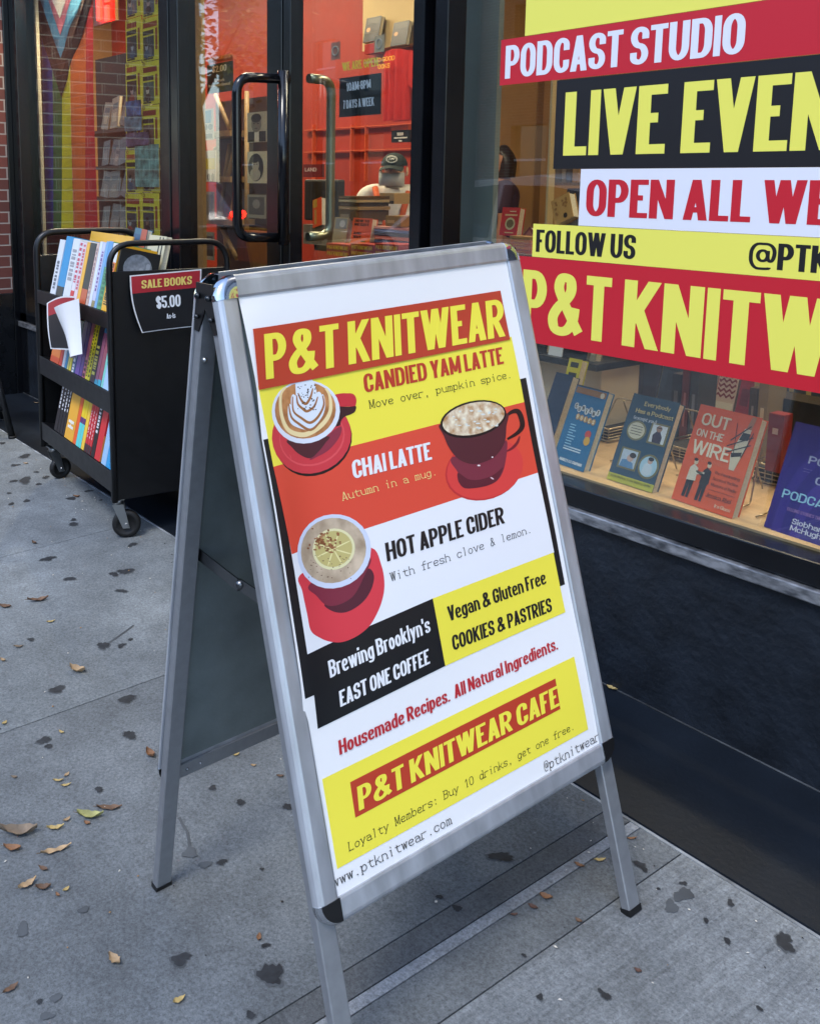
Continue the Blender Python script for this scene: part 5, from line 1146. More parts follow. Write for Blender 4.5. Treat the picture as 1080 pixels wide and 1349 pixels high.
card(326, 147, 351, 187, (176, 172, 156), 'black and white postcard of a young man in a dark jacket', [('r', .03, .02, .97, .36, (38, 36, 34), .001), ('r', .38, .02, .62, .40, (210, 206, 194), .0014), ('o', .48, .60, .26, .27, (120, 116, 106), .0018), ('o', .48, .80, .27, .15, (34, 32, 30), .0022), ('o', .38, .62, .05, .02, (50, 48, 44), .0024), ('o', .58, .62, .05, .02, (50, 48, 44), .0024), ('o', .48, .46, .08, .02, (70, 62, 58), .0024)])
card(326, 199, 351, 241, (196, 190, 166), 'black and white postcard of a woman in a black oval', [('o', .45, .5, .40, .44, (28, 26, 24), .001), ('o', .42, .28, .28, .2, (170, 164, 148), .0014), ('o', .44, .58, .19, .19, (176, 168, 150), .0018), ('o', .40, .74, .22, .10, (40, 38, 36), .0022), ('o', .38, .60, .04, .015, (50, 48, 44), .0024), ('o', .52, .60, .04, .015, (50, 48, 44), .0024)])
card(326, 256, 350, 287, (150, 144, 126), 'grey postcard behind the lower part of the door handle', [('r', .08, .15, .92, .9, (84, 80, 74), .001), ('o', .5, .6, .2, .2, (140, 134, 124), .0014)])
card(266.5, 143, 281, 184, (190, 184, 160), 'cream postcard with a blue cloud above two faces', [('r', .05, .55, .8, .95, (30, 110, 150), .001), ('o', .3, .42, .2, .1, (60, 58, 54), .0014), ('o', .75, .42, .2, .1, (60, 58, 54), .0014), ('r', .05, .05, .9, .2, (50, 50, 46), .001)])
card(266.5, 198, 284, 239, (196, 190, 166), 'cream comic postcard with a yellow panel', [('r', .25, .4, .95, .75, (206, 186, 40), .001), ('r', .05, .05, .3, .7, (60, 58, 50), .0014), ('o', .5, .15, .12, .12, (40, 38, 34), .0014), ('o', .8, .15, .12, .12, (40, 38, 34), .0014)])
card(266.5, 252, 282, 290, (150, 140, 118), 'dull postcard with grey drawing, low on the rack', [('r', .1, .2, .9, .9, (110, 104, 92), .001)])
card(266.5, 305, 282, 342, (140, 130, 106), 'brown photo postcard lowest on the rack', [('r', .1, .15, .9, .85, (70, 56, 46), .001)])
solid('record_crate', 'reddish slatted crate below the postcards', 'crate', 313, 305, 352, 345, 2.66, .1, mat('crate_red', (110, 44, 28), .6, noise=(30, .5), stretch=(6, 6, .3)))

# on the glass right of the door
t, rr = solid('opening_hours_sign', 'black sign with white opening hours stuck inside the door glass', 'sign', 447, 99, 501.5, 152, 2.012, .002, M_sblk)
def ohp(x, y, e=.0015): p_ = PY(x, y, 2.012); return Vector((p_.x, 2.012-e, p_.z))
def oht(o, txt, bl, br, tl, m, e=.0015):
    p_, q, u_ = ohp(*bl, e), ohp(*br, e), ohp(*tl, e); w_ = (q-p_).length; ex = (q-p_)/w_; b = MB(); put_text(b, txt, 'headb', lambda a, c: p_+ex*a+(u_-p_)*c, width=w_); b.build('lettering', m, o)
oht(t, '10AM·8PM', (457, 120), (489, 115), (456.5, 109), WHT); oht(t, '7 DAYS A WEEK', (453, 143), (493.5, 138.5), (452.5, 132), WHT)
b = MB(); put = None
p_, q, u_ = ohp(450.5, 93), ohp(497.5, 86), ohp(449.5, 82); w_ = (q-p_).length; ex = (q-p_)/w_
put_text(b, 'WE ARE OPEN', 'headb', lambda a, c: p_+ex*a+(u_-p_)*c+Vector((0, .004, 0)), width=w_); b.build('open_lettering', mat('gold_vinyl', (246, 220, 60), .4), None, 'yellow we are open letters stuck on the glass', 'lettering', base=p_)
for x0, y0, x1, y1, lb in ((436, 55, 448, 78, 'small translucent sticker with a round logo on the door glass'), (493, 46, 506, 68, 'cream round cornered sticker at the top right of the door glass')):
    o, rr = solid('sticker', lb, 'sticker', x0, y0, x1, y1, 2.013, .001, mat('sticker_%d' % x0, (176, 112, 88) if x0 < 450 else (206, 176, 134), .5)); b = MB()
    cx2, cz2 = (rr[0]+rr[1])/2, (rr[2]+rr[3])/2; b.tube([(cx2+.016*math.cos(a)*(1 if x0 < 450 else .8), 2.0122, cz2+.014*math.sin(a)) for a in [k*math.pi/8 for k in range(16)]], .0022, 5, True); b.build('logo', bm_((214, 196, 176)), o)
# on the walls and racks behind it
for x0, y0, x1, y1, lb in ((481, 23, 500.5, 56, 'dark paperback on the cream board, left of two'), (517, 29, 537.5, 61, 'dark paperback on the cream board, right of two')):
    p_, q, t_ = PY(x0, y1, 4.24), PY(x1, y1, 4.24), PY(x0, y0, 4.24); r, at = face_book(Vector((p_.x, 4.22, p_.z)), Vector((q.x, 4.22, p_.z)), Vector((0, .2, 1)).normalized(), t_.z-p_.z, .03, (22, 20, 22), lb)
    cover_rect(r, at, .1, .72, .9, .95, (70, 64, 54)); cover_rect(r, at, .12, .1, .88, .65, (40, 24, 20)); cover_oval(r, at, .25, .5, .13, .09, (206, 150, 90))
for x0, y0, x1, y1, lb in ((480, 57, 494, 70, 'red folded shirt left on the rail below the cream board'), ): solid('folded_shirt', lb, 'shirt', x0, y0, x1, y1, 4.0, .05, mat('shirt_red2', (150, 22, 20), .8))
sh0, sh1 = PY(500, 100, 3.85), PY(534, 100, 3.85); zt_, zb_ = PY(517, 64, 3.85).z, PY(517, 158, 3.85).z
shirt = thing('hanging_shirt', 'bright red shirt with yellow lettering hanging on the orange wall', 'shirt', ((sh0.x+sh1.x)/2, 3.9, zb_))
def shp(a, c): x = sh0.x+(sh1.x-sh0.x)*a; return (x, 3.85+.012*math.sin(a*26)*(.3+c)+.03*(2*a-1)**2, zt_+(zb_-zt_)*c-.02*(1-c)*(2*a-1)**2)
b = MB(); b.grid(shp, 24, 16); b.grid(lambda a, c: (shp(a, c)[0], 3.96, shp(a, c)[2]), 6, 6); b.build('cloth', mat('shirt_red', (178, 22, 16), .85), shirt)
b = MB(); b.grid(lambda a, c: (sh1.x+.16*a, 3.87+.02*a, zt_-.03-.12*a-.18*c), 5, 5); b.build('sleeve', MATS['shirt_red'], shirt)
b = MB()
for tx, y in (('D GOOD', 84), ('OOKS', 93)):
    p_, q = PY(503, y-2, 3.83), PY(525 if tx == 'D GOOD' else 518.5, y, 3.83); h = PY(503, y-9, 3.83).z-p_.z; put_text(b, tx, 'wide', lambda a, c: (p_.x+a, 3.80, p_.z+c*h*.85), width=q.x-p_.x)
b.build('lettering', mat('shirt_print', (236, 176, 40), .6), shirt)
o, rr = solid('shelf_sign', 'small dark sign with an orange header on the orange wall', 'sign', 515.5, 171, 538, 187, 3.9, .02, M_sblk); b = MB(); pbox(b, 515.5, 164.5, 538, 170.8, 3.9, .02); b.build('header', mat('hdr_orange', (200, 72, 24), .5), o)
b = MB(); pbox(b, 523, 174, 531, 178, 3.895, .002); pbox(b, 519, 180, 536, 182, 3.895, .002); pbox(b, 525, 184, 529, 186, 3.895, .002); b.build('print', bm_((210, 206, 196)), o)
o, rr = solid('wall_sign', 'dark red sign with pale letters low on the orange wall behind the door', 'sign', 399, 216, 424, 233, 4.0, .02, mat('plum_sign', (96, 20, 28), .5)); ytext(o, 'LAND', 'wide', 402, 417, 225.5, 5, 4.0, (200, 180, 180))
b = MB()
for xx in (411, 461, 480): pbox(b, xx, 164, xx+.8, 238, 4.36, .03)
for yy in (166, 197): pbox(b, 400, yy, 541, yy+1.2, 4.36, .03)
b.build('wall_grid', mat('pale_orange', (206, 92, 56), .5), None, 'thin lighter battens in a grid on the orange wall', 'strips')  # thin paler lines laid in a grid just in front of the wall

# the sales table with its stacks
tb = thing('sales_table', 'low table carrying stacks of books behind the door glass', 'table', (PY(470, 330, 2.6).x, 2.8, .02)); tx0, tx1, tz = PY(392, 326, 2.55).x, PY(556, 326, 2.55).x, PY(470, 329, 2.55).z-.10
b = MB(); b.box((tx0, 2.5, tz-.04), (tx1, 3.2, tz)); b.build('table_top', M_wood, tb, bevel=.004)
for ax_ in (tx0+.04, tx1-.08):
    for ay in (2.54, 3.1): b = MB(); b.box((ax_, ay, .02), (ax_+.05, ay+.05, tz-.04)); b.build('leg', M_wood, tb)
M_ptred = mat('tote_red', (166, 40, 24), .5)
for i, (x0, x1, y) in enumerate(((430, 460, 325), (462, 492, 325), (494, 525, 325), (430, 460, 333), (462, 492, 333), (494, 525, 333))):
    o, rr = solid('boxed_set', 'red box with the yellow shop name, %s in the %s row on the sales table' % (('left', 'middle', 'right')[i % 3], ('upper', 'lower')[i//3]), 'box', x0, y-4, x1, y+3.4, 2.52, .2, M_ptred, 'red boxes on the sales table'); ytext(o, 'P&T KNITWEAR', 'head', x0+1.5, x1-1.5, y+2.2, 5, 2.52, (232, 176, 40))
def tbook(x0, y0, x1, y1, Y, col, lb, lean=.16, roll=0, group=None):
    p_, q, t_ = PY(x0, y1, Y), PY(x1, y1, Y), PY(x0, y0, Y); up = Vector((math.sin(R(roll)), lean, math.cos(R(roll)))).normalized(); w_ = q.x-p_.x
    return face_book(Vector((p_.x, Y, p_.z)), Vector((p_.x+w_*math.cos(R(roll)), Y, p_.z-w_*math.sin(R(roll)))), up, t_.z-p_.z, .03, col, lb, group=group)
r, at = tbook(461, 286, 486, 320, 2.6, (232, 92, 50), 'orange book titled how to resist standing on the sales table')
for tx, v, a1, c in (('HOW TO', .84, .86, (60, 24, 20)), ('RESIST', .70, .88, (60, 24, 20)), ('AND', .36, .52, (70, 28, 22)), ('WHY', .22, .55, (70, 28, 22))): cover_text(r, at, txt=tx, st='headb', a0=.12, v0=v, a1=a1, h=.10, col=c)
cover_rect(r, at, .55, .08, .8, .13, (50, 40, 30))
r, at = tbook(412, 262, 424, 300, 2.62, (226, 74, 30), 'orange book leaning sideways at the left of the sales table', roll=-14); cover_rect(r, at, .05, .7, .5, .98, (196, 140, 40)); cover_rect(r, at, .2, .1, .45, .62, (200, 130, 60))
r, at = tbook(437, 285, 455, 319, 2.6, (176, 152, 112), 'cream bag like book with a grey picture left of the orange book'); cover_rect(r, at, .1, .55, .9, .95, (140, 138, 132)); cover_oval(r, at, .6, .75, .2, .14, (196, 190, 180), .001)
r, at = tbook(484, 258, 497, 296, 2.75, (222, 84, 34), 'orange framed book with a dark photo leaning behind', roll=-6); cover_rect(r, at, .15, .25, .85, .85, (206, 196, 184)); cover_rect(r, at, .25, .5, .75, .82, (48, 44, 46), .001)
for i, (x0, y0, x1, y1, c, lb) in enumerate(((446, 258, 470, 262, (90, 66, 40), 'topmost flat book of the dark stack on the table'), (446, 262.5, 470, 266, (176, 152, 110), 'second flat book of the dark stack on the table'), (447, 266.5, 469, 271, (60, 44, 34), 'third flat book of the dark stack on the table'), (446, 271.5, 471, 276, (150, 120, 80), 'fourth flat book of the dark stack on the table'), (447, 276.5, 469, 290, (96, 72, 48), 'thick box at the bottom of the dark stack on the table'),
        (490, 299, 538, 302, (214, 150, 130), 'thin pinkish book on top of the right stack on the table'), (492, 302.6, 538, 306, (110, 124, 150), 'blue grey book second in the right stack on the table'), (489, 306.6, 538, 311, (60, 56, 62), 'dark patterned book third in the right stack on the table'), (493, 311.6, 538, 316, (206, 120, 96), 'salmon book fourth in the right stack on the table'), (490, 316.6, 538, 320.5, (70, 80, 104), 'slate book at the bottom of the right stack on the table'),
        (508, 284, 528, 298, (150, 106, 40), 'brown box with three pale bands above the right stack'), (399, 296, 431, 322, (120, 104, 84), 'grey cardboard box at the left end of the sales table'))):
    o, rr = solid('stacked_book' if 'box' not in lb else 'box', lb, 'book' if 'box' not in lb else 'box', x0, y0, x1, y1, 2.63, .18, bm_(c), 'stacks on the sales table'); b = MB(); b.box((rr[0]+.01, 2.6285, rr[2]+(rr[3]-rr[2])*.3), (rr[0]+(rr[1]-rr[0])*.6, 2.6292, rr[2]+(rr[3]-rr[2])*.6)); b.build('spine_print', bm_(tuple(min(255, v+50) for v in c)), o)
mn = thing('till_screen', 'dark grey till screen seen from behind near the silver handle', 'screen', PY(424, 291, 2.9)); b = MB(); pbox(b, 400, 236, 444, 291, 2.9, .05); b.build('screen_back', mat('dark_grey_plastic', (52, 46, 42), .5), mn, bevel=.01); b = MB(); pbox(b, 414, 291, 430, 330, 2.93, .04); b.build('stand', M_blackplastic, mn)

# ------------------------------------------------------------------ people in the shop
def skinmesh(name, pts, edges, rad, m, parent, lv=2, label=None):
    bm = bmesh.new(); sk = bm.verts.layers.skin.verify(); vs = []; og = origin(parent) if parent else Vector()
    for p_, r_ in zip(pts, rad):
        v = bm.verts.new(Vector(p_)-og); v[sk].radius = r_ if isinstance(r_, tuple) else (r_, r_); vs.append(v)
    vs[0][sk].use_root = True
    for a, c in edges: bm.edges.new((vs[a], vs[c]))
    me = bpy.data.meshes.new(name); bm.to_mesh(me); bm.free(); me.materials.append(m)
    o = bpy.data.objects.new(name, me); COL.objects.link(o); o.parent = parent
    md = o.modifiers.new('skin', 'SKIN'); md.use_smooth_shade = True; md.branch_smoothing = .6; s_ = o.modifiers.new('sub', 'SUBSURF'); s_.levels = s_.render_levels = lv
    return o
def person(label, head, floor, yaw, skin, top, trousers, look=0, nod=0, arms='down', ears=True, hun=0):
    f = Vector((math.cos(yaw), math.sin(yaw), 0)); s_ = Vector((-f.y, f.x, 0)); hx_, hy_ = head.x, head.y; Hh = head.z+.12-floor; k = Hh/1.75
    def P_(fr, sd, z):
        if 1.2 < z < 1.53: z += hun*(1 if z < 1.46 else .5)
        return Vector((hx_, hy_, floor))+f*(fr*k)+s_*(sd*k)+UPZ*(z*k)
    t = thing('person', label, 'person', (hx_, hy_, floor))
    pts = [P_(0, 0, .95), P_(0, 0, 1.12), P_(-.01, 0, 1.33), P_(-.02, 0, 1.44), P_(-.01, 0, 1.50), P_(.0, 0, 1.56), P_(.012, 0, 1.63), P_(.005, 0, 1.70)]
    rad = [(.155*k, .115*k), (.14*k, .105*k), (.165*k, .115*k), (.10*k, .08*k), .055*k, (.065*k, .075*k), (.076*k, .092*k), (.066*k, .08*k)]
    ed = [(0, 1), (1, 2), (2, 3), (3, 4), (4, 5), (5, 6), (6, 7)]
    for sg in (1, -1):
        i = len(pts); 
        el_, wr, hd = ((P_(.0, .24*sg, 1.12), P_(.06, .25*sg, .87), P_(.09, .25*sg, .78)) if arms == 'down' else (P_(.06, .25*sg, 1.12), P_(.28, .15*sg, 1.08), P_(.36, .12*sg, 1.07)))
        pts += [P_(-.01, .185*sg, 1.40), el_, wr, hd]; rad += [.058*k, .043*k, .030*k, (.02*k, .038*k)]; ed += [(3, i), (i, i+1), (i+1, i+2), (i+2, i+3)]
        j = len(pts); pts += [P_(0, .09*sg, .88), P_(.01, .10*sg, .48), P_(-.02, .10*sg, .09), P_(.10, .11*sg, .04)]; rad += [.088*k, .062*k, .045*k, (.04*k, .035*k)]; ed += [(0, j), (j, j+1), (j+1, j+2), (j+2, j+3)]
        # fingers and thumb
        d_ = (hd-wr).normalized(); ac = s_ if arms == 'down' else s_
        for q, (of, ln) in enumerate(((-.024, .062), (-.008, .072), (.008, .068), (.024, .052))):
            kk = len(pts); base_ = hd+(f if arms == 'down' else s_)*(of*k)+d_*(.02*k); pts += [base_, base_+d_*(ln*.55*k), base_+d_*(ln*k)-(s_*sg*.014*k if arms == 'down' else UPZ*.02*k)]; rad += [.0095*k, .0085*k, .007*k]; ed += [(i+3, kk), (kk, kk+1), (kk+1, kk+2)]
        kk = len(pts); th_ = (f if arms == 'down' else -s_*sg); pts += [wr.lerp(hd, .6)+th_*(.03*k), wr.lerp(hd, 1.2)+th_*(.05*k)]; rad += [.011*k, .009*k]; ed += [(i+3, kk), (kk, kk+1)]
    skinmesh('body', pts, ed, rad, mat('skin_%d' % skin[0], skin, .5), t)
    # shirt and trousers follow the body
    sp, sr, se = [pts[0]+UPZ*.03, pts[1], pts[2], pts[3]], [(.172*k, .132*k), (.158*k, .122*k), (.182*k, .132*k), (.115*k, .092*k)], [(0, 1), (1, 2), (2, 3)]
    for sg in (1, -1):
        i = len(sp); a = P_(-.01, .19*sg, 1.40); e = pts[9 if False else [q for q in range(len(pts)) if (pts[q]-P_(-.01, .185*sg, 1.40)).length < 1e-6][0]+1]; sp += [a, a.lerp(e, .75)]; sr += [.073*k, .062*k]; se += [(3, i), (i, i+1)]
    skinmesh('shirt', sp, se, sr, mat('cloth_%d_%d_%d' % top, top, .85), t)
    tp, tr, te = [P_(0, 0, .96)], [(.165*k, .125*k)], []
    for sg in (1, -1): i = len(tp); tp += [P_(0, .09*sg, .88), P_(.01, .10*sg, .48), P_(-.02, .10*sg, .10)]; tr += [.098*k, .074*k, .062*k]; te += [(0, i), (i, i+1), (i+1, i+2)]
    skinmesh('trousers', tp, te, tr, mat('cloth_%d_%d_%d' % trousers, trousers, .85), t)
    # face
    hf = Matrix.Rotation(look, 3, 'Z') @ f; hs = Vector((-hf.y, hf.x, 0)); hc = P_(.012, 0, 1.63)
    def HP(fr, sd, z): return hc+hf*(fr*k)+hs*(sd*k)+UPZ*(z*k)
    b = MB(); b.tube([HP(.088, 0, .012), HP(.112, 0, -.022)], [.008*k, .014*k], 8); b.ball(HP(.106, 0, -.022), .013*k, n=8, mth=6); b.build('nose', MATS['skin_%d' % skin[0]], t)
    for sg in (1, -1):
        b = MB(); b.ball(HP(.082, .033*sg, .012), .011*k, n=8, mth=6); b.build('eye', mat('eye_white', (214, 208, 200), .3), t)
        b = MB(); b.ball(HP(.092, .033*sg, .012), .0052*k, n=8, mth=6); b.build('iris', mat('iris', (40, 28, 20), .2), t)
        b = MB(); b.tube([HP(.088, .018*sg, .032), HP(.09, .034*sg, .037), HP(.078, .052*sg, .031)], .004*k, 6); b.build('eyebrow', mat('dark_hair', (26, 19, 16), .6), t)
        if not ears: continue
        b = MB(); b.ball(HP(0, .086*sg, -.002), .022*k, .010*k, .032*k, 10, 6, (hf, hs, UPZ)); b.build('ear', MATS['skin_%d' % skin[0]], t)
    b = MB(); b.tube([HP(.092, -.024, -.052), HP(.1, 0, -.052), HP(.092, .024, -.052)], .006*k, 6); b.build('mouth', mat('lips', (150, 80, 70), .5), t)
    return t, HP, k, P_
hd = PY(519, 232, 3.35); tocam = math.atan2(-hd.y, -hd.x)
man, HP, k, PB = person('person in a dark cap, grey face mask and white shirt behind the sales table', hd, .02, tocam-.05, (222, 176, 146), (226, 220, 208), (40, 42, 50), look=-.12, arms='fwd', hun=.075)
b = MB(); M_cap = mat('cap_green', (22, 34, 26), .8); b.smooth = True
b.grid(lambda a, c: HP(-.005+.102*math.cos(2*math.pi*a)*math.sin(math.pi/2*c+.0001), .088*math.sin(2*math.pi*a)*math.sin(math.pi/2*c+.0001), .035+.085*math.cos(math.pi/2*c)), 20, 8)
b.grid(lambda a, c: HP(.06+.11*c*(1-(2*a-1)**2*.35)+.02, (a-.5)*.15, .042-.025*c-.02*(2*a-1)**2), 10, 5); b.grid(lambda a, c: HP(.06+.11*c*(1-(2*a-1)**2*.35)+.02, (a-.5)*.15, .037-.025*c-.02*(2*a-1)**2), 10, 5); cap_ = b.build('cap', M_cap, man)
b = MB(); b.tube([HP(.1, .034*math.cos(t), .074+.02*math.sin(t)) for t in [q*math.pi/8 for q in range(16)]], .004, 6, True); b.tube([HP(.101, -.018, .066), HP(.103, -.01, .084), HP(.104, -.002, .068), HP(.104, .004, .082)], .003, 5); b.tube([HP(.104, .004, .082), HP(.103, .012, .072), HP(.101, .02, .084)], .003, 5); b.build('cap_badge', bm_((220, 218, 206)), cap_)
b = MB(); b.grid(lambda a, c: HP(.07+.055*math.cos((a-.5)*2.6)*(.8+.4*math.sin(math.pi*c)), .088*math.sin((a-.5)*2.6), -.010-.085*c), 14, 8); b.build('face_mask', mat('mask_grey', (190, 188, 182), .9), man)
for sg in (1, -1):
    b = MB(); b.tube([HP(.05, .083*sg, -.03), HP(.01, .093*sg, .0), HP(.0, .094*sg, .005)], .002, 5); b.build('mask_loop', bm_((170, 166, 158)), man)
b = MB(); b.tube([PB(.075, .10, 1.46), PB(.125, .07, 1.30), PB(.135, .02, 1.10)], .016, 8); b.tube([PB(.06, -.12, 1.45), PB(.13, -.08, 1.30), PB(.135, -.02, 1.10)], .016, 8); b.build('apron_straps', mat('strap_orange', (206, 88, 30), .8), man)
o, rr = solid('parcel', 'tan parcel held in front of the person in the dark cap', 'parcel', 500, 254, 519, 268, hd.y-.42, .1, mat('kraft', (176, 140, 88), .7)); b = MB(); b.box((rr[0], hd.y-.4215, rr[2]), (rr[1], hd.y-.4205, rr[2]+(rr[3]-rr[2])*.28)); b.build('label', bm_((40, 26, 20)), o)
hd2 = PY(662, 214, 4.9); wm, HP, k, PB = person('person with long dark hair and a plum top half hidden behind the window column', hd2, .02, math.atan2(-1, -.9), (176, 124, 96), (60, 40, 58), (34, 34, 42), look=.3, ears=False)
b = MB(); b.grid(lambda a, c: HP(-.02+.105*math.cos(2*math.pi*a)*(math.sin(math.pi*.5*min(1, c*1.6))*(1 if c < .62 else 1-.25*(c-.62))) * (1 if math.cos(2*math.pi*a) < .45 or c < .35 else .55), .094*math.sin(2*math.pi*a)*math.sin(math.pi*.5*min(1, c*1.6)), .115-.26*max(0, c-.1)-.02*c), 20, 12); b.smooth = True; b.build('hair', mat('hair_black', (22, 15, 13), .45), wm)
b = MB(); b.tube([PB(.06, -.13, 1.46), PB(.12, -.02, 1.25), PB(.12, .12, 1.0)], .014, 8); b.build('bag_strap', mat('strap_red', (190, 36, 30), .7), wm)

# ------------------------------------------------------------------ window display
b = MB(); b.box((xa['wl'], 2.012, .40), (3.2, 2.62, .490)); b.build('display_platform', mat('platform_wood', (196, 166, 126), .5, noise=(7, .16), stretch=(.5, 6, 6)), None, 'pale wooden platform carrying the window display', 'platform')
ZP = .4915
def wbook(bl, br, top, th, col, lb, ht=None):
    p_, q = PZ(bl[0], bl[1], ZP), PZ(br[0], br[1], ZP); q = Vector((q.x, (p_.y+q.y)/2 if False else q.y, ZP)); up = Vector((0, .40, .916)).normalized(); ht = ht or .225
    return face_book(p_, q, up, ht, th, col, lb, group='face-out books in the window display')
GB = []
r, at = wbook((727, 607.5), (768, 622), None, .024, (20, 104, 150), 'blue content rules book standing face out in the window', .222)
cover_rect(r, at, 0, .985, 1, 1, (16, 60, 84)); cover_rect(r, at, .04, .90, .96, .975, (150, 104, 56)); 
for i, ch in enumerate('CONTENT'): cover_oval(r, at, .20+.115*i, .74-.028*(i % 2)-.01*i*.3, .062, .040, (214, 216, 212), .0008); cover_text(r, at, ch, 'headb', .17+.115*i, .715-.028*(i % 2)-.003*i, .23+.115*i, .05, (36, 44, 52))
for i, ch in enumerate('RULES'): cover_oval(r, at, .34+.125*i, .615-.004*i, .062, .040, (182, 140, 84), .0008); cover_text(r, at, ch, 'headb', .31+.125*i, .59-.004*i, .37+.125*i, .05, (236, 222, 190))
for i in range(9): cover_rect(r, at, .20, .50-.034*i, .20+random.uniform(.14, .26), .512-.034*i, (150, 196, 220))
for i in range(2): cover_rect(r, at, .2, .225-.03*i, .74, .240-.03*i, (196, 216, 226))
cover_oval(r, at, .80, .44, .09, .05, (190, 60, 50), .0010); cover_oval(r, at, .82, .36, .09, .055, (206, 160, 60), .0011); cover_text(r, at, 'HANDLEY, C.C. CHAPMAN', 'headb', .2, .05, .9, .035, (226, 232, 236)); cover_oval(r, at, .86, .93, .06, .035, (206, 196, 170), .0011)
r, at = wbook((799, 630.5), (858.5, 649.5), None, .024, (36, 70, 92), 'dark blue everybody has a podcast book with four framed pictures', .232)
cover_rect(r, at, 0, 0, 1, .085, (176, 176, 60)); cover_text(r, at, 'Everybody', 'wide', .30, .885, .86, .05, (206, 190, 132)); cover_text(r, at, 'Has a Podcast', 'wide', .16, .795, .97, .05, (210, 192, 130)); cover_text(r, at, '(except you)', 'thin', .16, .72, .66, .04, (214, 218, 222))
cover_text(r, at, 'Justin McElroy, Travis McElroy, Griffin', 'thin', .06, .045, .94, .026, (44, 50, 30))
cover_oval(r, at, .30, .60, .21, .112, (120, 116, 82), .0008); cover_oval(r, at, .30, .60, .175, .092, (196, 190, 166), .0011)
for i in range(4): cover_rect(r, at, .18, .645-.03*i, .42, .652-.03*i, (60, 58, 50), .0014)
cover_rect(r, at, .57, .50, .96, .735, (116, 108, 70), .0008); cover_rect(r, at, .61, .52, .92, .715, (196, 202, 206), .0011); cover_poly(r, at, [(.68, .52), (.66, .60), (.72, .645), (.80, .645), (.86, .59), (.86, .52)], (52, 44, 62), .0014); cover_oval(r, at, .76, .675, .06, .035, (150, 116, 98), .0016); cover_rect(r, at, .70, .68, .82, .69, (30, 28, 30), .0018)
cover_rect(r, at, .12, .16, .53, .395, (116, 108, 70), .0008); cover_rect(r, at, .16, .18, .49, .375, (176, 190, 202), .0011); cover_poly(r, at, [(.17, .18), (.2, .26), (.32, .27), (.44, .24), (.48, .18)], (86, 130, 170), .0014); cover_oval(r, at, .36, .29, .07, .04, (190, 160, 146), .0016); cover_oval(r, at, .40, .325, .07, .03, (44, 36, 34), .0017)
cover_oval(r, at, .77, .255, .215, .135, (116, 108, 70), .0008, 26); cover_oval(r, at, .77, .255, .175, .112, (160, 196, 214), .0011, 26); cover_poly(r, at, [(.66, .17), (.68, .27), (.76, .30), (.86, .26), (.87, .18), (.77, .15)], (190, 204, 214), .0014); cover_oval(r, at, .78, .315, .055, .03, (186, 156, 142), .0016); cover_oval(r, at, .79, .34, .06, .022, (36, 32, 34), .0017)
r, at = wbook((884, 656.5), (963.5, 683.5), None, .026, (212, 84, 34), 'orange out on the wire book with two figures and a microphone', .240)
cover_text(r, at, 'OUT', 'wide', .10, .80, .56, .125, (214, 204, 178)); cover_text(r, at, 'ON THE', 'wide', .08, .68, .52, .075, (214, 204, 178)); cover_text(r, at, 'WIRE', 'wide', .08, .50, .70, .14, (218, 208, 182))
WM = (212, 200, 176); BK = (30, 26, 24)
cover_poly(r, at, [(.74, .44), (.70, .58), (.74, .72), (.80, .86), (.90, .86), (.90, .72), (.86, .56), (.82, .44)], (196, 186, 160), .0009); cover_poly(r, at, [(.72, .56), (.70, .60), (.86, .63), (.86, .59)], BK, .0012); cover_poly(r, at, [(.76, .74), (.79, .82), (.91, .82), (.89, .75)], BK, .0012); cover_poly(r, at, [(.82, .86), (.86, .99), (.93, .99), (.90, .86)], (160, 110, 80), .0010)
for (a0, v0, a1, v1) in ((.60, .66, .96, .80), (.62, .60, .95, .72), (.60, .80, .92, .60), (.66, .90, .74, .58), (.94, .84, .86, .58), (.63, .72, .88, .90)): cover_poly(r, at, [(a0, v0), (a0+.012, v0-.008), (a1+.012, v1-.008), (a1, v1)], BK, .0014)
for sx_, jk in ((.20, (206, 200, 180)), (.42, (34, 30, 28))):
    cover_poly(r, at, [(sx_-.06, .06), (sx_-.05, .24), (sx_+.07, .24), (sx_+.05, .06), (sx_+.01, .06), (sx_+.01, .2), (sx_-.01, .06)], BK, .0009); cover_poly(r, at, [(sx_-.06, .23), (sx_-.05, .36), (sx_+.0, .40), (sx_+.08, .37), (sx_+.09, .24)], jk, .0010); cover_oval(r, at, sx_+.02, .425, .032, .028, (206, 190, 160), .0011); cover_oval(r, at, sx_+.01, .447, .034, .016, BK, .0012)
    cover_poly(r, at, [(sx_+(.06 if sx_ < .3 else -.04), .34), (sx_+(.20 if sx_ < .3 else -.16), .345), (sx_+(.20 if sx_ < .3 else -.16), .33), (sx_+(.06 if sx_ < .3 else -.04), .30)], jk, .0013)
for i, (tx, v) in enumerate((('The Fascinating', .36), ('Secrets of the New', .30), ('Masters of Radio', .24))): cover_text(r, at, tx, 'thin', .55, v, .95, .032, (52, 30, 22))
cover_text(r, at, 'Jessica Abel', 'thin', .52, .125, .92, .045, (44, 26, 20)); cover_text(r, at, 'Ira Glass', 'thin', .70, .05, .95, .035, (226, 208, 180)); cover_rect(r, at, .52, .20, .95, .203, (80, 40, 26))
for i in range(26): a_ = .1+.026*i; cover_rect(r, at, a_, .44, a_+.006, .44+random.uniform(.02, .07), (206, 120, 86), .0008)
r, at = wbook((1006, 693.5), (1120, 731), None, .03, (58, 46, 128), 'violet power of podcasting book cut by the right edge of the view', .245)
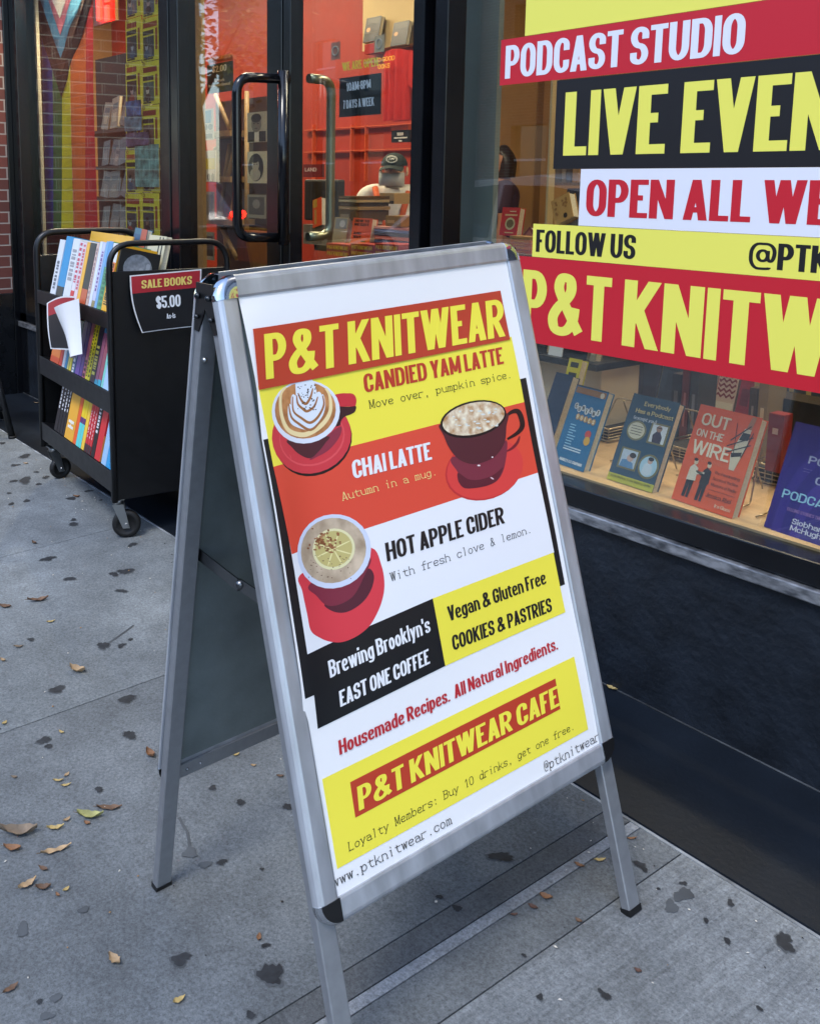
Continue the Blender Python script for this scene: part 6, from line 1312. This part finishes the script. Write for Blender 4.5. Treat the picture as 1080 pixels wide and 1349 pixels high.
for i, (rr_, c) in enumerate(((.95, (66, 54, 140)), (.74, (56, 48, 126)), (.52, (74, 60, 148)), (.30, (60, 50, 130)))): cover_oval(r, at, .58, .02 if False else .10, rr_*.52, rr_*.85 if rr_ < .9 else .78, c, .0006+.0001*i, 30)
for tx, v, a0, a1, h in (('THE', .80, .42, .66, .07), ('POWER', .655, .28, .82, .07), ('OF', .49, .42, .60, .07), ('PODCASTING', .30, .10, 1.0, .08)): cover_text(r, at, tx, 'wide', a0, v, a1, h, (150, 200, 226) if tx == 'PODCASTING' else (170, 176, 206))
cover_text(r, at, 'TELLING STORIES THROUGH SOUND', 'headb', .2, .20, .86, .03, (140, 110, 170)); cover_text(r, at, 'Siobhan', 'wide', .3, .10, .66, .05, (206, 210, 226)); cover_text(r, at, 'McHugh', 'wide', .3, .04, .66, .05, (206, 210, 226)); cover_rect(r, at, .25, .60, .8, .603, (170, 170, 200)); cover_rect(r, at, .25, .575, .8, .578, (170, 170, 200))
# wire stands and the things behind the books
M_wire = mat('wire_metal', (176, 160, 130), .3, 1)
for i, (x, y) in enumerate(((790, 618), (838, 650), (952, 678), (1030, 705), (875, 636))):
    p_ = PZ(x, y-16, ZP); t = thing('book_easel', 'thin wire easel holding up a window display book', 'easel', p_, 'wire easels in the window display'); w_ = .05; b = MB()
    b.tube(rounded([p_+Vector((-w_, -.02, .004)), p_+Vector((-w_, .03, .004)), p_+Vector((-w_*.6, .10, .15)), p_+Vector((w_*.6, .10, .15)), p_+Vector((w_, .03, .004)), p_+Vector((w_, -.02, .004))], .012), .0022, 6); b.build('frame', M_wire, t)
    b = MB(); b.tube([p_+Vector((0, .09, .148)), p_+Vector((0, .17, .004))], .0022, 6); b.build('strut', M_wire, t)
for x0, y0, x1, y1, lb in ((760, 560, 800, 618, 'wire basket behind the blue book'), (866, 590, 925, 645, 'black wire basket behind the orange book'), (990, 615, 1050, 680, 'black wire basket left of the violet book')):
    Y = 2.34; X0, X1, Z0, Z1 = PY(x0, 600, Y).x, PY(x1, 600, Y).x, ZP, PY((x0+x1)/2, y0, Y).z; t = thing('wire_basket', lb, 'basket', ((X0+X1)/2, Y+.08, Z0), 'wire baskets in the window display')
    b = MB()
    for q in range(5): z = Z0+.006+(Z1-Z0-.006)*q/4; b.tube([(X0, Y, z), (X1, Y, z), (X1, Y+.16, z), (X0, Y+.16, z)], .0026 if q in (0, 4) else .0015, 6, True)
    b.build('hoops', M_wire if '760' == str(x0) else M_wire, t); b = MB()
    for q in range(7): x = X0+(X1-X0)*q/6; b.tube([(x, Y, Z1), (x, Y, Z0+.004), (x, Y+.16, Z0+.004), (x, Y+.16, Z1)], .0014, 5)
    b.build('uprights', M_wire, t)
    b = MB(); b.box((X0+.006, Y+.006, Z0+.008), (X1-.006, Y+.154, Z0+(Z1-Z0)*.82)); b.build('dark_stock', None, t) if False else b.build('lining', mat('basket_lining', (24, 22, 22), .7), t)
def vshelf(name, label, pts, Y, th=.02, depth=.26, m=None):
    (x0, y0), (x1, y1) = pts; p_, q = PY(x0, y0, Y), PY(x1, y1, Y); z = (p_.z+q.z)/2; b = MB(); b.box((p_.x, Y, z-th), (q.x, Y+depth, z)); return b.build(name, m or M_black, None, label, 'shelf', bevel=.002), z
o, zs1 = vshelf('display_shelf', 'black edged upper shelf in the window, just under the red banner', ((650, 455), (786, 481)), 2.30)
b = MB(); b.box((PY(690, 500, 2.36).x-.2, 2.36, ZP), (PY(792, 500, 2.36).x, 2.54, zs1-.021)); b.build('riser', mat('riser_cream', (214, 202, 178), .6, noise=(8, .08)), None, 'cream riser block under the upper display shelf', 'block', bevel=.004)
for i, (x0, x1, hp, c, lb) in enumerate(((693, 705, 32, (96, 92, 84), 'grey book on the upper display shelf, leftmost'), (706, 719, 34, (46, 44, 44), 'dark book left of the white card on the upper display shelf'), (741, 772, 30, (30, 26, 26), 'dark book with a small yellow title on the upper display shelf'), (776, 784, 36, (150, 140, 116), 'beige spine at the end of the upper display shelf'))):
    p_, q = PY(x0, 470, 2.33), PY(x1, 470, 2.33); r, at = face_book(Vector((p_.x, 2.33, zs1+.001)), Vector((q.x, 2.33, zs1+.001)), Vector((0, .2, 1)).normalized(), .19, .03, c, lb)
    if x0 == 741: cover_text(r, at, 'Propaganda', 'wide', .08, .20, .92, .07, (206, 190, 90))
    else: cover_rect(r, at, .2, .1, .8, .3, tuple(min(255, v+40) for v in c))
p_, q = PY(720, 470, 2.31), PY(738, 470, 2.31); b = MB(); b.prism([(p_.x, 2.315, zs1+.001), (q.x, 2.315, zs1+.001), (q.x, 2.328, zs1+.07), (p_.x, 2.328, zs1+.07)], (0, .003, 0)); b.build('shelf_card', M_white, None, 'white price card leaning on the upper display shelf', 'card')
r, at = wbook((700, 590), (722, 597), None, .03, (24, 52, 84), 'navy book mostly hidden by the sign at the left of the window', .23)
p_ = PY(727, 560, 2.16); r, at = face_book(Vector((PY(724, 560, 2.2).x, 2.2, ZP)), Vector((PY(741, 560, 2.2).x, 2.2, ZP)), Vector((0, .3, 1)).normalized(), .255, .03, (206, 196, 40), 'yellow book with red hearts behind the blue content rules book'); cover_oval(r, at, .5, .35, .3, .07, (186, 40, 40)); 
for i in range(4): cover_rect(r, at, .2, .9-.12*i, .8, .96-.12*i, (40, 40, 24))
o, zs2 = vshelf('display_shelf', 'long black shelf of red books farther back in the window', ((790, 548), (1012, 532)), 2.85)
for i, (x0, x1, ht, c, lb, dec) in enumerate(((800, 828, .22, (150, 84, 62), 'dull orange book on the back shelf behind the podcast books', 'r'), (832, 862, .25, (52, 40, 44), 'dark plum book on the back shelf', 'r'), (864, 898, .24, (54, 58, 68), 'slate book with a pale title on the back shelf', 'r'), (903, 932, .23, (176, 24, 26), 'red book with a yellow ring on the back shelf', 'ring'), (938, 964, .22, (196, 166, 140), 'book with wavy dark red stripes on the back shelf', 'wave'), (967, 985, .22, (140, 26, 32), 'dark red book on the back shelf, right of the striped one', 'r'), (987, 1006, .21, (90, 30, 34), 'maroon book at the right end of the back shelf', 'r'))):
    p_, q = PY(x0, 535, 2.9), PY(x1, 535, 2.9); r, at = face_book(Vector((p_.x, 2.9, zs2+.001)), Vector((q.x, 2.9, zs2+.001)), Vector((0, .25, 1)).normalized(), ht, .03, c, lb)
    if dec == 'ring': cover_oval(r, at, .5, .55, .36, .34, (226, 150, 30)); cover_oval(r, at, .5, .50, .26, .26, (150, 20, 24), .0010); cover_rect(r, at, .2, .06, .8, .12, (196, 70, 60))
    elif dec == 'wave':
        for v in range(9):
            pp = [(.04+.06*j, .28+.075*v+.02*math.sin(j*1.3+v)) for j in range(16)]; cover_poly(r, at, pp+[(a, c_+.036) for a, c_ in pp[::-1]], (120, 30, 34))
        cover_rect(r, at, .05, .05, .95, .2, (206, 190, 160), .0010)
    else: cover_rect(r, at, .15, .6, .85, .75, tuple(min(255, int(v*1.5)+16) for v in c)); cover_rect(r, at, .2, .2, .8, .45, tuple(int(v*.7) for v in c))
o, rr = solid('book', 'tall red book with its spine turned to the window beside the violet book', 'book', 1010, 545, 1030, 622, 2.30, .04, bm_((128, 16, 24))); b = MB(); b.box((rr[0]+.012, 2.2988, rr[3]-.05), (rr[1]-.012, 2.2996, rr[3]-.035)); b.build('spine_print', bm_((220, 200, 190)), o)
o, rr = solid('book_stack_tray', 'cream tray of cards at the right of the window under the red banner', 'tray', 993, 503, 1050, 527, 2.75, .2, mat('tray_cream', (196, 176, 130), .6)); b = MB()
for q in range(4): b.box((rr[0]+.02+.05*q, 2.7485, rr[2]+.02), (rr[0]+.055+.05*q, 2.7495, rr[3]-.01))
b.build('card_print', bm_((90, 96, 110)), o)
solid('bookshelf_unit', 'pale wooden shelf unit low behind the window display', 'shelf unit', 780, 552, 1120, 640, 2.93, .3, mat('unit_wood', (150, 118, 80), .6, noise=(4, .25), stretch=(.5, 5, 5)), floor=True)
solid('dark_rack', 'dark rack standing at the back right of the window', 'rack', 1000, 528, 1100, 600, 2.6, .1, M_blackplastic)
for i, (x0, x1, c, lb) in enumerate(((778, 790, (60, 44, 40), 'dark brown spine at the back of the platform, first from the left'), (792, 801, (120, 92, 70), 'tan spine at the back of the platform beside the dark brown one'), (803, 818, (40, 44, 56), 'slate spine at the back of the platform left of the podcast books'), (880, 892, (34, 30, 34), 'near black spine at the back of the platform between two face-out books'), (893, 903, (112, 40, 36), 'brick red spine at the back of the platform'), (904, 915, (66, 70, 78), 'grey spine at the back of the platform'), (982, 993, (70, 56, 40), 'olive brown spine at the back of the platform'), (994, 1007, (146, 128, 92), 'straw coloured spine at the back of the platform'))):
    X0, X1 = PY(x0, 590, 2.52).x, PY(x1, 590, 2.52).x; b = MB(); b.box((X0, 2.52, ZP), (X1-.002, 2.64 if False else 2.612, ZP+.20+.02*(i % 3))); o = b.build('book', bm_(c), None, lb, 'book', 'spines at the back of the window platform'); q = MB(); q.box((X0+.008, 2.5188, ZP+.05), (X1-.010, 2.5196, ZP+.15)); q.build('spine_print', bm_(tuple(min(255, v+70) for v in c)), o)
# table of books seen through the upper left of the display window
r, at = tbook(657, 272, 680, 309, 2.7, (206, 44, 34), 'red book with a round brown picture standing on a stack by the window'); cover_oval(r, at, .55, .42, .28, .22, (206, 186, 130)); cover_oval(r, at, .55, .42, .2, .15, (120, 96, 50), .0010); cover_rect(r, at, .2, .70, .9, .76, (230, 180, 120)); cover_rect(r, at, .45, .84, .8, .88, (230, 200, 150)); cover_rect(r, at, .3, .08, .8, .12, (230, 180, 120))
for i, (y0, c) in enumerate(((311, (176, 130, 70)), (315.5, (206, 100, 30)), (320, (196, 80, 26)), (324.5, (206, 90, 30)), (329, (190, 70, 30)))):
    o, rr = solid('stacked_book', '%s book in the orange stack under the red picture book' % ('topmost', 'second', 'third', 'fourth', 'lowest')[i], 'book', 671+i % 2, y0, 699, y0+4, 2.66, .2, bm_(c), 'orange stack by the window'); b = MB(); b.box((rr[0]+.02, 2.6585, rr[2]+.006), (rr[1]-.03, 2.6593, rr[3]-.006)); b.build('spine_print', bm_((236, 176, 60)), o)
solid('low_table', 'small dark table under the orange book stack', 'table', 650, 334, 712, 345, 2.62, .3, M_wood, floor=True)
for i, (x, c) in enumerate(((686, (120, 60, 40)), (690, (70, 40, 40)), (694, (110, 76, 60)))):
    r, at = tbook(x, 293, x+12, 312, 2.72+.03*i, c, '%s book leaning over beside the red picture book' % ('brown', 'dark', 'tan')[i], roll=40); cover_rect(r, at, .2, .3, .8, .8, tuple(min(255, v+40) for v in c))
r, at = tbook(731, 262, 757, 297, 2.5, (196, 150, 84), 'tan patterned book tilted behind the follow us banner', roll=-24); cover_oval(r, at, .62, .2, .1, .1, (60, 46, 30))
for i in range(14): cover_oval(r, at, random.uniform(.15, .85), random.uniform(.35, .9), .06, .05, (160, 112, 56), .0009+.00005*i, 8)
for i, (x0, x1, c) in enumerate(((731, 739, (86, 76, 66)), (740, 745, (120, 108, 92)), (746, 752, (70, 66, 66)), (754, 762, (150, 116, 76)))): solid('book', '%s spine on the shelf above the tan patterned book' % ('grey', 'pale grey', 'dark grey', 'tan')[i], 'book', x0, 221, x1, 240, 3.4, .12, bm_(c))
solid('wall_shelf', 'dark shelf carrying grey spines behind the open all week banner', 'shelf', 726, 240, 790, 244, 3.38, .2, M_wood)
solid('cupboard', 'blue grey cupboard behind the tan patterned book', 'cupboard', 745, 248, 800, 340, 3.4, .25, mat('cupboard_slate', (84, 86, 88), .6), floor=True)

# ------------------------------------------------------------------ across the street: what the glass mirrors
def lerp(a, b_, t): return a+(b_-a)*t
M_b2 = bpy.data.materials.new('facade_brick'); M_b2.use_nodes = True; n = M_b2.node_tree; bs = n.nodes['Principled BSDF']; tc = n.nodes.new('ShaderNodeTexCoord'); sp = n.nodes.new('ShaderNodeSeparateXYZ'); cb = n.nodes.new('ShaderNodeCombineXYZ')
n.links.new(tc.outputs['Object'], sp.inputs[0]); n.links.new(sp.outputs[0], cb.inputs[0]); n.links.new(sp.outputs[2], cb.inputs[1]); bt = n.nodes.new('ShaderNodeTexBrick'); n.links.new(cb.outputs[0], bt.inputs[0]); bt.inputs['Scale'].default_value = 1; bt.inputs['Brick Width'].default_value = .24; bt.inputs['Row Height'].default_value = .08; bt.inputs['Mortar Size'].default_value = .006
bt.inputs['Color1'].default_value = lin((128, 78, 64)); bt.inputs['Color2'].default_value = lin((104, 64, 54)); bt.inputs['Mortar'].default_value = lin((150, 140, 130)); n.links.new(bt.outputs[0], bs.inputs['Base Color']); bs.inputs['Roughness'].default_value = .85
M_stone = mat('pale_stone', (118, 112, 104), .8, noise=(3, .2)); M_win = mat('facade_glass', (40, 48, 56), .1, 0, spec=.8)
for (x0, x1, hgt, m_, lb) in ((-34, -20.05, 8.5, M_stone, 'pale stone rowhouse across the street, far left'), (-20, -8.05, 7.0, M_b2, 'brick tenement with a cornice across the street, left of the middle'), (-8, 4.95, 6.0, M_stone, 'low pale building across the street'), (5, 18, 8, M_b2, 'brick tenement across the street, at the right')):
    t = thing('building', lb, 'building', ((x0+x1)/2, -16, -.2)); yf = -16; b = MB(); cols = [x0+1.2+i*2.5 for i in range(int((x1-x0-1)/2.5))]
    b.box((x0, yf-8, -.36), (x1, yf-.3, hgt))
    zs_ = [0.9+3.1*i for i in range(int(hgt//3.1))]
    prev = -.36
    for z in zs_:
        b.box((x0, yf-.299, prev), (x1, yf, z)); 
        edges = [x0]+[v for c in cols for v in (c, c+1.25)]+[x1]
        for i in range(0, len(edges)-1, 2): b.box((edges[i], yf-.299, z+.001), (edges[i+1], yf, z+1.8))
        prev = z+1.801
    b.box((x0, yf-.299, prev), (x1, yf, hgt)); b.build('wall', m_, t)
    for z in zs_:
        for c in cols:
            q = MB(); q.box((c+.002, yf-.22, z+.002), (c+1.248, yf-.20, z+1.798)); w_ = q.build('window', M_win, t); q = MB(); q.box((c+.003, yf-.199, z+.88), (c+1.247, yf-.15, z+.94)); q.build('sash_bar', M_white, w_); q = MB(); q.box((c-.08, yf+.002, z-.12), (c+1.33, yf+.1, z)); q.build('sill', M_stone, w_)
    q = MB(); q.box((x0, yf+.002, hgt-.5), (x1, yf+.4, hgt-.2)); q.box((x0, yf+.002, hgt-.199), (x1, yf+.55, hgt+.1)); q.build('cornice', M_stone, t)
def car(label, x, y, flip, col):
    t = thing('parked_car', label, 'car', (x, y, -.36)); L, Wd = 4.6, 1.8; z0 = -.36
    prof_ = [(-2.3, .35), (-2.28, .70), (-2.15, .95), (-1.55, 1.05), (-.85, 1.58), (.55, 1.66), (1.55, 1.56), (2.10, 1.08), (2.27, .90), (2.3, .38)]
    def sec(px, pz, k): return Vector((x+px*flip, y, z0+pz))
    M_p = mat('car_paint_%d' % col[0], col, .18, 0, coat=.6); b = MB(); b.smooth = True
    ys = [(-.9, .94, .0), (-.86, 1, .0), (-.4, 1.0, .03), (.4, 1.0, .03), (.86, 1, .0), (.9, .94, .0)]
    def fn(a, c):
        i = a*(len(prof_)-1); k = min(int(i), len(prof_)-2); fx = i-k; px, pz = lerp(prof_[k][0], prof_[k+1][0], fx), lerp(prof_[k][1], prof_[k+1][1], fx)
        yy, sc, up = ys[int(round(c*5))]; nar = 1-.16*max(0, pz-.95)/.55
        return Vector((x+px*sc*flip, y+yy*nar, z0+pz+up*(1 if pz > .9 else 0)))
    b.grid(fn, 36, 5); b.smooth = False
    for s_ in (0, 1): b.f.append([b.v.index(tuple(fn(i/36, s_))) for i in range(37)]); b.m.append(0); b.sm.append(False)
    b.build('body', M_p, t)
    for s_ in (1, -1):
        for pts in ([(-1.36, 1.08), (-.80, 1.50), (.05, 1.57), (.05, 1.05)], [(.12, 1.05), (.12, 1.57), (.70, 1.56), (1.50, 1.46), (1.75, 1.10)]):
            q = MB(); q.prism([Vector((x+px*flip, y+s_*(.905*(1-.16*max(0, pz-.95)/.55)+.001), z0+pz)) for px, pz in pts], (0, s_*.006, 0)); q.build('side_window', M_win, t)
        for wx in (-1.42, 1.38):
            q = MB(); q.cyl((x+wx*flip, y+s_*.72, z0+.33), (x+wx*flip, y+s_*.915, z0+.33), .33, 24); wh = q.build('wheel', M_rubber, t); q = MB(); q.cyl((x+wx*flip, y+s_*.90, z0+.33), (x+wx*flip, y+s_*.925, z0+.33), .21, 20); q.build('rim', M_zinc, wh)
        q = MB(); q.ball((x-2.2*flip, y+s_*.68, z0+.74), .1, .16, .07, 10, 6); q.build('headlight', mat('lamp_clear', (220, 224, 226), .1), t)
        q = MB(); q.ball((x+2.2*flip, y+s_*.70, z0+1.04), .08, .15, .09, 10, 6); q.build('tail_light', mat('tail_lit' if 'red tail' in label else 'tail_red', (230, 26, 16), .2, emit=14 if 'red tail' in label else 0), t)
    q = MB(); q.quad(*[Vector((x+px*flip*1.004, y+yy, z0+pz+.035)) for px, pz, yy in ((-1.50, 1.09, -.72), (-1.50, 1.09, .72), (-.90, 1.545, .64), (-.90, 1.545, -.64))]); q.build('windscreen', M_win, t)
car('white sedan parked at the kerb, mirrored in the display window', -7.0, -4.0, 1, (232, 234, 236)); car('dark car with lit red tail lights waiting at the far left of the kerb', -16.4, -4.0, 1, (60, 64, 74))
def tree(x, y, label, h):
    t = thing('street_tree', label, 'tree', (x, y, -.2)); b = MB(); b.tube([(x, y, -.3), (x+.05, y, 1.5), (x-.04, y+.05, 2.8), (x+.1, y, h*.75)], [.15, .12, .09, .04], 10)
    for k in range(7): a = k*.9; b.tube([(x, y, 2.2+.3*k), (x+math.cos(a)*.7, y+math.sin(a)*.7, 2.9+.35*k), (x+math.cos(a)*1.2, y+math.sin(a)*1.2, 3.3+.4*k)], [.05, .035, .012], 6)
    b.build('trunk', mat('bark', (70, 58, 48), .9, noise=(14, .4)), t); b = MB(); cl = [(random.gauss(0, .8), random.gauss(0, .8), random.uniform(2.8, h)) for _ in range(26)]
    for _ in range(2600):
        c = random.choice(cl); p_ = Vector((x+c[0]+random.gauss(0, .28), y+c[1]+random.gauss(0, .28), c[2]+random.gauss(0, .25))); d1 = Vector((random.uniform(-1, 1), random.uniform(-1, 1), random.uniform(-.6, .6))).normalized()*.07; d2 = d1.cross(Vector((random.uniform(-1, 1), random.uniform(-1, 1), 1))).normalized()*.04; b.mi = random.randint(0, 1); b.quad(p_-d1, p_+d2, p_+d1, p_-d2)
    b.build('crown', [mat('leaf_green', (74, 92, 40), .6), mat('leaf_olive', (104, 104, 48), .6)], t)
tree(-12.5, -3.0, 'young street tree at the kerb, mirrored in the left window', 4.6); tree(-3.0, -10.8, 'street tree on the far pavement', 5.2)
